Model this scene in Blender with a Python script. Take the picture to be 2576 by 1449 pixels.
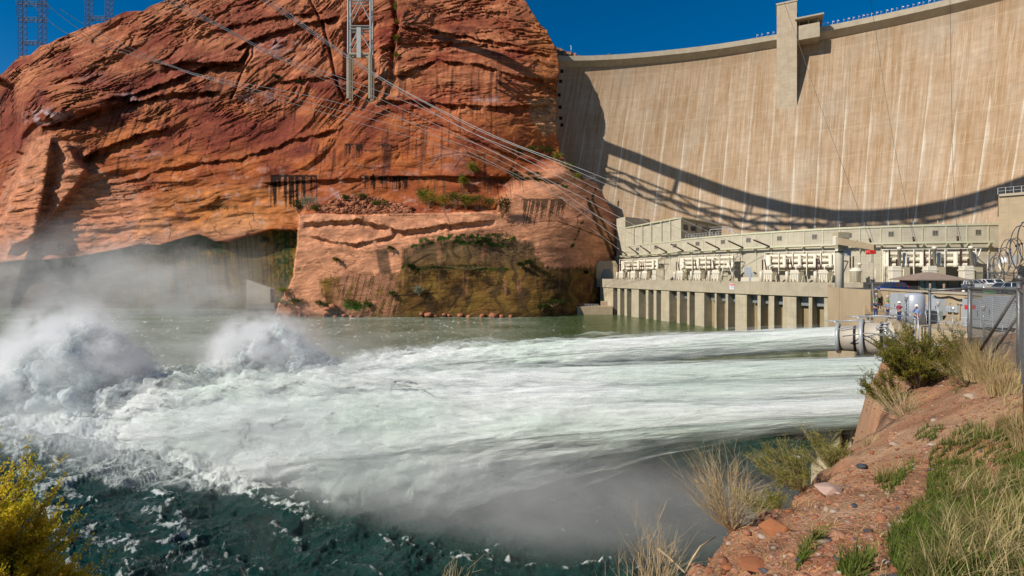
import bpy, math, random
import numpy as np
from mathutils import Vector, Matrix, noise as mnoise
R = math.radians
sc = bpy.context.scene
for o in list(bpy.data.objects): bpy.data.objects.remove(o)

# ------------------------------------------------------------------ camera, sky, sun
F, ZC, VH = 1288.0, 24.0, 688.0            # survey constants: focal in survey pixels, eye height above the river, horizon row
cam_d = bpy.data.cameras.new('camera'); cam = bpy.data.objects.new('camera', cam_d)
sc.collection.objects.link(cam); sc.camera = cam
cam.location = (0, 0, ZC); cam.rotation_euler = (R(90), 0, 0)
cam_d.sensor_width = 36; cam_d.lens = 18.0
cam_d.shift_y = -36.5/2576; cam_d.clip_start = .1; cam_d.clip_end = 6000

SUN_EL, SUN_AZ = 36.0, 62.0                # light travels towards +X/+Y: azimuth measured from +Y towards +X
LD = Vector((math.sin(R(SUN_AZ))*math.cos(R(SUN_EL)), math.cos(R(SUN_AZ))*math.cos(R(SUN_EL)), -math.sin(R(SUN_EL))))
w = bpy.data.worlds.new("World"); sc.world = w; w.use_nodes = True
nt = w.node_tree; nt.nodes.clear()
sky = nt.nodes.new('ShaderNodeTexSky'); sky.sky_type = 'NISHITA'; sky.sun_disc = False
sky.sun_elevation = R(SUN_EL); sky.sun_rotation = R(180+SUN_AZ); sky.altitude = 1000; sky.air_density = 1.0; sky.dust_density = 0.25; sky.ozone_density = 3.0
hs = nt.nodes.new('ShaderNodeHueSaturation'); hs.inputs['Saturation'].default_value = 1.46; hs.inputs['Value'].default_value = .80
bg = nt.nodes.new('ShaderNodeBackground'); bg.inputs['Strength'].default_value = .085
wo = nt.nodes.new('ShaderNodeOutputWorld')
nt.links.new(sky.outputs[0], hs.inputs['Color']); nt.links.new(hs.outputs[0], bg.inputs[0]); nt.links.new(bg.outputs[0], wo.inputs[0])
sl = bpy.data.lights.new('sun', 'SUN'); sl.energy = 4.3; sl.angle = R(.5); sl.color = (1, .93, .82)
so = bpy.data.objects.new('sun', sl); sc.collection.objects.link(so)
so.rotation_euler = LD.to_track_quat('-Z', 'Y').to_euler(); so.location = (-100, -100, 200)
sc.view_settings.view_transform = 'Standard'; sc.view_settings.look = 'None'
sc.view_settings.exposure = 0.35; sc.view_settings.gamma = 1
cy = sc.cycles
cy.use_denoising = True; cy.max_bounces = 8; cy.diffuse_bounces = 3; cy.glossy_bounces = 2; cy.transmission_bounces = 3
cy.transparent_max_bounces = 12; cy.volume_bounces = 4; cy.volume_step_rate = 2.0; cy.volume_max_steps = 96
cy.sample_clamp_indirect = 6

# ------------------------------------------------------------------ helpers
def P(u, v, D):
    "survey pixel + depth in metres -> world point"
    return Vector(((u-1288)/F*D, D, ZC-(v-VH)/F*D))
def PX(u, D, z): return Vector(((u-1288)/F*D, D, z))
def tag(o, label=None, cat=None, group=None, kind=None):
    if label: o['label'] = label
    if cat: o['category'] = cat
    if group: o['group'] = group
    if kind: o['kind'] = kind
    return o
def empty(name, loc=(0, 0, 0), rz=0, **k):
    o = bpy.data.objects.new(name, None); sc.collection.objects.link(o)
    o.location = loc; o.rotation_euler = (0, 0, rz); o.empty_display_size = .5
    return tag(o, **k)
def link(name, me, mat=None, parent=None, loc=None, rz=0, **k):
    o = bpy.data.objects.new(name, me); sc.collection.objects.link(o)
    if mat is not None and not me.materials: me.materials.append(mat)
    if parent is not None: o.parent = parent
    if loc is not None: o.location = loc
    if rz: o.rotation_euler = (0, 0, rz)
    return tag(o, **k)
def copy_tree(o, parent=None, loc=None, rz=None, scale=None, **k):
    c = o.copy(); sc.collection.objects.link(c)
    if parent is not None: c.parent = parent
    if loc is not None: c.location = loc
    if rz is not None: c.rotation_euler = (0, 0, rz)
    if scale is not None: c.scale = (scale,)*3 if isinstance(scale, (int, float)) else scale
    tag(c, **k)
    for ch in list(o.children): copy_tree(ch, c)
    return c
def npmesh(name, V, Fc, smooth=False, cols=None, uv=None, attrs=None):
    "fast mesh from arrays; Fc (n,k) ints"
    me = bpy.data.meshes.new(name); V = np.asarray(V, np.float32); Fc = np.asarray(Fc, np.int32)
    n, k = Fc.shape
    me.vertices.add(len(V)); me.vertices.foreach_set('co', V.ravel())
    me.loops.add(n*k); me.loops.foreach_set('vertex_index', Fc.ravel())
    me.polygons.add(n); me.polygons.foreach_set('loop_start', np.arange(0, n*k, k, dtype=np.int32))
    me.polygons.foreach_set('loop_total', np.full(n, k, np.int32))
    me.update(calc_edges=True)
    if smooth: me.polygons.foreach_set('use_smooth', np.ones(n, bool))
    if cols is not None:
        a = me.color_attributes.new('Col', 'FLOAT_COLOR', 'POINT')
        c = np.ones((len(V), 4), np.float32); c[:, :3] = cols; a.data.foreach_set('color', c.ravel())
    if uv is not None:
        l = me.uv_layers.new(name='UVMap'); l.data.foreach_set('uv', np.asarray(uv, np.float32)[Fc.ravel()].ravel())
    for nm, val in (attrs or {}).items():
        a = me.attributes.new(nm, 'FLOAT', 'POINT'); a.data.foreach_set('value', np.asarray(val, np.float32))
    return me
def gridfaces(nr, nc):
    i = np.arange(nr*nc).reshape(nr, nc)
    return np.stack([i[:-1, :-1], i[:-1, 1:], i[1:, 1:], i[1:, :-1]], -1).reshape(-1, 4)

class MB:
    "collects shapes, builds ONE mesh"
    def __init__(s): s.v = []; s.f = []; s.sm = []
    def add(s, vs, fs, smooth=False):
        b = len(s.v); s.v += [tuple(p) for p in vs]; s.f += [tuple(i+b for i in f) for f in fs]; s.sm += [smooth]*len(fs); return s
    def hexa(s, p):                        # 8 points: bottom 4 ccw, top 4 ccw
        return s.add(p, [(3, 2, 1, 0), (4, 5, 6, 7), (0, 1, 5, 4), (1, 2, 6, 5), (2, 3, 7, 6), (3, 0, 4, 7)])
    def box(s, x0, x1, y0, y1, z0, z1):
        return s.hexa([(x0, y0, z0), (x1, y0, z0), (x1, y1, z0), (x0, y1, z0), (x0, y0, z1), (x1, y0, z1), (x1, y1, z1), (x0, y1, z1)])
    def cbox(s, x0, x1, y0, y1, z0, z1, c=.02):   # box with chamfered vertical and top edges
        c = min(c, (x1-x0)*.45, (y1-y0)*.45)
        def ring(e, z): return [(x0+c+e, y0+e, z), (x1-c-e, y0+e, z), (x1-e, y0+c+e, z), (x1-e, y1-c-e, z), (x1-c-e, y1-e, z), (x0+c+e, y1-e, z), (x0+e, y1-c-e, z), (x0+e, y0+c+e, z)]
        vs = ring(0, z0)+ring(0, z1-c)+ring(c*.8, z1)
        fs = [tuple(range(7, -1, -1)), tuple(range(16, 24))]
        for k in (0, 8):
            fs += [(k+i, k+(i+1) % 8, k+8+(i+1) % 8, k+8+i) for i in range(8)]
        return s.add(vs, fs)
    def prism(s, poly, z0, z1):            # polygon (ccw) extruded vertically
        n = len(poly)
        vs = [(x, y, z0) for x, y in poly]+[(x, y, z1) for x, y in poly]
        return s.add(vs, [tuple(range(n-1, -1, -1)), tuple(range(n, 2*n))]+[(i, (i+1) % n, n+(i+1) % n, n+i) for i in range(n)])
    def tube(s, pts, r, n=8, caps=True, r2=None):
        pts = [Vector(p) for p in pts]; m = len(pts); rs = r if isinstance(r, (list, tuple)) else ([r+(r2-r)*i/max(1, m-1) for i in range(m)] if r2 is not None else [r]*m)
        vs = []; up = None
        for i, p in enumerate(pts):
            d = (pts[min(i+1, m-1)]-pts[max(i-1, 0)])
            if d.length < 1e-9: d = Vector((0, 0, 1))
            d.normalize()
            if up is None: up = Vector((0, 0, 1)) if abs(d.z) < .9 else Vector((1, 0, 0))
            a = d.cross(up).normalized(); b = a.cross(d).normalized(); up = b
            for k in range(n):
                t = 2*math.pi*k/n; vs.append(p+(a*math.cos(t)+b*math.sin(t))*rs[i])
        fs = [(i*n+k, i*n+(k+1) % n, (i+1)*n+(k+1) % n, (i+1)*n+k) for i in range(m-1) for k in range(n)]
        s.add(vs, fs, n > 5)
        if caps: s.f += [tuple(len(s.v)-m*n+k for k in range(n-1, -1, -1)), tuple(len(s.v)-n+k for k in range(n))]; s.sm += [False]*2
        return s
    def bar(s, a, b, w, h=None):           # square section bar
        return s.tube([a, b], w*.7071 if h is None else w, 4)
    def lathe(s, prof, c=(0, 0, 0), n=16, caps=True):  # prof: (r,z)
        cx, cy_, cz = c; m = len(prof)
        vs = [(cx+r*math.cos(2*math.pi*k/n), cy_+r*math.sin(2*math.pi*k/n), cz+z) for r, z in prof for k in range(n)]
        fs = [(i*n+k, i*n+(k+1) % n, (i+1)*n+(k+1) % n, (i+1)*n+k) for i in range(m-1) for k in range(n)]
        s.add(vs, fs, True)
        if caps: s.f += [tuple(len(s.v)-m*n+k for k in range(n-1, -1, -1)), tuple(len(s.v)-n+k for k in range(n))]; s.sm += [False]*2
        return s
    def mesh(s, name):
        me = bpy.data.meshes.new(name); me.from_pydata(s.v, [], s.f); me.update()
        me.polygons.foreach_set('use_smooth', s.sm); return me
    def build(s, name, mat, parent=None, loc=None, rz=0, **k):
        return link(name, s.mesh(name), mat, parent, loc, rz, **k)

# ---- numpy noise
def _hash(ix, iy, seed):
    h = (ix*374761393+iy*668265263+seed*974634777) & 0xffffffff
    h = ((h ^ (h >> 13))*1274126177) & 0xffffffff
    return ((h ^ (h >> 16)) & 0xffff)/65535.0
def vnoise(x, y, seed=0):
    x = np.asarray(x, float); y = np.asarray(y, float)
    ix = np.floor(x).astype(np.int64); iy = np.floor(y).astype(np.int64); fx = x-ix; fy = y-iy
    fx = fx*fx*fx*(fx*(fx*6-15)+10); fy = fy*fy*fy*(fy*(fy*6-15)+10)
    def g(a, b, dx, dy):
        t = _hash(a, b, seed)*2*np.pi; return np.cos(t)*dx+np.sin(t)*dy
    gx = x-ix; gy = y-iy
    a = g(ix, iy, gx, gy); b = g(ix+1, iy, gx-1, gy); c = g(ix, iy+1, gx, gy-1); d = g(ix+1, iy+1, gx-1, gy-1)
    return (a*(1-fx)+b*fx)*(1-fy)+(c*(1-fx)+d*fx)*fy      # about -.7 .. .7
def fbm(x, y, o=4, seed=0, gain=.5, lac=2.03):
    s = 0; a = 1.0
    for i in range(o):
        s = s+a*vnoise(x, y, seed+i*17); x = x*lac+3.7; y = y*lac+1.3; a *= gain
    return s
def ridge(x, y, o=4, seed=0, gain=.5):
    s = 0; a = 1.0
    for i in range(o):
        s = s+a*(1-2*np.abs(vnoise(x, y, seed+i*13))); x = x*2.1+5.1; y = y*2.1+2.2; a *= gain
    return s
def sstep(a, b, x):
    t = np.clip((x-a)/(b-a+1e-12), 0, 1); return t*t*(3-2*t)
def inpoly(u, v, poly):
    r = np.zeros(u.shape, bool); n = len(poly)
    for i in range(n):
        x0, y0 = poly[i]; x1, y1 = poly[(i+1) % n]
        if y0 == y1: continue
        c = ((y0 > v) != (y1 > v)) & (u < (x1-x0)*(v-y0)/(y1-y0)+x0); r ^= c
    return r
def dist_pl(u, v, pl, closed=False):
    d = np.full(u.shape, 1e9); n = len(pl)
    for i in range(n if closed else n-1):
        x0, y0 = pl[i]; x1, y1 = pl[(i+1) % n]; dx, dy = x1-x0, y1-y0
        t = np.clip(((u-x0)*dx+(v-y0)*dy)/(dx*dx+dy*dy+1e-9), 0, 1)
        d = np.minimum(d, np.hypot(u-x0-t*dx, v-y0-t*dy))
    return d
def sd_poly(u, v, poly):                    # positive inside
    d = dist_pl(u, v, poly, True); return np.where(inpoly(u, v, poly), d, -d)
def rbf(pts, sx=400.):
    p = np.array(pts, float); X = p[:, :-1]/sx; n = len(X)
    def k(A, B):
        r2 = ((A[:, None, :]-B[None])**2).sum(-1)+1e-12; return .5*r2*np.log(r2)
    K = np.zeros((n+3, n+3)); K[:n, :n] = k(X, X)+np.eye(n)*1e-3; K[:n, n] = 1; K[:n, n+1:] = X; K[n, :n] = 1; K[n+1:, :n] = X.T
    w_ = np.linalg.solve(K, np.concatenate([p[:, -1], np.zeros(3)]))
    def f(u, v):
        Q = np.stack([np.ravel(u), np.ravel(v)], -1)/sx; out = np.empty(len(Q))
        for i in range(0, len(Q), 20000):
            q = Q[i:i+20000]; out[i:i+20000] = k(q, X)@w_[:n]+w_[n]+q@w_[n+1:]
        return out.reshape(np.shape(u))
    return f
def lin(c):                                 # sRGB 0..255 -> linear
    c = np.asarray(c, float)/255; return np.where(c <= .04045, c/12.92, ((c+.055)/1.055)**2.4)

# ------------------------------------------------------------------ materials
class NT:
    def __init__(s, name):
        s.m = bpy.data.materials.new(name); s.m.use_nodes = True; s.t = s.m.node_tree; s.t.nodes.clear()
        s.out = s.n('ShaderNodeOutputMaterial')
    def n(s, typ, inp=None, **props):
        nd = s.t.nodes.new(typ)
        for k, v in props.items(): setattr(nd, k, v)
        for k, v in (inp or {}).items(): s.set(nd.inputs[k], v)
        return nd
    def set(s, sock, v):
        if isinstance(v, bpy.types.NodeSocket): s.t.links.new(v, sock)
        elif isinstance(v, bpy.types.Node): s.t.links.new(v.outputs[0], sock)
        else: sock.default_value = v
    def math(s, op, a, b=None, c=None, clamp=False):
        nd = s.n('ShaderNodeMath', operation=op, use_clamp=clamp); s.set(nd.inputs[0], a)
        if b is not None: s.set(nd.inputs[1], b)
        if c is not None: s.set(nd.inputs[2], c)
        return nd.outputs[0]
    def mix(s, fac, a, b, mode='MIX'):
        nd = s.n('ShaderNodeMix', data_type='RGBA', blend_type=mode)
        s.set(nd.inputs[0], fac); s.set(nd.inputs[6], a if not isinstance(a, tuple) else (*a, 1)[:4]); s.set(nd.inputs[7], b if not isinstance(b, tuple) else (*b, 1)[:4])
        return nd.outputs[2]
    def ramp(s, fac, stops):
        nd = s.n('ShaderNodeValToRGB'); s.set(nd.inputs[0], fac); e = nd.color_ramp.elements
        while len(e) < len(stops): e.new(.5)
        for i, (p, c) in enumerate(stops): e[i].position = p; e[i].color = (*c, 1)[:4] if isinstance(c, tuple) else (c, c, c, 1)
        return nd.outputs[0]
    def coord(s, kind='Object', scale=(1, 1, 1), rot=(0, 0, 0)):
        tc = s.n('ShaderNodeTexCoord'); mp = s.n('ShaderNodeMapping', {'Vector': tc.outputs[kind], 'Scale': scale, 'Rotation': rot}); return mp.outputs[0]
    def noise(s, vec, scale, detail=4, rough=.55, dist=0):
        return s.n('ShaderNodeTexNoise', {'Vector': vec, 'Scale': scale, 'Detail': detail, 'Roughness': rough, 'Distortion': dist}).outputs[0]
    def bsdf(s, col, rough=.7, metal=0, normal=None, spec=.3, **kw):
        i = {'Base Color': col if not isinstance(col, tuple) else (*col, 1)[:4], 'Roughness': rough, 'Metallic': metal, 'Specular IOR Level': spec}
        if normal is not None: i['Normal'] = normal
        i.update(kw)
        b = s.n('ShaderNodeBsdfPrincipled', i); s.t.links.new(b.outputs[0], s.out.inputs[0]); return b
    def bump(s, h, strength=.5, dist=.1):
        return s.n('ShaderNodeBump', {'Height': h, 'Strength': strength, 'Distance': dist}).outputs[0]
def simple(name, col, rough=.6, metal=0, var=.15, scale=3.0, spec=.3, bump=0):
    m = NT(name); g = m.n('ShaderNodeNewGeometry')
    n = m.noise(g.outputs['Position'], scale, 5, .6)
    a = tuple(c*(1-var) for c in col); b = tuple(min(1, c*(1+var)) for c in col)
    c = m.ramp(n, [(.3, a), (.7, b)])
    m.bsdf(c, rough, metal, m.bump(n, bump, .05) if bump else None, spec)
    return m.m
def concrete(name, col, warm=(.36, .27, .16), stain=.35, panel=None, scale=1.0):
    "cast concrete: mottling, vertical run-off streaks, form lines"
    m = NT(name); g = m.n('ShaderNodeNewGeometry').outputs['Position']
    n1 = m.noise(g, .25*scale, 6, .6); n2 = m.noise(g, 3*scale, 5, .6)
    mp = m.n('ShaderNodeMapping', {'Vector': g, 'Scale': (1.3*scale, 1.3*scale, .07*scale)}).outputs[0]
    n3 = m.noise(mp, 1.0, 5, .65)
    c = m.ramp(n1, [(.3, tuple(x*.82 for x in col)), (.7, tuple(min(1, x*1.12) for x in col))])
    c = m.mix(m.math('MULTIPLY', m.ramp(n3, [(.48, 0.), (.72, 1.)]), stain), c, warm)
    c = m.mix(m.math('MULTIPLY', n2, .25), c, tuple(x*.6 for x in col))
    h = m.math('ADD', m.math('MULTIPLY', n2, .5), n3)
    if panel:
        sep = m.n('ShaderNodeSeparateXYZ', {'Vector': g}).outputs
        def line(src, per, w):
            a = m.math('ABSOLUTE', m.math('SUBTRACT', m.math('FRACT', m.math('DIVIDE', src, per)), .5)); return m.math('LESS_THAN', a, w/per)
        ln = m.math('MAXIMUM', line(m.math('ADD', sep[0], m.math('MULTIPLY', sep[1], -.6)), panel[0], panel[2]), line(sep[2], panel[1], panel[2]))
        c = m.mix(m.math('MULTIPLY', ln, .45), c, tuple(x*.45 for x in col))
    m.bsdf(c, .85, 0, m.bump(h, .25, .06), .2)
    return m.m
# ------------------------------------------------------------------ canyon wall (one rock face, real depth)
TOPL = [(-420, 330), (-200, 250), (0, 188), (50, 142), (77, 137), (100, 118), (147, 97), (193, 77), (233, 63), (263, 55), (283, 45), (310, 30), (360, 27), (383, 13), (413, 3), (470, -25), (560, -55), (1400, -55)]
RGT = [(-60, 1288), (0, 1322), (27, 1339), (50, 1355), (73, 1375), (107, 1392), (133, 1404), (160, 1407), (207, 1402), (267, 1400), (300, 1397), (347, 1402), (383, 1409), (417, 1435), (447, 1469), (460, 1500), (490, 1518), (516, 1530), (544, 1552), (580, 1566), (700, 1580), (830, 1580)]
ALC = [(-30, 665), (50, 654), (110, 654), (187, 647), (283, 630), (320, 622), (353, 614), (400, 617), (433, 607), (467, 597), (500, 589), (520, 597), (540, 607), (573, 607), (617, 595), (653, 585), (677, 577), (733, 577), (750, 584), (752, 850), (-30, 850)]
BLK = [(752, 541), (800, 537), (900, 541), (1000, 537), (1100, 536), (1200, 534), (1250, 530), (1256, 500), (1300, 455), (1420, 400), (1700, 430), (1700, 860), (660, 860), (690, 795), (700, 762), (722, 728), (736, 700), (741, 660), (747, 610)]
base_up = rbf([(-400, 300, 420), (-400, 800, 380), (0, 190, 405), (0, 330, 398), (50, 145, 405), (200, 78, 400), (400, 5, 392), (600, -55, 390), (900, -55, 375), (1150, -55, 366), (1290, -55, 362),
    (60, 230, 378), (60, 330, 368), (110, 360, 352), (40, 560, 350), (10, 720, 352), (130, 500, 352), (200, 620, 348), (300, 300, 362), (300, 450, 350), (350, 600, 340), (500, 150, 372), (500, 350, 352), (500, 540, 334),
    (700, 100, 364), (700, 300, 350), (700, 450, 334), (700, 560, 322), (900, 60, 362), (880, 215, 345), (950, 300, 335), (950, 450, 324), (1100, 100, 350), (1100, 280, 328), (1150, 400, 316), (1100, 500, 320),
    (1300, 60, 350), (1300, 200, 330), (1300, 330, 322), (1390, 150, 345), (1395, 300, 334), (1400, 380, 334), (0, 800, 357), (300, 800, 347), (600, 800, 336), (740, 800, 320), (1500, 440, 336), (1450, 600, 320)])
base_lo = rbf([(660, 800, 288), (700, 790, 287), (750, 545, 291), (750, 650, 288), (900, 800, 283), (900, 540, 289), (1000, 700, 284), (1200, 800, 283), (1200, 530, 290), (1250, 620, 288), (1300, 450, 310), (1400, 430, 316),
    (1430, 600, 304), (1430, 800, 293), (1480, 700, 315), (1510, 795, 322), (1500, 560, 320), (1500, 470, 334), (1550, 545, 344), (1560, 700, 342), (1580, 800, 345), (1700, 600, 360)])
def cliff_fields():
    nr, nc = 470, 900
    b = np.linspace(0, 1, nr)[:, None]; a = np.linspace(0, 1, nc)[None, :]
    v0 = -60+b*890
    ur = np.interp(v0, [p[0] for p in RGT], [p[1] for p in RGT])
    u = -420+a*(ur+420)
    vt = np.interp(u, [p[0] for p in TOPL], [p[1] for p in TOPL])
    vt = vt+3.0*fbm(u/28, u*0, 4, 5)*(u < 700)
    v = vt+b*(830-vt)
    u = u+4.0*fbm(v/22, v*0+7, 4, 9)*sstep(.96, 1, a)
    return u, v, nr, nc
def cliff_depth(u, v):
    Dup = base_up(u, v); Dlo = base_lo(u, v)
    sb = sd_poly(u, v, BLK)+2.5*fbm(u/18, v/18, 3, 31)
    wid = 1.2+sstep(1200, 1330, u)*30
    wlo = sstep(-1, 1, sb/wid)
    # rubble bank on top of the bench, rising back to the wall
    top = sstep(-70, 0, sb)*sstep(740, 790, u)*(1-sstep(1200, 1300, u))*(v < 560)
    D = Dup*(1-wlo)+Dlo*wlo
    D = D-(1-wlo)*top*(Dup-300)*sstep(470, 545, v)*.8
    # caves under the overhang
    sa = sd_poly(u, v, ALC)+2*fbm(u/14, v/14, 3, 77)
    dep = np.interp(u, [-30, 60, 200, 400, 520, 620, 760], [2, 4, 6, 7, 8, 10, 12])
    cav = sstep(-.5, 5, sa)*(1-wlo)
    D = D+cav*dep*(.75+.25*sstep(0, 60, sa))
    # left: deep gully behind the first buttress and a second further wall
    g = sd_poly(u, v, [(-420, 150), (0, 195), (36, 215), (48, 300), (42, 380), (60, 385), (52, 420), (20, 470), (-10, 520), (-420, 560)])+3*fbm(u/15, v/15, 3, 4)
    D = D+sstep(-2, 4, g)*28
    # slanting dihedral in the left buttress, narrow ramp with a shadow side
    d1 = (u-np.interp(v, [350, 430, 520, 600, 680, 760], [128, 118, 103, 86, 60, 30]))
    D = D+sstep(0, 2, d1)*np.interp(v, [345, 360, 600, 700], [0, 7, 5, 2])*(1-sstep(10, 60, d1))
    D = D-4*np.exp(-((d1+8)/14)**2)*sstep(350, 380, v)*(1-sstep(650, 740, v))
    # buttress cap (sail shaped slab) at left
    s2 = sd_poly(u, v, [(92, 345), (130, 342), (170, 356), (185, 372), (200, 400), (226, 425), (200, 470), (160, 520), (90, 600), (20, 640), (0, 560), (40, 450), (60, 400)])
    D = D-8*sstep(-3, 14, s2)
    # pointed overhang left
    s3 = sd_poly(u, v, [(48, 385), (60, 350), (88, 320), (150, 300), (250, 282), (330, 262), (300, 230), (180, 210), (90, 215), (52, 250), (44, 300)])
    D = D-7*sstep(-2, 16, s3)
    # long overhang shadows : list of (polyline, step depth, width below, softness)
    def ledge(pl, dep, hgt, amp=4, soft=1.5, seed=1):
        xs = [p[0] for p in pl]; ys = [p[1] for p in pl]
        vv = v-np.interp(u, xs, ys)-amp*1.5*fbm(u/34, u*0+seed, 5, seed, .62)
        m = sstep(xs[0], xs[0]+25, u)*(1-sstep(xs[-1]-25, xs[-1], u))
        return m*dep*(.55+.9*fbm(u/40, u*0+seed+3, 3, seed+50))*(sstep(0, soft, vv)*(1-sstep(hgt*.3, hgt, vv))-.45*sstep(-hgt*.8, 0, vv)*(1-sstep(0, soft, vv)))
    D = D+ledge([(250, 250), (330, 238), (420, 205), (540, 155), (620, 165), (640, 170)], 9, 34, seed=3)
    D = D+ledge([(100, 320), (180, 300), (270, 268), (360, 250), (440, 232), (560, 230)], 8, 30, seed=8)
    D = D+ledge([(400, 165), (470, 155), (560, 158), (600, 150), (640, 105)], 8, 40, seed=5)
    D = D+ledge([(200, 400), (260, 372), (340, 340), (430, 320)], 8, 36, seed=6)
    D = D+ledge([(230, 470), (330, 455), (420, 420), (500, 415)], 3, 20, seed=7)
    D = D+ledge([(580, 130), (640, 95), (760, 60), (860, 40)], 7, 28, seed=9)
    D = D+ledge([(480, 100), (560, 70), (700, 40), (820, 30)], 4, 22, seed=19)
    D = D+ledge([(630, 230), (700, 205), (860, 190), (900, 185)], 4, 20, seed=10)
    D = D+ledge([(640, 460), (760, 455), (1000, 443), (1250, 443), (1420, 452)], 3.4, 26, amp=1.2, seed=11)
    D = D+ledge([(470, 410), (600, 400), (760, 345), (880, 320)], 4, 24, seed=12)
    D = D+ledge([(950, 250), (1040, 255), (1150, 262), (1280, 268), (1390, 262)], 5, 26, seed=13)
    D = D+ledge([(980, 60), (1080, 75), (1200, 95), (1330, 120)], 5, 22, seed=14)
    D = D+ledge([(980, 110), (1120, 105), (1200, 108), (1300, 128), (1390, 135)], 3.5, 20, seed=15)
    D = D+ledge([(1000, 185), (1100, 150), (1200, 160), (1300, 190), (1390, 205)], 4.5, 20, seed=16)
    D = D+ledge([(760, 560), (900, 552), (1020, 580), (1120, 565), (1250, 553)], 4.5, 22, seed=17)
    D = D+ledge([(770, 588), (860, 612), (900, 612), (1000, 590)], 3, 18, seed=18)
    D = D+ledge([(1040, 605), (1130, 592), (1260, 596), (1340, 604)], -1.5, 30, amp=2, seed=20)
    D = D+ledge([(1080, 300), (1180, 345), (1290, 390), (1400, 430)], 2, 14, seed=21)
    # vertical cleft with trees right of the pylon and main crack
    c1 = u-np.interp(v, [-60, 40, 60, 110, 200], [985, 995, 1002, 990, 985]); D = D+5*np.exp(-(c1/6)**2)*(v < 200)-4*sstep(2, 9, c1)*(v < 190)*(1-sstep(20, 90, c1))
    c2 = np.abs(u-np.interp(v, [-20, 20, 60, 130, 200, 260], [770, 790, 812, 830, 845, 870])); D = D+6*np.exp(-(c2/3.5)**2)*sstep(270, 220, v)
    c3 = np.abs(u-np.interp(v, [140, 180, 230, 300], [636, 610, 590, 560])); D = D+3*np.exp(-(c3/2.5)**2)*(v > 100)*(v < 250)
    # pylon niche
    n1 = sd_poly(u, v, [(868, 60), (945, 60), (955, 205), (920, 210), (880, 215), (868, 200)]); D = D+6*sstep(-8, 8, n1)
    # right flank: rounded nose towards the dam, folding back
    return D, wlo, sa, sb, cav
def cells(x, y, seed, jit=.9):
    "jittered cells: nearest id hash, local offset, distance to the border"
    ix = np.floor(x).astype(np.int64); iy = np.floor(y).astype(np.int64); b1 = np.full(x.shape, 9.); b2 = np.full(x.shape, 9.); ox = np.zeros(x.shape); oy = np.zeros(x.shape); hid = np.zeros(x.shape)
    for a in (-1, 0, 1):
        for b in (-1, 0, 1):
            cx = ix+a+.5+jit*(_hash(ix+a, iy+b, seed)-.5); cy_ = iy+b+.5+jit*(_hash(ix+a, iy+b, seed+7)-.5); dx, dy = x-cx, y-cy_; d = dx*dx+dy*dy
            k = d < b1; b2 = np.where(k, b1, np.minimum(b2, d)); ox = np.where(k, dx, ox); oy = np.where(k, dy, oy); hid = np.where(k, _hash(ix+a, iy+b, seed+13), hid); b1 = np.where(k, d, b1)
    return hid, ox, oy, np.sqrt(b2)-np.sqrt(b1)
def facet(x, y, seed, tilt=.8):
    h, ox, oy, e = cells(x, y, seed); return (h-.5)+tilt*(np.modf(h*17.3)[0]-.5)*2*ox+tilt*(np.modf(h*39.1)[0]-.5)*2*oy, e
def crossbed(X, Z):
    "sets of tilted laminae, the tilt changing from set to set"
    wx, wz = X+8*fbm(X/26, Z/26, 3, 161), Z+3.5*fbm(X/30, Z/12, 3, 162)
    h, ox, oy, e = cells(wx/42, (wz-.12*wx)/11, 163); ang = (np.modf(h*23.7)[0]-.35)*.75; zt = wz-ang*X
    return .6*vnoise(zt/1.9, X/60, 164)+.5*vnoise(zt/.85, X/40, 165), e
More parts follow.
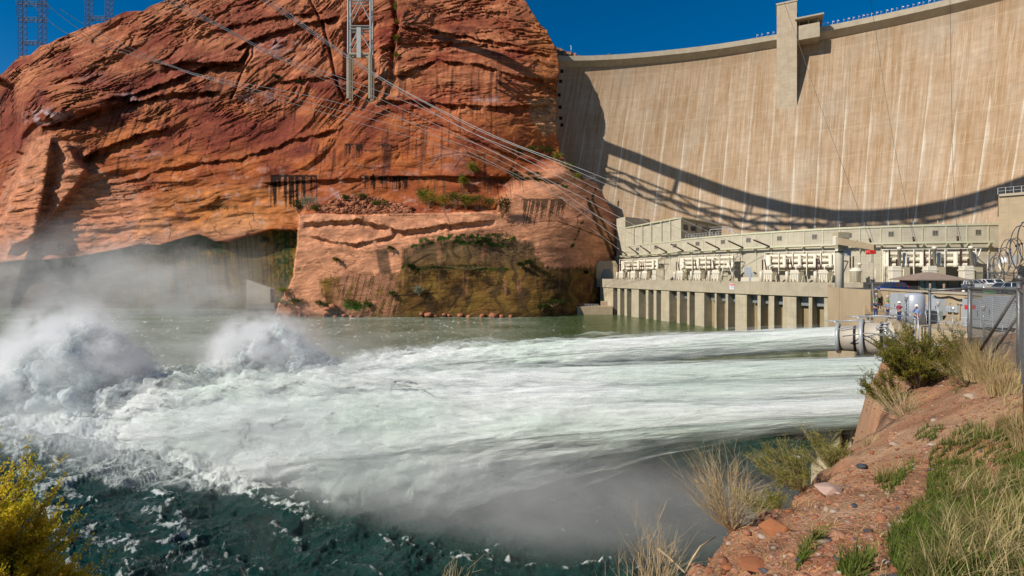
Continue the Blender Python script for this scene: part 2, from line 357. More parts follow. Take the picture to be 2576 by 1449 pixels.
def cliff_rock(u, v, D, wlo, cav):
    "bedding relief in metres"
    X = (u-1288)/F*D; Z = ZC-(v-VH)/F*D
    left = 1-sstep(700, 1000, u); up = 1-wlo
    slope = -.42*left*sstep(650, 350, v)-.05
    Zr = Z+slope*X+7*fbm(X/50, Z/34, 3, 41)
    upz = sstep(400, 260, v)*up; mid = (1-sstep(400, 260, v))*up
    big = 3.6*fbm(X/44, Zr/20, 3, 51)*(.5+.5*up)*(1-.5*sstep(900, 1300, u))
    # ledges at irregular spacing, each running out and starting again
    q = 5.0*fbm(X/70, Zr/13, 3, 61)+Zr/26; t = q-np.floor(q); saw = sstep(0, .86, t)-sstep(.86, 1.0, t)
    ter = 2.1*saw*sstep(-.30, .25, fbm(X/34, Z/22, 3, 71))*(upz+.10*mid)
    q2 = 4.0*fbm(X/26, Zr/5.0, 3, 62)+Zr/7; t2 = q2-np.floor(q2); s2 = sstep(0, .8, t2)-sstep(.8, 1, t2)
    ter2 = .75*s2*sstep(-.05, .3, fbm(X/18, Z/9, 3, 72))*(upz+.06*mid)
    # broken faces
    wx_, wz_ = X+3*fbm(X/9, Z/9, 3, 63), Zr+2*fbm(X/9+4, Z/9, 3, 64)
    f1, e1 = facet(wx_/19, wz_/9.5, 65); f2, e2 = facet(wx_/6.5, wz_/3.2, 66, 1.0); f3, e3 = facet(X/2.6, Z/1.5, 68, 1.0)
    br = sstep(-.15, .15, fbm(X/28, Z/20, 3, 67))
    fc = 2.6*f1*(.35+.65*upz)*(.4+.6*br)+1.0*f2*br*(.55*upz+.5*mid*sstep(620, 400, u)+.06*mid)+.35*f3*br*(upz+.6*mid*sstep(620, 400, u))
    fc = fc*up
    crack = .9*sstep(.05, 0, e1)*br*up*upz
    fine = .35*fbm(X/5, Zr/1.5, 4, 81)*(.35+.65*upz+.3*mid*sstep(720, 560, u))+.14*fbm(X/1.5, Zr/.6, 3, 91)
    lo = wlo*(.5*fbm(X/16, Z/6, 4, 98)+.28*facet(X/7, (Z-.08*X)/1.7, 99, .5)[0]*sstep(-.1, .2, fbm(X/12, Z/6, 2, 96))+.10*fbm(X/3, Z/.7, 3, 99))
    slab = sstep(-.12, .18, fbm(X/60, Zr/34, 3, 60)); rough = .22+.78*slab
    xb, xe = crossbed(X, Z); fine = fine+xb*.55*(.45+.55*upz)+.5*sstep(.05, 0, xe)*up
    return big+ter*(.4+.6*slab)+(ter2+fc-2.6*f1*(.35+.65*upz)*(.4+.6*br)*up+crack)*rough+2.6*f1*(.35+.65*upz)*(.4+.6*br)*up*(.5+.5*slab)+fine*(.5+.5*up)*(.5+.5*slab)+lo
def cliff_paint(u, v, D, wlo, sa, sb, cav):
    X = (u-1288)/F*D; Z = ZC-(v-VH)/F*D
    n = fbm(X/35, Z/18, 5, 101); n2 = fbm(X/9, Z/5, 5, 102); st = fbm(X/2.0, Z/22, 4, 103)
    left = 1-sstep(600, 1050, u)
    Zr = Z-.42*X*left
    bed = fbm(X/60, Zr/2.6, 4, 104)
    orange = np.array([.43, .130, .036]); red = np.array([.26, .062, .026]); tan = np.array([.60, .31, .16]); pink = np.array([.56, .245, .135]); maroon = np.array([.12, .030, .020])
    t = np.clip(.5+n*1.1, 0, 1)[..., None]
    c = orange*(1-t)+red*t
    upr = sstep(420, 120, v)[..., None]
    c = c*(1-.55*upr)+(red*.95*t+pink*.85*(1-t))*.55*upr
    k = sstep(.05, .45, bed+.25*n2)[..., None]; c = c*(1-.55*k*upr)+pink*.55*k*upr
    k = sstep(.10, .5, -bed+.3*n2-.1)[..., None]; c = c*(1-.5*k)+maroon*1.3*.5*k
    # desert varnish, dark red-brown sheets running down
    k = (sstep(.08, .42, fbm(X/24, Z/42, 4, 105)+.35*st)*sstep(560, 380, v)*(1-wlo))[..., None]; c = c*(1-.45*k)+maroon*.45*k
    gq = lambda a, b_, ru, rv: np.exp(-((u-a)/ru)**2-((v-b_)/rv)**2)
    for (a, b_, ru, rv, am) in [(560, 330, 150, 60, .55), (720, 330, 110, 70, .45), (330, 220, 130, 45, .55), (480, 140, 120, 40, .5), (640, 60, 130, 50, .45), (900, 330, 90, 50, .35), (1180, 60, 90, 40, .35), (430, 520, 90, 50, .25), (20, 330, 60, 120, .6)]:
        k = (np.clip(gq(a, b_, ru, rv)*1.5+.55*n+.25*st-.2, 0, 1)*am*1.3*(1-wlo))[..., None]; c = c*(1-k)+np.array([.17, .034, .024])*k
    vs = (sstep(.22, .5, fbm(X/2.4, Z/60, 4, 140)+.5*fbm(X/22, Z/30, 3, 141))*sstep(500, 430, v)*sstep(120, 200, v)*(1-wlo))[..., None]; c = c*(1-.7*vs)+np.array([.045, .017, .013])*.7*vs
    # pale left buttress & overhang belly
    s = sstep(-30, 20, sd_poly(u, v, [(90, 340), (190, 360), (230, 430), (330, 470), (430, 560), (500, 590), (300, 640), (120, 660), (-20, 700), (-20, 560), (30, 440)]))[..., None]
    c = c*(1-.7*s)+(pink*.86+tan*.14)*.7*s*(1+.25*n2[..., None])
    s = sstep(-8, 8, sd_poly(u, v, [(500, 560), (560, 540), (640, 530), (690, 560), (660, 580), (600, 595), (560, 604), (510, 592)]))[..., None]; c = c*(1-.6*s)+tan*.6*s
    # golden stained wall between ledge line and cave
    s = sstep(-25, 30, sd_poly(u, v, [(420, 470), (760, 452), (760, 575), (650, 560), (540, 590), (440, 600), (330, 600), (360, 520)]))[..., None]
    gold = np.array([.46, .19, .055])*(1+.5*n2[..., None]); c = c*(1-.5*s)+gold*.5*s
    w_ = sstep(.2, .5, fbm(X/7, Z/6, 5, 107))[..., None]*sstep(350, 470, v)[..., None]*(1-wlo[..., None]); c = c*(1-.5*w_)+np.array([.42, .27, .21])*.5*w_
    w_ = (sstep(.12, .45, fbm(X/16, Z/2.2, 4, 108))*(1-upr[..., 0]))[..., None]*wlo[..., None]; c = c*(1-.3*w_)+tan*1.1*.3*w_
    # bleached mineral patches, blue grey
    for (a, b_, ru, rv, am) in [(125, 290, 45, 14, .9), (105, 305, 25, 12, .8), (320, 245, 40, 9, .6), (230, 195, 60, 7, .4), (60, 720, 40, 40, .8), (700, 120, 60, 22, .5), (640, 245, 40, 14, .5), (1120, 400, 60, 30, .25), (1230, 250, 50, 8, .4), (780, 530, 40, 26, .25), (860, 500, 60, 24, .35), (360, 390, 40, 10, .5)]:
        m_ = np.exp(-((u-a)/ru)**2-((v-b_)/rv)**2)*sstep(-.2, .3, n2+bed*.6)*am; m_ = m_[..., None]; c = c*(1-m_)+np.array([.40, .34, .36])*m_
    # pale band right of block and face of the bench
    c = c*(1-.80*wlo[..., None])+(np.array([.66, .315, .175])*(1+.25*n2[..., None]+.22*bed[..., None]))*.80*wlo[..., None]
    # fresh orange on the shoulder near the dam
    s = sstep(1300, 1370, u)[..., None]*sstep(400, 250, v)[..., None]; c = c*(1-.5*s)+np.array([.48, .17, .05])*.5*s
    s = sstep(-6, 8, sd_poly(u, v, [(1330, 250), (1400, 245), (1400, 330), (1370, 345), (1335, 300)]))[..., None]; c = c*(1-.5*s)+np.array([.46, .33, .2])*.5*s
    # wet cave wall: ochre and olive with black runs
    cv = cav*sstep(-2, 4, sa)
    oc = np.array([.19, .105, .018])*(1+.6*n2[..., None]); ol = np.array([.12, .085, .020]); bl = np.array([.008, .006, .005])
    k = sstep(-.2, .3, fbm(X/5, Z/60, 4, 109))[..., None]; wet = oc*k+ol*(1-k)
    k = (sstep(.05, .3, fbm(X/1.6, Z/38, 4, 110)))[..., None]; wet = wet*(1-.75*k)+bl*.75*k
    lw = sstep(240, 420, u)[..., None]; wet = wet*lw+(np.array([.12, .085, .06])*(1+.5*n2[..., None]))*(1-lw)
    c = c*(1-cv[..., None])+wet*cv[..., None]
    moss = np.array([.022, .045, .006])*(1+.9*fbm(X/1.2, Z/1.2, 3, 111)[..., None])
    def put(mask, col, a=1.0):
        nonlocal c
        mask = np.clip(mask*a, 0, 1)[..., None]; c = c*(1-mask)+col*mask
    nf = fbm(X/3, Z/3, 4, 112)
    rl = np.interp(u, [p[0] for p in ALC[:19]], [p[1] for p in ALC[:19]])
    put(sstep(-3, 2, v-rl)*(1-sstep(8, 26, v-rl-40*nf-12*sstep(300, 520, u)))*(u > 20)*(u < 560)*(1-wlo), moss)
    put(sstep(.0, .3, nf+.15)*sstep(675, 700, u)*(u < 752)*(v > 578)*(v < 775)*(1-wlo), moss*.8)
    put(sstep(.05, .35, nf)*sstep(300, 330, u)*(1-sstep(440, 470, u))*sstep(612, 620, v)*(1-sstep(655, 680, v))*(1-wlo), moss)
    # black seep runs: (u0,u1,vtop, lengthmax, density, strength)
    def drips(u0, u1, vt, L, seed, dens=.0, a=.95, col=(.022, .014, .010), sp=3.2, lean=0):
        vt = vt+2*fbm(u/14, u*0, 3, seed+1)
        uu = u-lean*(v-vt)
        h = vnoise(uu/sp, uu*0+seed*3.3, seed)*.9+.7*vnoise(uu/(sp*4), uu*0, seed+5)
        ln = L*np.clip((h-dens)*2.4, .06, 1.15)*(1+.15*vnoise(u/1.5, v/9, seed+7))
        m_ = sstep(-1.0, .5, v-vt)*(1-sstep(ln*.78, ln+1.5, v-vt))*sstep(u0, u0+4, u)*(1-sstep(u1-4, u1, u))
        put(m_, np.array(col), a)
    drips(678, 800, 440, 76, 201, -.28, .97, (.012, .007, .005)); drips(905, 1035, 442, 34, 202, -.2, .95, (.012, .008, .006)); drips(865, 915, 362, 30, 203, -.2); drips(945, 990, 364, 16, 204, .0); drips(895, 950, 377, 14, 214, .1)
    drips(1040, 1260, 445, 44, 205, .0, .75, (.10, .055, .025), 5); drips(1225, 1330, 448, 90, 206, .02, .7, (.045, .032, .015), 4, .10); drips(1310, 1420, 500, 66, 207, -.22, .85, (.035, .025, .014), 3.4, -.18)
    drips(1415, 1440, 505, 20, 208, -.2, .6, (.05, .035, .015)); drips(500, 600, 517, 10, 209, -.3, .7, (.03, .03, .012), 8); drips(410, 460, 458, 6, 210, -.1, .7)
    drips(380, 470, 458, 14, 211, .1, .7); drips(1290, 1335, 400, 12, 212, .1, .6)
    # bench face: brown-olive wet sheets
    wz = sd_poly(u, v, [(1012, 622), (1060, 605), (1150, 596), (1260, 600), (1345, 606), (1348, 640), (1375, 668), (1400, 672), (1500, 668), (1600, 665), (1600, 820), (830, 820), (800, 700), (860, 690), (1005, 685)])
    drip_e = 7*vnoise(u/5.0, v/30+5, 220)+8*vnoise(u/9, u*0, 221)+3*vnoise(u/4, v/10, 223)
    wm = sstep(-6, 5, wz+drip_e-3)*wlo
    seep = fbm(X/4.5+1.2*fbm(X/9, Z/9, 2, 228), Z/26, 5, 222, .62)+.35*fbm(X/14, Z/16, 3, 229)
    br = np.array([.125, .066, .016])*(1+.7*n2[..., None]); ge = np.array([.15, .105, .065]); gd = np.array([.20, .115, .018]); bk = np.array([.022, .020, .012])
    k = sstep(-.15, .35, fbm(X/12, Z/14, 3, 224))[..., None]; wc = br*(1-k)+gd*k*.9+ge*.1*k
    s = sstep(700, 630, v)[..., None]*sstep(1000, 1030, u)[..., None]; wc = wc*(1-.6*s)+ge*.9*.6*s
    k = sstep(.0, .35, seep)[..., None]; wc = wc*(1-.7*k)+bk*.7*k
    k = sstep(.20, .5, fbm(X/2.6, Z/26, 4, 226)+.3*sstep(780, 690, v)-.3)[..., None]; wc = wc*(1-.45*k)+pink*.8*.45*k
    put(wm*.96, wc)
    lt = (sstep(820, 860, u)*(1-sstep(985, 1010, u))*sstep(688, 694, v)*wlo); dr = sstep(-.05, .2, vnoise((u+.25*(v-690))/3.5, u*0+3, 230)+.5*vnoise((u+.25*(v-690))/12, v/30, 231)); put(lt*(1-dr)*.75, np.array([.48, .22, .13]))
    put(sstep(-3, 3, sd_poly(u, v, [(945, 628), (975, 622), (985, 690), (955, 690)]))*wlo*.8, ge*.55)
    for pl, w_ in [([(1060, 606), (1130, 596), (1200, 594), (1290, 600)], 9), ([(1035, 678), (1120, 672), (1200, 676), (1280, 676)], 4), ([(1030, 622), (1090, 610)], 4), ([(1150, 608), (1240, 615), (1275, 620)], 7), ([(1290, 440), (1340, 450), (1430, 470)], 5), ([(1290, 375), (1400, 400), (1470, 450)], 4), ([(1440, 620), (1500, 470)], 3), ([(1030, 640), (1012, 678)], 3)]:
        put(sstep(w_, w_*.4, dist_pl(u, v, pl)-5*nf)*sstep(-.25, .1, nf), moss*1.2)
    for pl, w_ in [([(1478, 500), (1500, 560), (1525, 610), (1545, 660)], 6), ([(1490, 500), (1535, 600), (1548, 640)], 4), ([(1345, 640), (1360, 790)], 2)]:
        put(sstep(w_, w_*.5, dist_pl(u, v, pl)-3*nf), np.array([.06, .045, .014]), .85)
    for pl, w_ in [([(975, 745), (1090, 738)], 1.6), ([(1028, 668), (1060, 650), (1080, 640)], 2.2), ([(1130, 780), (1160, 735)], 1.6), ([(1000, 790), (1070, 760)], 1.4), ([(1090, 665), (1040, 672)], 1), ([(1330, 560), (1400, 555), (1470, 580), (1545, 610)], 1.3), ([(1130, 290), (1160, 320), (1180, 345), (1210, 400)], 1.1), ([(1210, 445), (1195, 410), (1150, 340)], .9), ([(1140, 430), (1158, 400), (1180, 385)], 1.0), ([(1080, 425), (1110, 390)], 1.1)]:
        put(sstep(w_*1.6, w_*.4, dist_pl(u, v, pl)-1.5*nf), np.array([.03, .018, .012]), .9)
    gp = lambda a, b_, ru, rv: np.exp(-((u-a)/ru)**2-((v-b_)/rv)**2)
    put(sstep(.3, .6, gp(890, 770, 30, 12)+.4*nf), np.array([.05, .10, .012])); put(sstep(.3, .6, gp(925, 768, 14, 5)+.3*nf), np.array([.05, .10, .012]))
    # red-brown blotches of the big wall
    for (a, b_, ru, rv) in [(760, 380, 22, 16), (765, 360, 14, 14), (455, 540, 12, 12), (1160, 75, 40, 14)]:
        put(sstep(.35, .6, gp(a, b_, ru, rv)+.35*n2)*.7, maroon*1.2)
    # waterline band, dark and wet
    put(sstep(778, 796, v+6*nf)*.5, np.array([.06, .045, .02]))
    xb, xe = crossbed(X, Z); dryk = (1-cv)*(1-wm*.9)
    c = c*(1+(.42*xb*dryk)[..., None])
    w1, w2 = X+3*fbm(X/9, Z/9, 3, 63), Z+2*fbm(X/9+4, Z/9, 3, 64)
    _, _, _, e1 = cells(w1/21, w2/13, 171); _, _, _, e2 = cells(w1/8, w2/5, 172); kk = sstep(-.1, .25, fbm(X/24, Z/18, 3, 173))*dryk
    put(np.maximum(sstep(.030, .008, e1), .8*sstep(.05, .015, e2)*sstep(.1, .35, fbm(X/15, Z/12, 3, 174)))*kk*.75, np.array([.05, .018, .012]))
    c = c*(1+.22*n2[..., None]+.16*nf[..., None])
    return np.clip(c, .005, .8)
def rock_mat(name='sandstone', vcol=True, base=(.4, .16, .08)):
    m = NT(name); g = m.n('ShaderNodeNewGeometry').outputs['Position']
    c = m.n('ShaderNodeVertexColor', layer_name='Col').outputs[0] if vcol else m.ramp(m.noise(g, .5, 5), [(.3, tuple(x*.6 for x in base)), (.7, tuple(x*1.2 for x in base))])
    mp = m.n('ShaderNodeMapping', {'Vector': g, 'Scale': (.5, .5, 1.6)}).outputs[0]
    n = m.noise(mp, 1.0, 8, .65, .4); n2 = m.noise(mp, .22, 6, .6, .8)
    c = m.mix(m.ramp(n, [(.3, .6), (.6, 0.)]), c, m.mix(1.0, c, (.5, .42, .42), 'MULTIPLY')); c = m.mix(m.ramp(n2, [(.5, 0.), (.75, .35)]), c, m.mix(1.0, c, (1.35, 1.3, 1.3), 'MULTIPLY'))
    h = m.math('ADD', n, m.math('MULTIPLY', n2, 2.0))
    m.bsdf(c, .9, 0, m.bump(h, .55, .6), .12)
    return m.m
M = {}
M['rock'] = rock_mat()
u, v, nr, nc = cliff_fields()
D, wlo, sa, sb, cav = cliff_depth(u, v)
cc = cliff_paint(u, v, D, wlo, sa, sb, cav)
D2 = D+cliff_rock(u, v, D, wlo, cav)*(1-.5*cav)
X = (u-1288)/F*D2; Y = D2; Z = ZC-(v-VH)/F*D2
G = np.stack([X, Y, Z], -1)
# plateau rows behind the rim and flank columns running back past the dam abutment
top = []
for k, (dy, dz) in enumerate([(260, 14), (120, 9), (50, 5), (18, 3), (6, 1.2)]):
    r_ = G[0].copy(); s = 1+dy/r_[:, 1]; r_[:, 0] *= s; r_[:, 1] *= s; r_[:, 2] += dz-0*r_[:, 2]; top.append(r_)
G = np.concatenate([np.array(top), G], 0); cc = np.concatenate([np.repeat(cc[:1], 5, 0), cc], 0)
fl = []
last = G[:, -1, :]
for dy in (3, 8, 18, 40, 90, 160):
    q = last.copy(); s = dy
    q[:, 1] += s; q[:, 0] += s*np.interp(q[:, 2], [20, 60, 100, 180], [-.15, -.10, -.06, -.05]); q[:, 0] += 1.2*fbm(q[:, 2]/9, q[:, 2]*0+dy, 4, int(dy)); fl.append(q)
G = np.concatenate([G]+[q[:, None, :] for q in fl], 1); cc = np.concatenate([cc]+[cc[:, -1:]]*6, 1)
NR, NC = G.shape[:2]
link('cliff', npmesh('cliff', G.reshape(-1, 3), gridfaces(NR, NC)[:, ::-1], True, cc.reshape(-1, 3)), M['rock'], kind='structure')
def cliff_at(uu, vv):
    "world point of the rock face seen at survey pixel"
    A = np.array([[float(uu)]]); B = np.array([[float(vv)]])
    d, wl, a_, b_, cv = cliff_depth(A, B); d = d+cliff_rock(A, B, d, wl, cv)*(1-.5*cv)
    return P(uu, vv, float(d[0, 0]))
# ------------------------------------------------------------------ arch dam
DC = np.array([65., 113.])
def dR(th): return np.interp(th, [-60, 30, 37.5, 50, 64, 80, 97, 120], [262, 262, 261, 252, 246, 249, 257, 260])
# smooth the radius law
_th = np.linspace(-60, 120, 721); _r = dR(_th); _k = np.exp(-np.linspace(-2, 2, 61)**2); _r = np.convolve(np.pad(_r, 30, 'edge'), _k/_k.sum(), 'valid')
def dR(th): return np.interp(th, _th, _r)
def doff(th, z):
    k = np.interp(th, [30, 60, 80, 97], [1.0, .8, .5, .35]); return k*np.clip(178-z-12, 0, None)**1.25*.15
def dpt(th, z, out=0.0):
    r = dR(th)-doff(th, z)-out; t = np.radians(th); return np.stack([DC[0]+r*np.cos(t), DC[1]+r*np.sin(t), z*np.ones_like(r)], -1)
def dam_mat():
    m = NT('dam_concrete'); uvn = m.n('ShaderNodeUVMap').outputs[0]; sep = m.n('ShaderNodeSeparateXYZ', {'Vector': uvn}).outputs
    S, Zh = sep[0], sep[1]
    def comb(a, b, c=0.0): return m.n('ShaderNodeCombineXYZ', {0: a, 1: b, 2: c}).outputs[0]
    def mul(a, b): return m.math('MULTIPLY', a, b)
    base = m.ramp(m.noise(comb(mul(S, .03), mul(Zh, .03)), 1, 5, .6), [(.3, (.41, .30, .205)), (.7, (.53, .41, .30))])
    st = m.noise(comb(mul(S, .55), mul(Zh, .018)), 1, 6, .7); st2 = m.noise(comb(mul(S, .12), mul(Zh, .012)), 1, 5, .6)
    lift = m.noise(comb(mul(S, .02), m.math('FLOOR', mul(Zh, 1/15.3))), 1, 2)       # each form lift weathers differently
    k = mul(m.ramp(m.math('ADD', mul(st, .75), m.math('ADD', mul(st2, .35), mul(lift, .18))), [(.50, 0.), (.80, 1.)]), .95)
    c = m.mix(k, base, (.29, .17, .075))
    st3 = m.noise(comb(mul(S, 1.4), mul(Zh, .03), 4.0), 1, 5, .7); c = m.mix(mul(m.ramp(st3, [(.52, 0.), (.72, 1.)]), .55), c, (.66, .59, .48)); gb = m.ramp(m.noise(comb(mul(S, .05), mul(Zh, .02), 7.), 1, 4), [(.5, 0.), (.68, 1.)]); c = m.mix(mul(gb, .45), c, (.40, .355, .29))
    # contraction joints: white lime on one side fading out, thin dark line
    jp = 13.2
    fr = m.math('FRACT', m.math('DIVIDE', S, jp)); jn = m.noise(comb(m.math('FLOOR', m.math('DIVIDE', S, jp)), mul(Zh, .012), 9.0), 3.1, 2)
    wid = m.math('MULTIPLY_ADD', jn, .42, -.10)
    band = m.math('LESS_THAN', fr, wid); soft = m.math('SUBTRACT', 1.0, m.math('DIVIDE', fr, m.math('MAXIMUM', wid, .01)), clamp=True)
    n5 = m.noise(comb(mul(S, .9), mul(Zh, .05), 2.0), 1, 5, .7)
    hgt = m.ramp(m.math('DIVIDE', Zh, 178.0), [(.15, .9), (.62, .75), (.88, .0)])
    c = m.mix(mul(mul(mul(band, soft), m.ramp(n5, [(.3, .3), (.6, 1.)])), hgt), c, (.76, .72, .62))
    jl = m.math('LESS_THAN', fr, .012); c = m.mix(mul(jl, .55), c, (.19, .13, .08))
    hl = m.math('LESS_THAN', m.math('FRACT', m.math('DIVIDE', m.math('ADD', Zh, mul(m.noise(comb(mul(S, .02), 0.0), 1), 2.0)), 2.3)), .07)
    ms = m.ramp(m.noise(comb(mul(S, .15), mul(Zh, .3), 3.), 1, 3), [(.42, 0.), (.62, 1.)])
    c = m.mix(mul(mul(hl, ms), .38), c, (.20, .13, .08))
    # staggered form panels
    br = m.n('ShaderNodeTexBrick', {'Vector': comb(S, Zh), 'Color1': (1, 1, 1, 1), 'Color2': (.86, .85, .82, 1), 'Mortar': (.74, .70, .66, 1), 'Scale': 1.0, 'Mortar Size': .02, 'Mortar Smooth': .3, 'Brick Width': 3.3, 'Row Height': 2.3}).outputs[0]
    c = m.mix(.75, c, br, 'MULTIPLY')
    # broad horizontal construction band lines
    hb = m.math('LESS_THAN', m.math('FRACT', m.math('DIVIDE', Zh, 18.3)), .012); c = m.mix(mul(hb, .4), c, (.62, .5, .36))
    n6 = m.noise(comb(S, Zh), .8, 6, .65); c = m.mix(mul(n6, .35), c, m.mix(1., c, (.62, .58, .52), 'MULTIPLY'))
    m.bsdf(c, .88, 0, m.bump(m.math('ADD', n6, mul(hl, -.6)), .35, .2), .15)
    return m.m
M['dam'] = dam_mat()
M['conc'] = concrete('pale_concrete', (.42, .36, .27), stain=.25)
M['conc_w'] = concrete('warm_concrete', (.44, .34, .22), (.30, .19, .09), .35, panel=(6, 2.4, .04))
M['conc_g'] = concrete('station_concrete', (.47, .42, .32), (.36, .29, .19), .18, panel=(7, 3.2, .05))
M['conc_d'] = concrete('parapet_concrete', (.40, .345, .25), (.30, .22, .13), .3, panel=(8, 9, .06))
dam = empty('dam', (200, 300, 0), label='huge curved sandy concrete arch dam streaked with brown and white stains', cat='dam')
def dlink(name, me, mat, parent=dam, **k):
    o = link(name, me, mat, parent, **k); o.matrix_parent_inverse = Matrix.Translation(-parent.location); return o
th = np.linspace(99, -30, 420)[None, :]; zz = np.linspace(178, -6, 130)[:, None]
th_, zz_ = np.broadcast_arrays(th, zz)
Gd = dpt(th_.ravel(), zz_.ravel())
arc = (97-th_)*np.pi/180*250
lean = np.interp(th_, [30, 60, 80, 97], [.02, .05, .14, .20])
uvd = np.stack([(arc+lean*(178-zz_)).ravel(), zz_.ravel()], -1)
dlink('face', npmesh('dam_face', Gd, gridfaces(130, 420), True, uv=uvd), M['dam'])
# crest: overhanging road slab with parapet, shallow soffit
def ring_sweep(prof, t0, t1, n, close=True):
    ths = np.linspace(t0, t1, n); vs = []; m_ = len(prof)
    for t in ths:
        rr = dR(t); a = math.radians(t)
        for (o_, z) in prof: vs.append((DC[0]+(rr-o_)*math.cos(a), DC[1]+(rr-o_)*math.sin(a), z))
    fs = [(i*m_+k, i*m_+(k+1) % m_, (i+1)*m_+(k+1) % m_, (i+1)*m_+k) for i in range(n-1) for k in range(m_ if close else m_-1)]
    if close: fs += [tuple(range(m_-1, -1, -1)), tuple((n-1)*m_+k for k in range(m_))]
    me = bpy.data.meshes.new('sweep'); me.from_pydata([tuple(map(float, p)) for p in vs], [], fs); me.update(); return me
dlink('crest_slab', ring_sweep([(-8, 172), (0.15, 172), (4.4, 175.2), (4.4, 178.6), (4.0, 178.6), (4.0, 176.6), (-8, 176.6)], 99, -30, 240), M['conc'])
# square drain openings near the left abutment
dk = simple('dark_opening', (.012, .01, .009), .9)
for (uu, vv) in [(1415, 177), (1411, 203), (1407, 239), (1408, 271), (1409, 300), (1411, 318)]:
    a = min(np.linspace(80, 99, 400), key=lambda t: abs(1288+F*dpt(np.array(t), np.array(150.))[0]/dpt(np.array(t), np.array(150.))[1]-uu))
    zz0 = ZC-(vv-VH)/F*float(dpt(np.array(a), np.array(150.))[1]); p = dpt(np.array(a), np.array(zz0), .12)
    mb = MB(); mb.box(p[0]-1.1, p[0]+1.1, p[1]-.1, p[1]+.6, p[2]-1.2, p[2]+1.2); dlink('drain_opening', mb.mesh('drain_opening'), dk)
# elevator tower
def th_at(uu, z=160.):
    t = np.linspace(99, -10, 2200); p = dpt(t, np.full_like(t, z)); return float(t[np.argmin(np.abs(1288+F*p[:, 0]/p[:, 1]-uu))])
tt = math.radians(th_at(1978)); Rr = float(dR(math.degrees(tt)))
rad = np.array([math.cos(tt), math.sin(tt)]); tan_ = np.array([-rad[1], rad[0]])   # tan_ points left in the picture
tower = empty('elevator_tower', (DC[0]+rad[0]*(Rr-10), DC[1]+rad[1]*(Rr-10), 0), label='square concrete elevator tower rising above the dam crest', cat='tower')
def tw(x, o_): q = DC+rad*(Rr-o_)+tan_*x; return (q[0], q[1])
mb = MB()
poly = [tw(5.6, 10.5), tw(-5.6, 10.5), tw(-5.6, -4), tw(5.6, -4)]
mb.prism(poly, 125, 194.5); mb.prism([tw(6.0, 10.9), tw(-6.0, 10.9), tw(-6.0, -4.4), tw(6.0, -4.4)], 194.5, 195.6)
M['tower'] = concrete('tower_concrete', (.46, .375, .27), (.34, .24, .15), .3, panel=(5.5, 2.3, .05))
dlink('shaft', mb.mesh('shaft'), M['tower'], tower)
for z in (188, 180, 172, 164): mb = MB(); q = tw(-5.68, 4); mb.box(q[0]-.5, q[0]+.5, q[1]-.6, q[1]+.6, z, z+1.6); dlink('window', mb.mesh('window'), dk, tower)
# visitor shelter on crest right of the tower
shel = empty('crest_shelter', (*tw(-14, 2), 176), label='flat roofed shelter platform on the crest beside the elevator tower', cat='shelter')
mb = MB(); mb.prism([tw(-5.7, 9), tw(-18, 9), tw(-18, -3), tw(-5.7, -3)], 170.5, 177.2); mb.prism([tw(-5.7, 9), tw(-18, 9), tw(-18, 8.4), tw(-5.7, 8.4)], 177.2, 179.4); dlink('platform', mb.mesh('platform'), M['conc'], shel)
mb = MB(); mb.prism([tw(-4.5, 12), tw(-20, 12), tw(-20, -6), tw(-4.5, -6)], 182.6, 183.5); dlink('roof', mb.mesh('roof'), M['conc'], shel)
for x in (-7, -12, -17): mb = MB(); q = tw(x, 7); mb.box(q[0]-.25, q[0]+.25, q[1]-.25, q[1]+.25, 177.2, 182.6); dlink('column', mb.mesh('column'), M['conc'], shel)
mb = MB(); mb.prism([tw(-7, 2), tw(-17, 2), tw(-17, -2), tw(-7, -2)], 177.2, 182.5); dlink('back_wall', mb.mesh('back_wall'), simple('dark_glazing', (.03, .035, .04), .3), shel)
# ------------------------------------------------------------------ bridge high over the canyon (out of frame, throws the arch shadow on the dam)
M['steel_w'] = simple('pale_steel', (.55, .53, .48), .45, .2)
DECK = [(-84, 338), (-72, 320), (-61, 301), (-47, 281), (-36, 254), (-28, 222), (-21, 200), (-11, 183), (2, 171), (16, 162), (32, 155), (49, 149), (64, 144.5), (84, 139), (110, 133), (145, 127), (190, 122), (240, 118)]
bridge = empty('arch_bridge', (16, 162, 205), label='steel arch road bridge high across the canyon above the river', cat='bridge')
def bl(name, mb, mat, parent, label=None):
    o = link(name, mb.mesh(name), mat, parent); o.matrix_parent_inverse = Matrix.Translation(-Vector(parent.location)); return tag(o, label)
mb = MB(); dv = [Vector((*p, 213)) for p in DECK]; L_, R_ = [], []
for i, p in enumerate(dv):
    t = (dv[min(i+1, len(dv)-1)]-dv[max(i-1, 0)]).normalized(); n_ = Vector((-t.y, t.x, 0)); L_.append(p+n_*5); R_.append(p-n_*5)
for i in range(len(dv)-1):
    z0, z1 = Vector((0, 0, -2.2)), Vector((0, 0, .3)); mb.hexa([R_[i]+z0, R_[i+1]+z0, L_[i+1]+z0, L_[i]+z0, R_[i]+z1, R_[i+1]+z1, L_[i+1]+z1, L_[i]+z1])
bl('deck', mb, M['conc'], bridge)
sA = np.cumsum([0]+[(dv[i+1]-dv[i]).length for i in range(len(dv)-1)])
archz = lambda i: float(np.interp(i, [0, 1, 2, 3, 4, 5, 6, 7, 8, 9, 10, 11, 12, 13, 14, 15, 16, 17], [185, 186, 187, 187, 187.5, 191, 197, 201, 204, 206, 207, 207.5, 207, 206, 202, 194, 182, 165]))
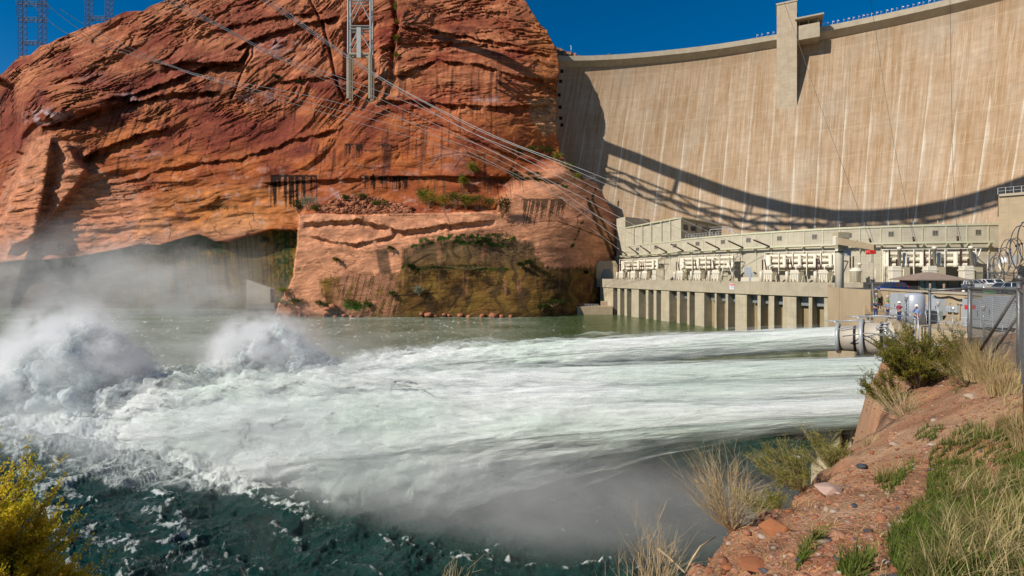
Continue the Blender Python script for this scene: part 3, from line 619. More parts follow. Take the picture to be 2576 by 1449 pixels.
for sd in (L_, R_):
    mb = MB(); N_ = 34; pts = []
    for k in range(N_+1):
        i = 2+k/N_*(len(sd)-3.001); a = int(i); q = sd[a].lerp(sd[a+1], i-a); pts.append(Vector((q.x, q.y, archz(i))))
    up = [p+Vector((0, 0, 5.5 if p.z < 203 else max(1.5, 208.5-p.z))) for p in pts]
    mb.tube(pts, .85, 4); mb.tube(up, .85, 4)
    for k in range(0, N_):
        mb.bar(pts[k] if k % 2 else up[k], up[k+1] if k % 2 else pts[k+1], .95)
    bl('arch_rib', mb, M['steel_w'], bridge)
    for k in range(1, N_, 3):
        mb = MB(); mb.bar(up[k], Vector((up[k].x, up[k].y, 211)), 1.1); bl('column', mb, M['steel_w'], bridge)
mb = MB()
for k in range(0, 34):
    i = 2+k/34*(len(L_)-3.001); a = int(i); q = L_[a].lerp(L_[a+1], i-a); i2 = 2+(k+1)/34*(len(L_)-3.001); b_ = int(i2); r2 = R_[b_].lerp(R_[b_+1], i2-b_)
    mb.bar((q.x, q.y, archz(i)), (r2.x, r2.y, archz(i2)), .9)
bl('bracing', mb, M['steel_w'], bridge)

# ------------------------------------------------------------------ power station
_pf = np.polyfit([1573, 1712, 1903, 2075, 2300, 2500], [1/322, 1/264, 1/221, 1/199, 1/187, 1/180], 3)
def FD(u): return 1/float(np.polyval(_pf, u))
def fpt(u, out=0.0, z=20.4):
    "point on the station front, out = metres towards the river"
    a = PX(u, FD(u), z); b = PX(u+2, FD(u+2), z); t = (b-a); t.z = 0; t.normalize(); n_ = Vector((t.y, -t.x, 0))
    return a+n_*out
ZD = 20.4
ps = empty('power_station', fpt(1573), label='long pale concrete power station at the foot of the dam', cat='power station')
M['frame'] = simple('pale_green_steel', (.52, .50, .35), .5, .1)
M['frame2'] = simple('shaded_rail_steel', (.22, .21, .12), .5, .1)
M['roofc'] = concrete('roof_concrete', (.36, .32, .25), stain=.2)
def strip(mb, us, o0, o1, z0, z1, ends=True):
    for a, b in zip(us[:-1], us[1:]):
        p = [fpt(a, o1, z0), fpt(b, o1, z0), fpt(b, o0, z0), fpt(a, o0, z0)]; mb.hexa(p+[Vector((q.x, q.y, z1)) for q in p])
usA = list(np.linspace(1573, 1713, 12)); usB = list(np.linspace(1713, 2512, 40))
mb = MB(); strip(mb, usA, -24, 0, 8, 41); strip(mb, usB, -24, 0, 8, 41); bl('main_wall', mb, M['conc_g'], ps)
mb = MB(); a, b = fpt(1573), fpt(1713); c_, d_ = PX(1815, 301, 0), PX(1640, 338, 0)
ap = fpt(1573, -.05); mb.prism([(q.x, q.y) for q in (ap, fpt(1713, -.05), c_, d_)], 41, 52.3); bl('high_hall', mb, M['conc_g'], ps)
mb = MB(); strip(mb, usA, -.6, .25, 52.3, 53.0); mb.prism([(fpt(1713).x-.1, fpt(1713).y), (fpt(1713).x+.4, fpt(1713).y-.1), (c_.x+.4, c_.y), (c_.x, c_.y+.2)], 52.3, 53.0); bl('roof_edge', mb, M['frame'], ps)
mb = MB(); strip(mb, usB, -.8, .3, 41, 41.7); bl('roof_edge', mb, M['frame'], ps)
mb = MB(); strip(mb, usA, 0, .22, 40.7, 41.3); bl('belt_beam', mb, M['frame'], ps)
# end block at the left
e0, e1, e2, e3 = PX(1551, 335, 0), fpt(1573), PX(1642, 340, 0), PX(1620, 352, 0)
mb = MB(); mb.prism([(q.x, q.y) for q in (e0, e1+Vector((-.02, -.02, 0)), e2, e3)], 8, 59.8); bl('end_block', mb, M['conc_g'], ps)
RU = [1572, 1594, 1615, 1637, 1663, 1686, 1713, 1742, 1769, 1800, 1835, 1867, 1903, 1942, 1981, 2023, 2070, 2113, 2163, 2216, 2265, 2321, 2380, 2432, 2486]
for i, uu in enumerate(RU):
    zt = 52.3 if uu <= 1713 else 41
    dbl = i % 3 == 0 and i > 0
    w_ = 10/FD(uu)
    for du in ((-w_*3, w_*3) if dbl else (0,)):
        mb = MB(); k = .28*F/FD(uu)*.55
        for (x0, x1, o, z0_, z1_) in [(uu+du-k, uu+du+k, .20, ZD, zt)]:
            p = [fpt(x0, o, z0_), fpt(x1, o, z0_), fpt(x1, -.02, z0_), fpt(x0, -.02, z0_)]; mb.hexa(p+[Vector((q.x, q.y, z1_)) for q in p])
        bl('wall_rib', mb, M['frame'], ps)
    mb = MB(); c0 = fpt(uu, .2, 0); n_ = (fpt(uu, 1.2, 0)-c0)
    k = .22*F/FD(uu)
    ar = [(0, 31.3), (.12, 31.3), (.35, 32.6), (1.0, 33.9), (2.3, 34.3), (2.3, 34.7), (0, 34.7)]
    A = [fpt(uu-k, .2+x, z) for x, z in ar]; B = [fpt(uu+k, .2+x, z) for x, z in ar]; m_ = len(ar)
    mb.add(A+B, [tuple(range(m_)), tuple(range(2*m_-1, m_-1, -1))]+[(j, (j+1) % m_, m_+(j+1) % m_, m_+j) for j in range(m_)]); bl('rail_bracket', mb, M['frame'], ps)
mb = MB(); strip(mb, list(np.linspace(1560, 2490, 50)), 1.9, 2.6, 34.72, 35.4); bl('crane_rail', mb, M['frame'], ps)
mb = MB(); strip(mb, list(np.linspace(1574, 2486, 50)), .05, .35, 34.75, 35.1); bl('wall_rail', mb, M['frame'], ps)
M['vent'] = simple('louvre', (.10, .09, .075), .6); M['ventf'] = simple('louvre_frame', (.34, .31, .25), .6)
for uu in [1604, 1651, 1698, 1755, 1819, 1883, 1961, 2049, 2136, 2241, 2352, 2460]:
    k = 1.0*F/FD(uu); f_ = MB(); p = [fpt(uu-k, .16, 37.6), fpt(uu+k, .16, 37.6), fpt(uu+k, -.05, 37.6), fpt(uu-k, -.05, 37.6)]; f_.hexa(p+[Vector((q.x, q.y, 39.6)) for q in p]); w_ = bl('vent', f_, M['ventf'], ps)
    for s in (-1, 1):
        mb = MB(); c0 = uu+s*k*.47; h_ = k*.40; p = [fpt(c0-h_, .2, 37.8), fpt(c0+h_, .2, 37.8), fpt(c0+h_, .1, 37.8), fpt(c0-h_, .1, 37.8)]; mb.hexa(p+[Vector((q.x, q.y, 39.4)) for q in p]); o = link('louvre', mb.mesh('louvre'), M['vent'], w_)
# glazing in the side of the high hall
M['glass'] = simple('dark_glass', (.025, .03, .035), .12, 0, .1, spec=.6)
s0, s1 = fpt(1713), c_; dr = (s1-s0); dr.z = 0; Ls = dr.length; dr.normalize(); nn = Vector((dr.y, -dr.x, 0))
def side(t0, t1, z0, z1, o, name, mat, par=ps):
    mb = MB(); p = [s0+dr*t0+nn*o, s0+dr*t1+nn*o, s0+dr*t1, s0+dr*t0]; mb.hexa([Vector((q.x, q.y, z0)) for q in p]+[Vector((q.x, q.y, z1)) for q in p]); return bl(name, mb, mat, par)
for t0, t1 in [(3, 8), (11.5, 17.5), (26, 31), (33.5, 38.5), (40, 44.5)]:
    side(t0, min(t1, Ls-.5), 46.6, 49.4, .12, 'window', M['glass'])
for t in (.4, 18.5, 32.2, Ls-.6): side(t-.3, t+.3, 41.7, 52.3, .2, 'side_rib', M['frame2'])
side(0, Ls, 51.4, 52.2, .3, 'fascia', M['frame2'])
# rooftop stair and rails
M['galv'] = simple('galvanised_steel', (.52, .53, .52), .4, .5)
mb = MB(); rt = fpt(1716, -2, 41.7); r2_ = fpt(1800, -4, 41.7)
for k in range(13):
    q = rt.lerp(r2_, k/12); mb.bar(q, q+Vector((0, 0, 2.2)), .12)
for h in (1.1, 2.2): mb.bar(rt+Vector((0, 0, h)), r2_+Vector((0, 0, h)), .12)
pA, pB = fpt(1745, -10, 46), fpt(1775, -14, 46); mb.bar(pA, pB, .3); mb.bar(pA+Vector((0, 0, 1.1)), pB+Vector((0, 0, 1.1)), .12)
for q in (pA, pB): mb.bar(q, Vector((q.x, q.y, 41.7)), .2)
mb.bar(pB, fpt(1800, -14, 41.7), .3); mb.bar(pB+Vector((0, 0, 1.1)), fpt(1800, -14, 42.8), .14)
bl('roof_railing', mb, M['galv'], ps)
for uu in range(1740, 2500, 62):
    mb = MB(); q = fpt(uu, -.3, 41.7); mb.bar(q, q+Vector((0, 0, 1.4)), .12); bl('roof_post', mb, M['galv'], ps)

# right end block beside the station
eb = empty('service_tower', PX(2540, 172, ZD), label='tall plain concrete block closing the right end of the power station', cat='building')
mb = MB(); q0, q1 = PX(2512, 172, 0), PX(2700, 160, 0); mb.prism([(q0.x, q0.y), (q1.x, q1.y), (q1.x+70, q1.y+60), (q0.x+58, q0.y+60)], 8, 49.8); bl('wall', mb, M['conc_w'], eb)
mb = MB(); mb.prism([(q0.x-.4, q0.y-.5), (q1.x-.4, q1.y-.5), (q1.x+70, q1.y+61), (q0.x+57.5, q0.y+61)], 49.8, 50.6); bl('roof_edge', mb, M['conc'], eb)
mb = MB()
for k in range(8):
    q = q0.lerp(q1, k/9+.01); mb.bar((q.x, q.y+.5, 50.6), (q.x, q.y+.5, 52.8), .12)
for h in (51.7, 52.8): mb.bar((q0.x+.3, q0.y+.5, h), (q1.x, q1.y+.5, h), .12)
bl('railing', mb, M['galv'], eb)
mb = MB(); q = PX(2552, 166, 0); mb.box(q.x-.5, q.x+.5, q.y-1, q.y+.5, 27, 30); bl('duct', mb, M['galv'], eb)
mb = MB(); mb.lathe([(.0, 0), (.8, .1), (1.0, .4), (.95, .5), (.0, .3)], (0, 0, 0), 16, False)
dish = link('satellite_dish', mb.mesh('dish'), simple('white_plastic', (.75, .74, .7), .4), None, (PX(2524, 165, 28.2)), label='round white antenna dish on the wall at the right end', cat='antenna'); dish.rotation_euler = (R(80), 0, R(-40))

# ------------------------------------------------------------------ draft deck with piers
SUm = [(1490, 325), (1540, 304), (1573, 292), (1640, 268), (1712, 245), (1800, 224), (1903, 205), (1990, 193), (2075, 184), (2160, 177), (2240, 172)]
_sf = np.polyfit([p[0] for p in SUm], [1/p[1] for p in SUm], 3)
def SD(u): return 1/float(np.polyval(_sf, u))
def spt(u, out=0.0, z=0.0):
    a = PX(u, SD(u), z); b = PX(u+2, SD(u+2), z); t = (b-a); t.z = 0; t.normalize(); return a+Vector((t.y, -t.x, 0))*out
tail = empty('tailrace_deck', spt(1573, 0, ZD), label='concrete transformer deck carried on tall piers over the green tailwater', cat='deck')
usS = list(np.linspace(1490, 2330, 44))
mb = MB()
for a, b in zip(usS[:-1], usS[1:]):
    p0, p1 = spt(a), spt(b); n0, n1 = spt(a, -4) , spt(b, -4)
    mb.hexa([Vector((q.x, q.y, z)) for z in (15.6, ZD+.3) for q in (p0, p1, n1, n0)])
bl('deck_edge', mb, M['conc_d'], tail)
mb = MB()
for a, b in zip(usS[:-1], usS[1:]):
    p0, p1 = spt(a, -3.9), spt(b, -3.9); f0, f1 = fpt(max(a, 1560), -3), fpt(max(b, 1562), -3)
    if a < 1560: f0 = spt(a, -26)
    if b < 1562: f1 = spt(b, -26)
    mb.hexa([Vector((q.x, q.y, z)) for z in (17.5, ZD-.02) for q in (p0, p1, f1, f0)])
bl('deck_slab', mb, M['conc'], tail)
usW = list(np.linspace(1545, 2330, 44)); mb = MB()
for a, b in zip(usW[:-1], usW[1:]):
    p0, p1, n0, n1 = spt(a, -5.2), spt(b, -5.2), spt(a, -9), spt(b, -9); mb.hexa([Vector((q.x, q.y, z)) for z in (-6, 17.6) for q in (p0, p1, n1, n0)])
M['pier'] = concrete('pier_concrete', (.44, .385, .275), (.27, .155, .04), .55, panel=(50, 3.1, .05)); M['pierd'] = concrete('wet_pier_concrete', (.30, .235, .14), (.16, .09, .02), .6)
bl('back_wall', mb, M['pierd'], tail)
u8 = lambda x: (2300+x/2.576)/1.59
PR = [(250, 384), (428, 455), (500, 525), (572, 646), (720, 745), (800, 828), (876, 960), (1040, 1068), (1145, 1168), (1224, 1320), (1428, 1448), (1540, 1565), (1640, 1760), (1870, 1902), (1985, 2042), (2132, 2272), (2400, 2436), (2560, 2600), (2690, 2860), (2960, 3000), (3110, 3150), (3260, 3400)]
for (x0, x1) in PR:
    a, b = u8(x0), u8(x1)
    mb = MB(); p = [spt(a, -.6), spt(b, -.6), spt(b, -5.3), spt(a, -5.3)]; mb.hexa([Vector((q.x, q.y, z)) for z in (-6, 15.62) for q in p]); bl('pier', mb, M['pier'], tail)
M['gate'] = simple('grey_gate_steel', (.20, .215, .225), .5, .2)
for (x0, x1) in [(668, 722), (748, 795), (832, 876), (975, 1027), (1070, 1122), (1170, 1224), (1340, 1402), (1452, 1518), (1570, 1640), (1768, 1850), (1905, 1985), (2044, 2132), (2280, 2380), (2438, 2540), (2610, 2690)]:
    a, b = u8(x0), u8(x1); mb = MB(); p = [spt(a, -3.6), spt(b, -3.6), spt(b, -4.1), spt(a, -4.1)]; mb.hexa([Vector((q.x, q.y, z)) for z in (11.9, 15.6) for q in p]); bl('gate_panel', mb, M['gate'], tail)
# landing at the water left of the piers
lan = empty('landing', PX(1470, 306, 0), label='low concrete landing with railing at the waterline beside the piers', cat='landing')
mb = MB(); p = [PX(1437, 306, 0), PX(1452, 300, 0), PX(1541, 300, 0), PX(1530, 330, 0), PX(1437, 330, 0)]; mb.prism([(q.x, q.y) for q in p], -6, 4.6); bl('quay_wall', mb, M['conc_w'], lan)
mb = MB(); r0, r1 = PX(1440, 304.5, 4.6), PX(1505, 301, 4.6)
for k in range(9):
    q = r0.lerp(r1, k/8); mb.bar(q, q+Vector((0, 0, 1.3)), .12)
for h in (.7, 1.3): mb.bar(r0+Vector((0, 0, h)), r1+Vector((0, 0, h)), .12)
bl('railing', mb, M['galv'], lan)
mb = MB(); q = PX(1523, 312, 4.6); mb.cbox(q.x-3, q.x+3.5, q.y-2, q.y+2, 4.6, 7.2, .1); bl('equipment_box', mb, M['conc_w'], lan)
# portal block at the deck's left end
po = empty('access_portal', PX(1526, 322, ZD), label='small tapered concrete portal with dark gate at the left end of the deck', cat='portal')
mb = MB(); q = PX(1526, 322, 0); mb.add([(q.x-6.5, q.y, ZD), (q.x+6.5, q.y-2, ZD), (q.x+6.5, q.y-2, ZD+9), (q.x+5, q.y-2, ZD+11.5), (q.x-5, q.y, ZD+11.5), (q.x-6.5, q.y, ZD+9),
      (q.x-6.5, q.y+10, ZD), (q.x+6.5, q.y+8, ZD), (q.x+6.5, q.y+8, ZD+9), (q.x+5, q.y+8, ZD+11.5), (q.x-5, q.y+10, ZD+11.5), (q.x-6.5, q.y+10, ZD+9)],
      [(0, 1, 2, 3, 4, 5), (11, 10, 9, 8, 7, 6), (0, 5, 11, 6), (5, 4, 10, 11), (4, 3, 9, 10), (3, 2, 8, 9), (2, 1, 7, 8), (1, 0, 6, 7)]); bl('shell', mb, M['conc_w'], po)
mb = MB(); mb.add([(q.x-4, q.y-.45, ZD), (q.x+4, q.y-1.75, ZD), (q.x+3.6, q.y-1.7, ZD+3), (q.x+2, q.y-1.45, ZD+6.4), (q.x-2, q.y-.75, ZD+6.4), (q.x-3.6, q.y-.5, ZD+3)], [(0, 1, 2, 3, 4, 5)]); bl('gate', mb, simple('grey_gate', (.17, .17, .165), .6), po)
# spillway portal slab in the cave (wedge shaped wall)
sw = empty('tunnel_portal', PX(640, 318, 0), label='wedge shaped concrete wall at the tunnel mouth under the dark overhang', cat='portal')
def slabq(pix, D0, D1, th_):
    A = [P(a, b, D0+(D1-D0)*t) for a, b, t in pix]; B = [p+Vector((0, th_, 0)) for p in A]; n = len(A); m = MB()
    m.add(A+B, [tuple(range(n)), tuple(range(2*n-1, n-1, -1))]+[(j, n+j, n+(j+1) % n, (j+1) % n) for j in range(n)]); return m
M['conc_s'] = concrete('weathered_concrete', (.37, .33, .26), (.22, .17, .1), .4)
bl('wing_wall', slabq([(620, 762, 0), (686, 762, 1), (686, 727, 1), (620, 704, 0)], 304, 300, 3), M['conc_s'], sw)
bl('end_wall', slabq([(680, 762, 0), (686.5, 762, 0), (686.5, 727, 0), (680, 726, 0)], 299.4, 299.4, .6), simple('dark_edge', (.03, .025, .02), .5), sw)  # nearly black strip along the right end of the wing wall
bl('base_slab', slabq([(617, 778, 0), (690, 776, 0), (690, 763, 0), (618, 763, 0)], 296, 296, 20), M['conc_s'], sw)
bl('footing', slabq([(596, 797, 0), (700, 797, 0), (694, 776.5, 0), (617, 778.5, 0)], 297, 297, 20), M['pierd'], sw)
# ------------------------------------------------------------------ transformers, bus racks, crane
M['cream'] = simple('cream_paint', (.66, .60, .48), .4, 0, .08); M['creamd'] = simple('beige_paint', (.42, .36, .24), .45, 0, .08)
M['brown'] = simple('brown_porcelain', (.06, .028, .02), .25); M['grey'] = simple('grey_paint', (.36, .39, .42), .4, 0, .06); M['greyd'] = simple('dark_grey_paint', (.12, .13, .14), .5)
M['rubber'] = simple('black_rubber', (.012, .012, .012), .7)
def transformer(scale=1.0, **k):
    t = empty('transformer', (0, 0, 0), **k)
    def b(nm, mb, mat): return link(nm, mb.mesh(nm), mat, t)
    mb = MB(); mb.cbox(-1.5, 1.5, -1.2, 1.2, .5, 4.6, .12); mb.cbox(-1.7, 1.7, -1.4, 1.4, 3.6, 3.9, .05); mb.cbox(-1.3, 1.3, -1.0, 1.0, 4.6, 5.0, .2)
    for i in range(4): mb.box(-1.2+i*.75, -1.05+i*.75, -1.38, -1.2, .7, 3.6)
    b('tank', mb, M['cream'])
    mb = MB()
    for i in range(6): mb.cbox(1.55+i*.28, 1.70+i*.28, -1.3, 1.3, .9, 4.3, .03)
    b('radiator', mb, M['creamd'])
    mb = MB(); mb.lathe([(.62, 0), (.62, 4.2), (.5, 4.4), (0, 4.5)], (-2.6, -.9, 0), 14); b('cylinder', mb, M['cream'])
    for x, dx in ((-2.1, 0), (-.6, -.7)):
        mb = MB(); prof = []
        for i in range(15): prof += [(.20, i*.30), (.30 if i % 2 else .26, i*.30+.12)]
        mb.lathe(prof, (0, 0, 0), 8); o = b('bushing', mb, M['brown']); o.location = (x, 0, 5.0); o.rotation_euler = (0, R(-9 if dx else 0), 0)
    mb = MB(); mb.tube([(.6, 0, 5), (.6, 0, 6.2), (1.2, 0, 6.6), (2.0, 0, 6.6)], .28, 8); b('pipe', mb, M['cream'])
    mb = MB()
    for x in (-1.3, -.2, 1.2): mb.cbox(x-.15, x+.15, -1.7, -1.3, 0, 1.4, .04)
    mb.box(-1.8, 1.8, -1.3, 1.3, 0, .5); b('base_frame', mb, M['creamd'])
    mb = MB(); mb.tube([(2.6, -1.6, 0), (2.6, -1.6, 2.6), (4.3, -1.6, 2.6), (4.3, -1.6, 0)], .1, 6); b('guard_pipe', mb, M['cream'])
    return t
lab = ['cream transformer with brown bushings, {} in the {} group along the deck'.format(a, b) for b in ('far left', 'second', 'third') for a in ('leftmost', 'middle', 'rightmost')]
TU = [(1597, 0), (1628, 1), (1658, 2), (1748, 3), (1791, 4), (1835, 5), (1958, 6), (2017, 7), (2080, 8)]
tf = None
for uu, i in TU:
    p = fpt(uu, 8.5, ZD); a = fpt(uu-5); b_ = fpt(uu+5); rz = math.atan2(b_.y-a.y, b_.x-a.x)*.5
    if tf is None: tf = transformer(); o = tf; o.location = p; o.rotation_euler = (0, 0, rz)
    else: o = copy_tree(tf, loc=p, rz=rz)
    tag(o, lab[i], 'transformer', 'transformers along the deck')
    s_ = [1.0, 1.0, 1.0, 1.0, 1.05, 1.05, 1.0, 1.0, 1.0][i]; o.scale = (s_,)*3
def bigtrafo(uu, label, out=9):
    p = fpt(uu, out, ZD); t = empty('transformer', p, -.15, label=label, cat='transformer')
    def b(nm, mb, mat): return link(nm, mb.mesh(nm), mat, t)
    mb = MB(); mb.cbox(-1.6, 1.5, -1.4, 1.4, .3, 6.2, .15); mb.cbox(-1.8, 1.7, -1.55, 1.5, 4.6, 4.9, .05); b('tank', mb, M['cream'])
    mb = MB(); mb.cbox(1.55, 4.2, -1.3, 1.3, .3, 5.8, .06); b('cooler', mb, M['creamd'])
    mb = MB(); prof = []
    for i in range(20): prof += [(.22, i*.30), (.34 if i % 2 else .28, i*.30+.12)]
    mb.lathe(prof, (-1.7, 0, 6.2), 8); b('bushing', mb, M['brown'])
    mb = MB(); mb.lathe(prof[:18], (.6, 0, 6.2), 8); b('bushing', mb, M['brown'])
    mb = MB(); mb.lathe([(.55, 0), (.55, 6.5), (.7, 6.5), (.7, 7.4), (0, 7.6)], (1.9, .8, 5.5), 12); b('turret', mb, M['cream'])
    mb = MB(); mb.tube([(-2.8, -1.6, 0), (-2.8, -1.6, 2.4), (-4.2, -1.6, 2.4), (-4.2, -1.6, 0)], .1, 6); b('guard_pipe', mb, M['cream'])
    return t
bigtrafo(2236, 'tall cream transformer left of the three behind the brown roofed booth'); bigtrafo(2312, 'cream transformer mostly hidden behind the brown roofed booth'); bigtrafo(2392, 'tall cream transformer right of the brown roofed booth')
def misc(name, label, cat, loc, rz, parts):
    t = empty(name, loc, rz, label=label, cat=cat)
    for nm, mb, mat in parts: link(nm, mb.mesh(nm), mat, t)
    return t
mb = MB(); mb.lathe([(1.9, 0), (1.9, 3.9), (2.1, 4.0), (2.1, 4.3), (1.9, 4.4), (1.5, 5.2), (0, 5.5)], (0, 0, .4), 18)
m2 = MB(); 
for x in (-2.0, -.9): 
    pr = []
    for i in range(14): pr += [(.2, i*.32), (.3, i*.32+.12)]
    m2.lathe(pr, (x, 0, 5.6), 8)
m3 = MB(); m3.lathe([(.4, 0), (.4, 1.5), (.75, 1.6), (.75, 2.2), (.2, 2.3)], (1.4, 0, 5.2), 12); 
m4 = MB()
for k in range(6): a = k*math.pi/3; m4.cbox(2.0*math.cos(a)-.15, 2.0*math.cos(a)+.15, 2.0*math.sin(a)-.15, 2.0*math.sin(a)+.15, 0, 4, .04)
misc('reactor', 'single round cream reactor tank with two dark bushings right of the jib crane', 'transformer', fpt(2152, 8.5, ZD), 0, [('tank', mb, M['cream']), ('bushing', m2, M['brown']), ('turret', m3, M['cream']), ('rib', m4, M['creamd'])])
mb = MB(); mb.cbox(-3.2, -1.2, -1.2, 1.2, 0, 5.4, .1); m2 = MB(); m2.cbox(-1.1, 2.6, -1.3, 1.3, 0, 6.2, .08); m3 = MB(); m3.tube([(.2, 0, 6.2), (.2, 0, 7)], .25, 8)
misc('switch_cabinet', 'boxy cream spare transformer at the right of the far left group', 'cabinet', fpt(1693, 8.5, ZD), -.4, [('tank', mb, M['cream']), ('housing', m2, M['creamd']), ('vent_pipe', m3, M['brown'])])
mb = MB(); zt = 9.5
for sx in (-1, 1):
    for sy in (-1, 1): mb.tube([(sx*2.9, sy*1.6, 0), (sx*.5, sy*.5, zt)], .16, 6)
mb.tube([(-2.2, -1.2, 3), (2.2, -1.2, 3)], .1, 6); mb.tube([(-1.5, -1, 5.2), (1.5, -1, 5.2)], .1, 6)
m2 = MB(); m2.cbox(-2.6, 2.6, -.8, .8, zt, zt+.7, .05); m3 = MB(); m3.cbox(-2.0, .6, -.6, .6, 0, 4, .06)
misc('a_frame', 'white A shaped steel frame right of the second transformer group', 'frame', fpt(1866, 10, ZD), -.35, [('leg_frame', mb, M['cream']), ('platform', m2, M['creamd']), ('cabinet', m3, M['creamd'])])
mb = MB(); mb.cbox(-1.4, 1.2, -1, 1, 0, 6.3, .06); m2 = MB(); m2.cbox(1.3, 2.5, -1, 1, 0, 3.8, .05)
misc('relay_cabinet', 'grey blue cabinets against the station wall beside the A frame', 'cabinet', fpt(1896, 4, ZD), -.35, [('cabinet', mb, M['grey']), ('side_cabinet', m2, M['grey'])])
for uu, lb in ((1906, 'low cream junction box by the A frame'), (1930, 'low cream junction box left of the third transformer group')):
    mb = MB(); mb.cbox(-1.5, 1.5, -.8, .8, .3, 2.0, .05); m2 = MB(); m2.cbox(-.7, .7, -.5, .5, 2.0, 3.2, .04); m3 = MB(); m3.box(-1.3, -1.1, -.6, .6, 0, .3); m3.box(1.1, 1.3, -.6, .6, 0, .3)
    misc('junction_box', lb, 'cabinet', fpt(uu, 9, ZD), -.3, [('box', mb, M['cream']), ('cap', m2, M['creamd']), ('foot', m3, M['creamd'])])
def busrack(u0, u1, label, zr=(26.9, 29.0, 31.1), r=.80, zt=32.6, out=3.6, extra=True):
    t = empty('bus_rack', fpt((u0+u1)/2, out, ZD), label=label, cat='pipe rack', group='gas pipe racks above the transformers')
    for z in zr:
        mb = MB(); us = np.linspace(u0+3, u1-4, 16); mb.tube([fpt(a, out, z) for a in us], r, 10); bl('bus_pipe', mb, M['cream'], t)
    n = max(3, round((u1-u0)/34)+1)
    for uu in np.linspace(u0, u1, n):
        mb = MB(); mb.bar(fpt(uu, out+1.2, ZD), fpt(uu, out+1.2, zt), .3); mb.bar(fpt(uu, out+1.2, zt), fpt(uu, out-1.8, zt), .3)
        for z in zr: mb.bar(fpt(uu, out+1.2, z-1.0), fpt(uu, out-1.0, z-1.0), .2)
        bl('post', mb, M['cream'], t)
    mb = MB(); us = np.linspace(u0, u1+10, 14); mb.tube([fpt(a, out+1.2, zt) for a in us], .2, 6); bl('top_beam', mb, M['cream'], t)
    mb = MB(); mb.bar(fpt(u1+12, out+1.2, zt), fpt(u1, out+1.2, zt-5), .22); bl('end_brace', mb, M['galv'], t)
    for uu in np.linspace(u0+12, u1-10, n-1):
        mb = MB(); mb.lathe([(.62, 0), (.85, .1), (.85, 1.3), (.62, 1.4), (.62, 5.2)], fpt(uu, out+1.6, 26.2), 10); bl('riser', mb, M['cream'], t)
    for uu in (u0+4, u1-3):
        mb = MB(); mb.tube([fpt(uu, out+.6, ZD), fpt(uu, out+.6, zt-.8)], .62, 10); bl('end_column', mb, M['cream'], t)
    return t
busrack(1577, 1674, 'white horizontal pipes above the far left transformer group'); busrack(1728, 1862, 'white horizontal pipes above the second transformer group')
busrack(1939, 2104, 'white horizontal pipes above the third transformer group, left of the crane'); busrack(2214, 2432, 'white horizontal pipes on the long rack behind the brown roofed booth')
for uu in [1716, 1738, 2192, 2250]:
    o = fpt(uu, 12, ZD); mb = MB(); mb.tube([o, o+Vector((0, 0, 5.2))], .14, 6)
    mb.build('post', M['cream'], label='slim cream post standing on the transformer deck', cat='post', group='slim cream posts on the deck')
# safety sign on the deck edge
sg = empty('safety_sign', spt(1842, .1, 18.6), math.atan2(-.85, .5)*.9, label='small red and white danger sign on the deck edge', cat='sign')
mb = MB(); mb.cbox(-1.0, 1.0, -.06, 0, -1.3, 1.2, .02); link('panel', mb.mesh('panel'), simple('sign_white', (.8, .8, .8), .5), sg)
def text(name, s, size, mat, parent, loc, rot=(90, 0, 0), ext=.01, align='CENTER'):
    cu = bpy.data.curves.new(name, 'FONT'); cu.body = s; cu.size = size; cu.extrude = ext; cu.align_x = align; cu.align_y = 'CENTER'
    tmp = bpy.data.objects.new(name, cu); sc.collection.objects.link(tmp); dg = bpy.context.evaluated_depsgraph_get(); dg.update()
    me = bpy.data.meshes.new_from_object(tmp.evaluated_get(dg)); bpy.data.objects.remove(tmp); me.materials.clear()
    o = link(name, me, mat, parent, loc); o.rotation_euler = tuple(R(a) for a in rot); return o
M['red'] = simple('sign_red', (.55, .03, .03), .5); M['navy'] = simple('sign_blue', (.03, .06, .25), .5); M['wht'] = simple('lettering_white', (.8, .8, .8), .5)
mb = MB(); mb.cbox(-.9, .9, -.1, -.06, .3, 1.1, .01); link('heading_band', mb.mesh('band'), M['red'], sg)
text('heading', 'DANGER', .40, M['wht'], sg, (0, -.12, .7)); 
mb = MB()
for k in range(4): mb.box(-.7, .7, -.08, -.061, -.05-k*.3, .08-k*.3)
link('text_line', mb.mesh('lines'), M['navy'], sg)
# jib crane
cr = empty('jib_crane', PX(2112, 130, ZD), label='tall cream jib crane with long boom and red hoist', cat='crane')
p = PX(2112, 130, 0)
mb = MB(); mb.lathe([(.95, 17.5), (.95, 29.6), (1.0, 29.7), (1.0, 30.1)], (p.x, p.y, 0), 18); bl('column', mb, M['cream'], cr)
mb = MB(); mb.lathe([(1.0, 29.3), (1.03, 29.35), (1.03, 29.6), (1.0, 29.65)], (p.x, p.y, 0), 18); bl('band', mb, M['brown'], cr)
mb = MB(); mb.add([(p.x-1.2, p.y-1.4, 33), (p.x+1.9, p.y-1.0, 33), (p.x+1.9, p.y+1, 33), (p.x-1.2, p.y+1, 33), (p.x-1.2, p.y-1.4, 34.4), (p.x+1.9, p.y-1.0, 34.4), (p.x+1.9, p.y+1, 34.4), (p.x-1.2, p.y+1, 34.4),
    (p.x-.6, p.y-.9, 30), (p.x+1.6, p.y-.8, 30), (p.x+1.6, p.y+.8, 30), (p.x-.6, p.y+.8, 30)], [(4, 5, 6, 7), (0, 1, 5, 4), (1, 2, 6, 5), (2, 3, 7, 6), (3, 0, 4, 7), (8, 9, 1, 0), (9, 10, 2, 1), (10, 11, 3, 2), (11, 8, 0, 3), (11, 10, 9, 8)]); bl('head', mb, M['creamd'], cr)
b0, b1 = P(2103, 605, 128), P(2200, 621, 121)
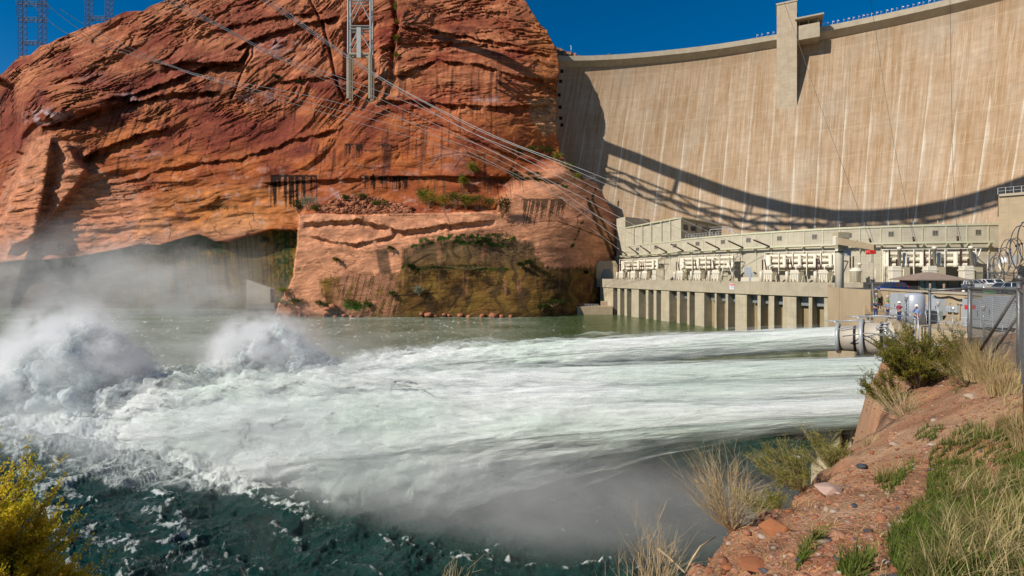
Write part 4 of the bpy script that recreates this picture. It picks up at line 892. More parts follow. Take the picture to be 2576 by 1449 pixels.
mb = MB(); dx = (b1-b0).normalized(); sdv = Vector((-dx.y, dx.x, 0))*.35
mb.hexa([b0-sdv+Vector((0, 0, -.9)), b1-sdv+Vector((0, 0, -.8)), b1+sdv+Vector((0, 0, -.8)), b0+sdv+Vector((0, 0, -.9)), b0-sdv+Vector((0, 0, .9)), b1-sdv+Vector((0, 0, .5)), b1+sdv+Vector((0, 0, .5)), b0+sdv+Vector((0, 0, .9))]); bl('boom', mb, simple('boom_paint', (.30, .23, .14), .5), cr)
mb = MB(); q = b0+Vector((0, -.2, 0)); mb.cbox(q.x-.7, q.x+.2, q.y-.5, q.y+.6, q.z-1.2, q.z+1.1, .15); bl('boom_end', mb, M['cream'], cr)
mb = MB(); q = b1+Vector((-.6, 0, -1.3)); mb.cbox(q.x-.9, q.x+.7, q.y-.5, q.y+.5, q.z-.4, q.z+.5, .12); mb.lathe([(.4, -.5), (.4, .5)], (q.x-.9, q.y, q.z), 10); hoi = bl('hoist', mb, simple('hoist_red', (.6, .04, .03), .4), cr)
mb = MB(); mb.tube([q, q+Vector((0, 0, -2.2))], .06, 5); mb.tube([q+Vector((.3, 0, 0)), q+Vector((.3, 0, -6))], .04, 5); mb.tube([q+Vector((.3, 0, -6)), q+Vector((.6, 0, -6.5)), q+Vector((.3, 0, -7)), q+Vector((0, 0, -6.7))], .1, 6); o = link('hook', mb.mesh('hook'), M['rubber'], hoi); 
mb = MB(); q2 = q+Vector((-.2, 0, -2.2)); mb.tube([q2+Vector((-.5, 0, -1.8)), q2+Vector((-.5, 0, -.3)), q2, q2+Vector((.5, 0, -.3)), q2+Vector((.5, 0, -1.8))], .07, 5); bl('lifting_yoke', mb, M['galv'], cr)
mb = MB(); mb.cbox(p.x+.6, p.x+1.9, p.y-1.6, p.y-.9, 28.4, 30, .05); bl('control_box', mb, M['grey'], cr)
mb = MB(); mb.cbox(p.x-1.0, p.x-.1, p.y-2.1, p.y-1.2, 31.4, 32.9, .08); bl('motor', mb, M['greyd'], cr)
mb = MB(); pts = [Vector((p.x+1.6, p.y-1.2, 28.9)), Vector((p.x+2.7, p.y-2, 30.4)), Vector((p.x+3.2, p.y-2, 32.3))]
for k in range(1, 9): c_ = b0.lerp(b1, .3+k*.07); pts += [c_+Vector((0, 0, -2.0 if k % 2 else -1.3))]
mb.tube(pts, .06, 5); bl('festoon_cable', mb, M['rubber'], cr)

# ------------------------------------------------------------------ pylons
M['pyl'] = simple('pylon_grey', (.20, .25, .33), .5, .2); M['pylw'] = simple('pylon_pale_grey', (.45, .45, .42), .45, .2)
def lattice(mb, a, b, w0, w1, n, r):
    ax = (b-a)
    def ring(t): w = w0+(w1-w0)*t; c = a+ax*t; return [c+Vector((sx*w, sy*w, 0)) for sx, sy in ((-1, -1), (1, -1), (1, 1), (-1, 1))]
    pr = ring(0)
    for k in range(1, n+1):
        nx = ring(k/n)
        for j in range(4):
            mb.bar(pr[j], nx[j], r*1.5); mb.bar(nx[j], nx[(j+1) % 4], r); mb.bar(pr[j], nx[(j+1) % 4], r)
        pr = nx
def hpylon(x, y, zb, H, label, sp=7.0, zx=()):
    t = empty('transmission_pylon', (x, y, zb), label=label, cat='pylon', group='steel pylons on the canyon rim')
    for s in (-1, 1):
        mb = MB(); lattice(mb, Vector((x+s*sp, y, zb-6)), Vector((x+s*sp, y, zb+H)), 1.9, 1.9, 15, .24); bl('tower_leg', mb, M['pyl'], t)
    for z, e in zx:
        mb = MB(); zz_ = zb+z
        for y0 in (-1.6, 1.6):
            mb.bar((x-sp-e, y+y0, zz_), (x+sp+e, y+y0, zz_), .4); mb.bar((x-sp-e, y+y0, zz_+2.2), (x+sp+e, y+y0, zz_+2.2), .4)
            n = 10
            for k in range(n): a = x-sp-e+(2*sp+2*e)*k/n; b = x-sp-e+(2*sp+2*e)*(k+1)/n; mb.bar((a, y+y0, zz_+(k % 2)*2.2), (b, y+y0, zz_+((k+1) % 2)*2.2), .3)
        bl('cross_arm', mb, M['pyl'], t)
    for s in (-1, 1):
        mb = MB(); q = Vector((x+s*(sp+5), y, zb+zx[-1][0])); mb.bar(q, q+Vector((0, 0, -8)), .35); bl('insulator_string', mb, M['pyl'], t)
hpylon(*PX(81, 420, 198)[:2], 196, 62, 'grey lattice pylon at the far left of the rim', 8.0, [(16, 0), (35, 3), (48, 4)])
hpylon(*PX(249, 440, 220)[:2], 222, 60, 'grey lattice pylon on the rim right of the far left one', 8.6, [(20, 0), (44, 4)])
# pylon standing on the rock shelf
pc = PX(906, 337, 0); z0_ = ZC+(VH-204)/F*337; z1_ = ZC+(VH-140)/F*337
pl = empty('shelf_pylon', (pc.x, 337, z0_), label='large pale steel pylon on four concrete legs standing against the red cliff', cat='pylon')
for sx in (-1, 1):
    for sy in (-1, 1):
        mb = MB(); cx = pc.x+sx*7.1; cy2 = 338+sy*2.6
        for g in (-.85, 0, .85): mb.box(cx+g-.38, cx+g+.38, cy2-.9+abs(g)*.3, cy2+.9, z0_-12, z1_-(0 if g == 0 else .3))
        bl('concrete_leg', mb, M['conc'], pl)
mb = MB(); mb.add([(pc.x-6.2, 335.6, z1_), (pc.x-6.2, 335.6, z1_-3), (pc.x-2.6, 335.6, z1_-.2), (pc.x+2.6, 335.6, z1_-.2), (pc.x+6.2, 335.6, z1_-3), (pc.x+6.2, 335.6, z1_),
    (pc.x-6.2, 337, z1_), (pc.x-6.2, 337, z1_-3), (pc.x-2.6, 337, z1_-.2), (pc.x+2.6, 337, z1_-.2), (pc.x+6.2, 337, z1_-3), (pc.x+6.2, 337, z1_)], [(0, 1, 2, 3, 4, 5), (11, 10, 9, 8, 7, 6)]+[(j, 6+j, 6+(j+1) % 6, (j+1) % 6) for j in range(6)])
mb.box(pc.x-7.6, pc.x+7.6, 335, 341, z1_, z1_+1.2); bl('cap_beam', mb, M['conc'], pl)
mb = MB(); mb.box(pc.x-1.6, pc.x+1.2, 334.4, 335, z1_-2.4, z1_+17.5); bl('duct', mb, M['pylw'], pl)
for sx in (-1, 1):
    for sy in (-1, 1):
        mb = MB(); mb.bar((pc.x+sx*7.4, 338+sy*2.6, z1_+1), (pc.x+sx*7.2, 338+sy*2.4, z1_+70), .95); bl('steel_leg', mb, M['pylw'], pl)
for sy in (-1, 1):
    for k, zz_ in enumerate(np.arange(z1_+3, z1_+64, 19)):
        mb = MB(); y = 338+sy*2.6
        mb.bar((pc.x-7.2, y, zz_+14), (pc.x+7.2, y, zz_+14), .65); mb.bar((pc.x-7.2, y, zz_+15.8), (pc.x+7.2, y, zz_+15.8), .6)
        mb.bar((pc.x-7.2, y, zz_), (pc.x, y, zz_+14), .5); mb.bar((pc.x+7.2, y, zz_), (pc.x, y, zz_+14), .5)
        bl('cross_bracing', mb, M['pylw'], pl)
# hill and masts behind the dam's left end
hx = np.linspace(1380, 1500, 60); rows = []
for k, (dd, dv) in enumerate([(400, 40), (405, 0), (440, -6), (520, -5)]):
    top_ = np.interp(hx, [1380, 1405, 1430, 1455, 1475, 1492, 1500], [112, 127, 136, 144, 150, 158, 164])+dv+3*fbm(hx/6, hx*0+k, 4, 300+k)
    rows.append(np.stack([(hx-1288)/F*dd, np.full(60, dd)+5*fbm(hx/9, hx*0, 3, 310+k), ZC-(top_-VH)/F*dd], -1))
link('hill', npmesh('hill', np.array(rows).reshape(-1, 3), gridfaces(4, 60)[:, ::-1], True, np.tile(np.array([.33, .16, .09]), (240, 1))*(1+.4*fbm(np.tile(hx, 4)/3, np.arange(240)/60., 3, 5)[:, None])), M['rock'], kind='structure')
mb = MB(); q = P(1437, 133, 404); mb.tube([q, P(1437, 115, 404)], .35, 6); mb.tube([P(1437, 115, 404), P(1434, 116, 404)], .4, 6); mb.build('light_mast', M['pylw'], label='tall thin lamp mast on the hill behind the dam', cat='mast')
mb = MB(); q = P(1531, 152, 372); mb.box(q.x-.5, q.x+.5, q.y-.5, q.y+.5, q.z-6, q.z+5); mb.build('chimney_post', M['greyd'], label='short dark post on the crest near the left end', cat='post')
# flags along the crest
M['flagw'] = simple('flag_cloth_white', (.8, .78, .75), .7); M['flagr'] = simple('flag_cloth_red', (.6, .07, .08), .7)
def flag(i):
    t = empty('flag', label='small red and white flag on a thin pole along the dam crest', cat='flag', group='flags along the dam crest')
    mb = MB(); mb.bar((0, 0, 0), (0, 0, 4.6), .18); link('pole', mb.mesh('pole'), M['pylw'], t)
    mb = MB(); mb.add([(0, 0, 4.6), (1.2, .1, 4.2), (2.0, -.1, 4.0), (1.8, -.1, 2.7), (1.0, .1, 3.0), (0, 0, 3.2)], [(0, 1, 2, 3, 4, 5)]); c_ = link('cloth', mb.mesh('cloth'), M['flagw'], t)
    mb = MB(); mb.add([(.0, -.03, 3.9), (1.1, .07, 3.55), (1.9, -.13, 3.3), (1.8, -.13, 2.72), (1.0, .07, 3.0), (0, -.03, 3.3)], [(0, 1, 2, 3, 4, 5)]); link('stripe', mb.mesh('stripe'), M['flagr'], c_)
    return t
fl0 = None
for i, uu in enumerate([1903, 1915, 1929, 1944, 2067, 2074, 2081, 2095, 2107, 2122, 2134, 2147, 2161, 2171, 2182, 2193, 2205, 2217, 2231, 2244, 2257, 2271, 2284, 2298, 2311, 2324, 2338, 2352, 2365, 2378, 2391]):
    t = th_at(uu, 178.); q = dpt(np.array(t), np.array(178.6), 4.2); kw = dict(loc=tuple(map(float, q)), rz=.3*math.sin(i*2.3), scale=.5)
    if fl0 is None: fl0 = flag(0); fl0.location = kw['loc']; fl0.scale = (.5,)*3
    else: copy_tree(fl0, **kw)
# ------------------------------------------------------------------ overhead lines
M['wire'] = simple('bright_aluminium_cable', (.6, .59, .56), .35, .3); M['wired'] = simple('dark_steel_cable', (.07, .07, .07), .5)
def wire(pts, r, mat, label, grp, ins=None):
    pp = [P(a, b, d) for a, b, d in pts]; n = len(pp); out = []
    for i in range(n-1):                                    # Catmull-Rom through the survey points
        p0, p1, p2, p3 = pp[max(i-1, 0)], pp[i], pp[i+1], pp[min(i+2, n-1)]
        for k in range(10):
            t = k/10; out.append(.5*((2*p1)+(-p0+p2)*t+(2*p0-5*p1+4*p2-p3)*t*t+(-p0+3*p1-3*p2+p3)*t**3))
    out.append(pp[-1])
    o = empty('power_cable', out[-1], label=label, cat='cable', group=grp)
    mb = MB(); mb.tube(out, r, 5, r2=r*.5 if r > .1 else r); bl('conductor', mb, mat, o)
    if ins:
        a, b = out[-1], out[-2]; d = (out[-8]-a).normalized(); mb = MB(); prof = []
        mb.tube([a+d*.5, a+d*(ins+.5)], .34, 8); bl('insulator_string', mb, M['brown'], o)
for i, (pts, eu) in enumerate([
    ([(40, -35, 250), (133, 60, 262), (200, 97, 270), (300, 130, 282), (433, 168, 294), (500, 192, 298), (860, 297, 308), (1250, 420, 315)], 1588),
    ([(75, -25, 250), (180, 60, 262), (260, 105, 272), (433, 167, 292), (520, 196, 298), (860, 280, 306), (1250, 400, 312)], 1618),
    ([(150, 22, 262), (260, 88, 272), (433, 165, 290), (540, 196, 296), (860, 261, 304), (1250, 385, 308)], 1648),
    ([(380, -20, 240), (470, 32, 250), (560, 72, 258), (700, 148, 270), (860, 221, 280), (1050, 318, 288), (1300, 440, 288)], 1690),
    ([(410, -8, 242), (560, 70, 257), (700, 146, 268), (860, 208, 276), (1050, 292, 282), (1300, 412, 280)], 1732),
    ([(425, -8, 244), (560, 66, 256), (700, 140, 266), (860, 196, 272), (1050, 268, 276), (1300, 390, 270)], 1775),
    ([(640, -12, 225), (760, 68, 234), (880, 152, 242), (1000, 226, 246), (1150, 316, 246), (1400, 425, 236)], 1822),
    ([(655, -8, 226), (760, 63, 232), (880, 146, 238), (1000, 220, 241), (1200, 326, 238), (1450, 430, 224)], 1880),
    ([(672, -8, 226), (780, 72, 231), (900, 157, 236), (1020, 230, 238), (1250, 344, 230), (1500, 440, 214)], 1945)]):
    e = fpt(eu, 2.4, 35.1); du = 1288+F*e.x/e.y; dv_ = VH-(e.z-ZC)/e.y*F
    wire(pts+[(du, dv_, e.y)], .17, M['wire'], 'thin bright power cable sweeping down across the red cliff to the station wall', 'power cables across the cliff', 7)
for i, (pts, lab_) in enumerate([([(1950, -40, 210), (1970, 0, 208), (1997, 74, 204), (2021, 143, 200), (2065, 270, 195), (2128, 440, 190)], 'left'), ([(2184, -40, 205), (2190, 0, 203), (2208, 112, 200), (2232, 267, 195), (2264, 440, 190)], 'middle'), ([(2389, -40, 200), (2390, 0, 199), (2392, 152, 195), (2398, 440, 186)], 'right')]):
    eu = (2190, 2294, 2400)[i]; e = fpt(eu, 2.4, 35.1); du = 1288+F*e.x/e.y; dv_ = VH-(e.z-ZC)/e.y*F
    wire(pts+[(du, dv_, e.y)], .06, M['wired'], 'thin dark cable hanging steeply in front of the dam, %s one of three' % lab_, 'dark cables in front of the dam', 1.6)
# ------------------------------------------------------------------ parking terrace, outlet works and walkway
ow = empty('outlet_works', (45, 55, 19), label='tan concrete outlet works with stepped walls and walkway above the jets', cat='building')
M['tanc'] = concrete('tan_concrete', (.46, .355, .225), (.30, .19, .09), .30, panel=(5.2, 30, .05))
M['asph'] = simple('asphalt', (.06, .058, .055), .9, 0, .25, 2)
def prismz(name, pts, z0, z1, mat, par=ow):
    mb = MB(); mb.prism([tuple(p) for p in pts], z0, z1); return bl(name, mb, mat, par)
def xy(u, D): return ((u-1288)/F*D, D)
prismz('river_wall', [xy(2082, 70), xy(2190, 57.5), (xy(2190, 57.5)[0]+1.2, 58), (xy(2082, 70)[0]+1.2, 71)], -4, 22.1, M['tanc'])
prismz('wall_return', [xy(2082, 70), (xy(2082, 70)[0]+1.2, 71), (xy(2082, 131)[0]+1.2, 131), xy(2082, 131)], -4, 21.2, M['tanc'])
wl = [xy(2215, 59), xy(2300, 52.5), xy(2440, 45), xy(2620, 37)]
back = [(p[0]+.45, p[1]+.35) for p in wl][::-1]
prismz('terrace_wall', wl+back, 12, 22.1, M['tanc'])
prismz('wall_coping', [(p[0]-.12, p[1]-.1) for p in wl]+[(p[0]+.15, p[1]+.1) for p in back], 22.1, 22.3, M['conc'])
# parking surface
park = empty('parking_terrace', (70, 90, ZD), label='asphalt parking terrace behind the outlet works wall', cat='terrace')
mb = MB(); pp = [xy(2190, 62), xy(2215, 59.4), xy(2440, 45.4), xy(2620, 37.4), (140, 50), (190, 160), (170, 176), (122, 178), xy(2190, 131)]
mb.prism(pp, 8, 21.0); mb.prism([xy(2082, 71), xy(2190, 62), xy(2190, 131), xy(2082, 131)], 12, ZD-.01); bl('surface', mb, M['asph'], park)
# walkway
wk = [xy(2196, 57), xy(2200, 54), xy(2306, 42.6), xy(2440, 37.5), xy(2640, 31), xy(2640, 38), xy(2440, 45), xy(2300, 52.5), xy(2215, 58.8)]
prismz('walkway', wk, -4, 19.45, M['tanc']); prismz('walkway_edge', [wk[1], wk[2], wk[3], wk[4], (wk[4][0]+.2, wk[4][1]+.4), (wk[3][0]+.2, wk[3][1]+.45), (wk[2][0]+.35, wk[2][1]+.3), (wk[1][0]+.35, wk[1][1]+.1)], 19.452, 19.6, M['conc'])
# lower gallery in front of the walkway
prismz('lower_gallery', [xy(2268, 44), xy(2330, 36.5), xy(2560, 30), xy(2640, 33), xy(2440, 38), xy(2300, 43)], -4, 17.2, M['tanc'])
prismz('jet_bay', [xy(2225, 47.5), xy(2290, 42), xy(2306, 43.5), xy(2200, 54.5), xy(2196, 52)], -4, 14.5, M['tanc'])
prismz('buttress', [xy(2040, 39.5), xy(2112, 36.5), xy(2118, 37.4), xy(2046, 40.6)], -4, 13.2, M['pier'])
prismz('buttress', [xy(2118, 37.5), xy(2142, 36.5), xy(2160, 38), xy(2130, 39.5)], -4, 13.3, M['pier'])
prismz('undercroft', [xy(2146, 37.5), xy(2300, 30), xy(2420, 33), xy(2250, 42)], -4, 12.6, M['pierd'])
# stair beside wall
mb = MB()
for k in range(9):
    q = Vector((*xy(2196, 57.6), 0)).lerp(Vector((*xy(2212, 58.6), 0)), k/8); mb.box(q.x-1.0+.12*k, q.x+1.6, q.y-.1+k*.28, q.y+.25+k*.28, 19.4, 19.7+k*.3)
bl('stair', mb, M['tanc'], ow)
def railing(pts, z, h=1.1, n=None, name='railing', par=ow, r=.028, mat=None):
    mb = MB(); pts = [Vector((*p, z)) if len(p) == 2 else Vector(p) for p in pts]
    for a, b in zip(pts[:-1], pts[1:]):
        k = max(1, round((b-a).length/1.8))
        for i in range(k+1): q = a.lerp(b, i/k); mb.tube([q, q+Vector((0, 0, h))], r, 6)
        for hh in (h*.5, h): mb.tube([a+Vector((0, 0, hh)), b+Vector((0, 0, hh))], r, 6)
    return bl(name, mb, mat or M['galvr'], par)
M['galvr'] = simple('rail_galvanised', (.38, .39, .40), .4, .4)
wr = [(wk[1][0]+.1, wk[1][1]+.1), (wk[2][0]+.15, wk[2][1]+.1), (wk[3][0], wk[3][1]+.2), (wk[4][0], wk[4][1]+.3)]
railing(wr[:2], 19.6); railing([(wr[1][0]+.5, wr[1][1]-.3), wr[2], wr[3]], 19.6)
railing([(*xy(2194, 58), 22.1), (*xy(2199, 54.5), 19.5)], 0, 1.0, name='stair_rail')
railing([(*xy(2262, 45.5), 17.8), (*xy(2300, 42.9), 17.6)], 0, 1.9, name='ladder_rail')
# steel door in the terrace wall and cabinets
def wallpt(u, out, z):
    a = [Vector((*p, 0)) for p in wl]
    for i in range(len(a)-1):
        ua, ub = 1288+F*a[i].x/a[i].y, 1288+F*a[i+1].x/a[i+1].y
        if u <= ub or i == len(a)-2:
            # intersect ray with wall segment
            d = Vector(((u-1288)/F, 1, 0)); s = a[i+1]-a[i]; den = d.x*s.y-d.y*s.x; k = (a[i].x*s.y-a[i].y*s.x)/den; n_ = Vector((s.y, -s.x, 0)).normalized()
            if n_.dot(d) > 0: n_ = -n_
            return d*k+n_*out+Vector((0, 0, z)), s.normalized(), n_
def wallbox(name, u0, u1, v0, v1, depth, mat, label=None, cat=None, D_=None, par=None, c=.03, out=.0):
    p, s, n_ = wallpt((u0+u1)/2, out+depth, 0); k = p.y
    z1 = ZC-(v0-VH)/F*k; z0 = ZC-(v1-VH)/F*k; a, _, _ = wallpt(u0, 0, 0); b, _, _ = wallpt(u1, 0, 0); wd = (b-a).length*.94; ctr = (a+b)/2+n_*(out+depth/2)
    rz = math.atan2(s.y, s.x)
    mb = MB(); mb.cbox(-wd/2, wd/2, -depth/2, depth/2, 0, z1-z0, c)
    o = link(name, mb.mesh(name), mat, par, (ctr.x, ctr.y, z0), rz, **({'label': label, 'cat': cat} if label else {})); return o, wd, z1-z0, rz
def sub(o, name, x0, x1, y0, y1, z0, z1, mat):
    mb = MB(); mb.cbox(x0, x1, y0, y1, z0, z1, .01); return link(name, mb.mesh(name), mat, o)
o, wd, h, rz = wallbox('steel_door', 2247, 2263, 738, 794, .12, M['greyd'], 'tan door with grey frame in the wall behind the workers', 'door'); sub(o, 'leaf', -wd*.4, wd*.4, -.1, -.05, .05, h*.93, simple('door_tan', (.55, .44, .28), .6)); 
o, wd, h, rz = wallbox('cabinet', 2263, 2281, 738, 794, .9, M['grey'], 'tall grey steel cabinet between the door and the round tank', 'cabinet'); sub(o, 'door', -wd*.45, wd*.45, -.5, -.455, .2, h*.95, M['grey']); sub(o, 'handle', wd*.25, wd*.33, -.54, -.5, h*.4, h*.55, M['greyd'])
# round tank
p = PX(2299, 46.2, 19.46)
tk = empty('round_tank', p, label='grey upright cylindrical tank with domed top behind the worker in white helmet', cat='tank')
M['tankp'] = simple('tank_paint', (.37, .395, .43), .38, .1, .06)
mb = MB(); mb.lathe([(.82, 0), (.82, 2.55), (.70, 2.68), (.4, 2.78), (0, 2.82)], (0, 0, 0), 32); link('shell', mb.mesh('shell'), M['tankp'], tk)
mb = MB(); mb.lathe([(.86, 0), (.86, .08), (.83, .08)], (0, 0, 0), 32); link('base_ring', mb.mesh('ring'), M['greyd'], tk)
mb = MB(); mb.lathe([(.30, 0), (.34, .05), (0, .06)], (0, 0, 0), 18); q = link('manhole', mb.mesh('manhole'), M['tankp'], tk, (.55, -.62, .95)); q.rotation_euler = (R(90), 0, R(40))
mb = MB()
for dx in (-.06, .06): mb.tube([(-.95+dx*3, -.35, 0), (-.95+dx*3, -.35, 2.6)], .02, 5)
for k in range(9): mb.tube([(-1.13, -.35, .2+k*.28), (-.77, -.35, .2+k*.28)], .015, 5)
link('ladder', mb.mesh('ladder'), M['galvr'], tk)
# electrical boxes on the wall
for (nm, u0, u1, v0, v1, d, lab_, red) in [
    ('switch_box', 2342, 2354, 741, 779, .35, 'tall narrow grey switch box with red stickers on the tan wall', 1),
    ('switch_box', 2355, 2382, 752, 793, .7, 'large grey switchgear cabinet right of the narrow one with stickers', 0),
    ('control_box', 2332, 2340, 763, 776, .2, 'small grey control box with sticker, upper of two by the pipe', 1),
    ('control_box', 2332, 2340, 778, 790, .2, 'small grey control box with red button, lower of two by the pipe', 1),
    ('meter_box', 2387, 2397, 770, 785, .25, 'small grey meter box hanging right of the large switchgear', 0),
    ('meter_box', 2401, 2413, 769, 786, .25, 'grey meter box with round glass dial right of the other meter', 2),
    ('large_cabinet', 2461, 2490, 752, 822, 1.2, 'pale blue grey steel cabinet behind the chain link, left one', 1),
    ('large_cabinet', 2492, 2524, 752, 822, 1.5, 'wide pale blue grey cabinet behind the chain link, middle one', 1),
    ('large_cabinet', 2530, 2560, 745, 822, 1.6, 'tall pale blue grey cabinet behind the chain link, right one', 0),
    ('wall_frame', 2430, 2442, 760, 805, .12, 'dark framed doorway in the wall behind the fence post', 3)]:
    o, wd, h, rz = wallbox(nm, u0, u1, v0, v1, d, M['grey'] if red != 3 else M['greyd'], lab_, 'cabinet' if red != 3 else 'door')
    if red == 3: sub(o, 'leaf', -wd*.38, wd*.38, -d/2-.06, -d/2-.005, .1, h*.95, simple('door_ochre', (.5, .3, .1), .6)); continue
    sub(o, 'door', -wd*.42, wd*.42, -d/2-.035, -d/2-.004, h*.06, h*.94, M['grey']); sub(o, 'handle', wd*.25, wd*.32, -d/2-.07, -d/2-.035, h*.4, h*.6, M['greyd'])
    if red == 1: sub(o, 'sticker', -wd*.2, wd*.12, -d/2-.045, -d/2-.036, h*.62, h*.78, M['red'])
    if red == 2: mb = MB(); mb.lathe([(wd*.25, 0), (wd*.25, .08), (0, .1)], (0, 0, 0), 14); g_ = link('dial', mb.mesh('dial'), simple('dial_glass', (.7, .7, .68), .2), o, (0, -d/2-.03, h*.6)); g_.rotation_euler = (R(90), 0, 0)
# long low cabinet in front
p, s_, n_ = wallpt(2365, 1.6, 19.46); rzw = math.atan2(s_.y, s_.x)
t = empty('low_cabinet', p, rzw, label='long low pale grey cabinet on the walkway in front of the switchgear', cat='cabinet')
mb = MB(); mb.cbox(-2.4, 1.0, -.5, .5, .1, 1.25, .03); link('body', mb.mesh('body'), M['grey'], t); mb = MB(); mb.cbox(1.05, 2.2, -.45, .45, .0, 1.1, .03); link('side_cabinet', mb.mesh('sc'), simple('green_grey', (.22, .26, .24), .5), t)
mb = MB(); [mb.cbox(-2.35+k*1.15, -1.3+k*1.15, -.54, -.505, .2, 1.15, .01) for k in range(3)]; link('door_panel', mb.mesh('dp'), M['grey'], t)
# conduits along the wall top
for j, (zz_, u0, u1, lab_) in enumerate([(21.75, 2322, 2600, 'dark cable bundle draped along the top of the terrace wall'), (21.25, 2410, 2600, 'grey conduit running along the wall behind the chain link')]):
    mb = MB(); pts = []
    for k in range(30): uu = u0+(u1-u0)*k/29; q, _, _ = wallpt(uu, .12, zz_+(.12*math.sin(k*1.1) if j == 0 else 0)+(.3*(1-k/6) if k < 6 and j == 0 else 0)); pts.append(q)
    mb.tube(pts, .06 if j == 0 else .04, 6); mb.build('conduit', M['rubber'] if j == 0 else M['galvr'], label=lab_, cat='conduit')
for uu, a, b, lab_ in [(2392, 21.3, 20.6, 'short grey conduit dropping to the left meter box'), (2418, 21.3, 19.6, 'grey conduit dropping from the wall top to the walkway')]:
    q, _, _ = wallpt(uu, .12, 0); mb = MB(); mb.tube([(q.x, q.y, b), (q.x, q.y, a), (q.x+1.5, q.y-1.2, a)], .035, 6); mb.build('conduit', M['galvr'], label=lab_, cat='conduit')
# lamp posts with conical heads on the railing
for i, (uu, vb, vt, D, lab_) in enumerate([(2205, 795, 738, 55, 'leftmost slim railing lamp with cone head by the stair'), (2233, 800, 744, 52, 'second slim railing lamp with cone head between two workers'), (2278, 815, 748, 46, 'third slim railing lamp with cone head before the round tank'), (2360, 828, 760, 39.5, 'slim railing lamp with cone head before the switchgear'), (2474, 845, 770, 35.5, 'slim railing lamp with cone head behind the chain link')]):
    b_ = P(uu, vb, D); t_ = ZC-(vt-VH)/F*D; t = empty('walkway_lamp', b_, label=lab_, cat='lamp', group='cone headed lamps on the walkway railing'); h = t_-b_.z
    mb = MB(); mb.tube([(0, 0, 0), (0, 0, h-.2)], .035, 6); link('pole', mb.mesh('pole'), M['galvr'], t)
    mb = MB(); mb.lathe([(.04, h-.36), (.13, h-.10), (.15, h), (.13, h+.03), (0, h+.04)], (0, 0, 0), 14); link('lamp_head', mb.mesh('head'), simple('lamp_glass_grey', (.45, .42, .38), .3), t)
# ------------------------------------------------------------------ outlet tubes
M['tubep'] = simple('outlet_tube_paint', (.42, .37, .30), .45, .15, .2, .6); M['tubeg'] = simple('outlet_ring_grey', (.36, .38, .40), .4, .2)
JD = Vector((78, -64, 3)).normalized()                       # pipes come out of the wall against the flow direction
def outlet(c, r, label, open_=False):
    t = empty('outlet_tube', c, label=label, cat='pipe', group='river outlet tubes')
    def b(nm, prof, mat, n=36, caps=False):
        mb = MB(); mb.lathe(prof, (0, 0, 0), n, caps); o = link(nm, mb.mesh(nm), mat, t); o.rotation_euler = JD.to_track_quat('Z', 'Y').to_euler(); return o
    b('barrel', [(r*.80, 0), (r*1.0, .02), (r*1.02, 1.8), (r*1.25, 2.6), (r*1.3, 3.4), (r*1.3, 12), (r*.8, 12)], M['tubep'])
    b('mouth_ring', [(r*1.0, -.12), (r*1.22, -.1), (r*1.24, .22), (r*1.03, .24), (r*1.0, -.12)], M['tubeg'])
    b('dark_band', [(r*1.035, 1.55), (r*1.06, 1.6), (r*1.06, 1.78), (r*1.035, 1.8)], M['rubber'])
    b('flange', [(r*1.3, 5.2), (r*1.5, 5.25), (r*1.5, 5.5), (r*1.3, 5.55)], M['tubeg'])
    q = JD.to_track_quat('Z', 'Y')
    for rr, z in ((1.4, 5.15),):
        mb = MB()
        for k in range(24): a = k*math.pi/12; p = q@Vector((r*rr*math.cos(a), r*rr*math.sin(a), z)); mb.box(p.x-.07, p.x+.07, p.y-.07, p.y+.07, p.z-.07, p.z+.07)
        o = link('bolt', mb.mesh('bolt'), M['greyd'], t)
    if open_:
        b('lining', [(r*.98, .3), (r*.96, 2.0), (0, 2.0)], simple('dark_lining', (.02, .025, .03), .4))
    mb = MB()                                               # operating rods above the pipe
    for s in (-.5, .5):
        a = q@Vector((0, 0, -.6)); mb.tube([Vector((s, -s, r*1.35))+a, Vector((s, -s, r*1.5))+q@Vector((0, 0, 5))], .05, 6); 
    mb.tube([Vector((.5, -.5, r*1.35))+q@Vector((0, 0, -.6)), Vector((-.5, .5, r*1.35))+q@Vector((0, 0, -.6))], .05, 6)
    mb.tube([q@Vector((0, 0, .1))+Vector((0, 0, r*1.05)), q@Vector((0, 0, -.5))+Vector((0, 0, r*1.4))], .09, 6)
    link('valve_linkage', mb.mesh('linkage'), M['galvr'], t)
    return t
outlet(P(2108, 850, 58), 1.40, 'far outlet tube, its mouth hidden by a full white jet')
outlet(P(2168, 850, 51), 1.55, 'nearer outlet tube with open dark mouth and ring flange', True)
outlet(P(2315, 940, 40), 1.45, 'outlet tube hidden behind the big shrub, feeding the middle jet')
outlet(P(2330, 1010, 34), 1.35, 'nearest outlet tube, hidden by the bank and feeding the near jet')
mb = MB(); p = P(2252, 862, 46.5); mb.add([p, p+Vector((1.4, 0, -.1)), p+Vector((.9, .1, -.9)), p+Vector((.35, .1, -.8))]+[p+Vector((0, .12, 0)), p+Vector((1.4, .12, -.1)), p+Vector((.9, .22, -.9)), p+Vector((.35, .22, -.8))], [(3, 2, 1, 0), (4, 5, 6, 7), (0, 1, 5, 4), (1, 2, 6, 5), (2, 3, 7, 6), (3, 0, 4, 7)])
mb.build('tarpaulin', simple('purple_tarp', (.06, .03, .3), .5), label='small purple tarp on the pipework behind the big shrub', cat='tarp')
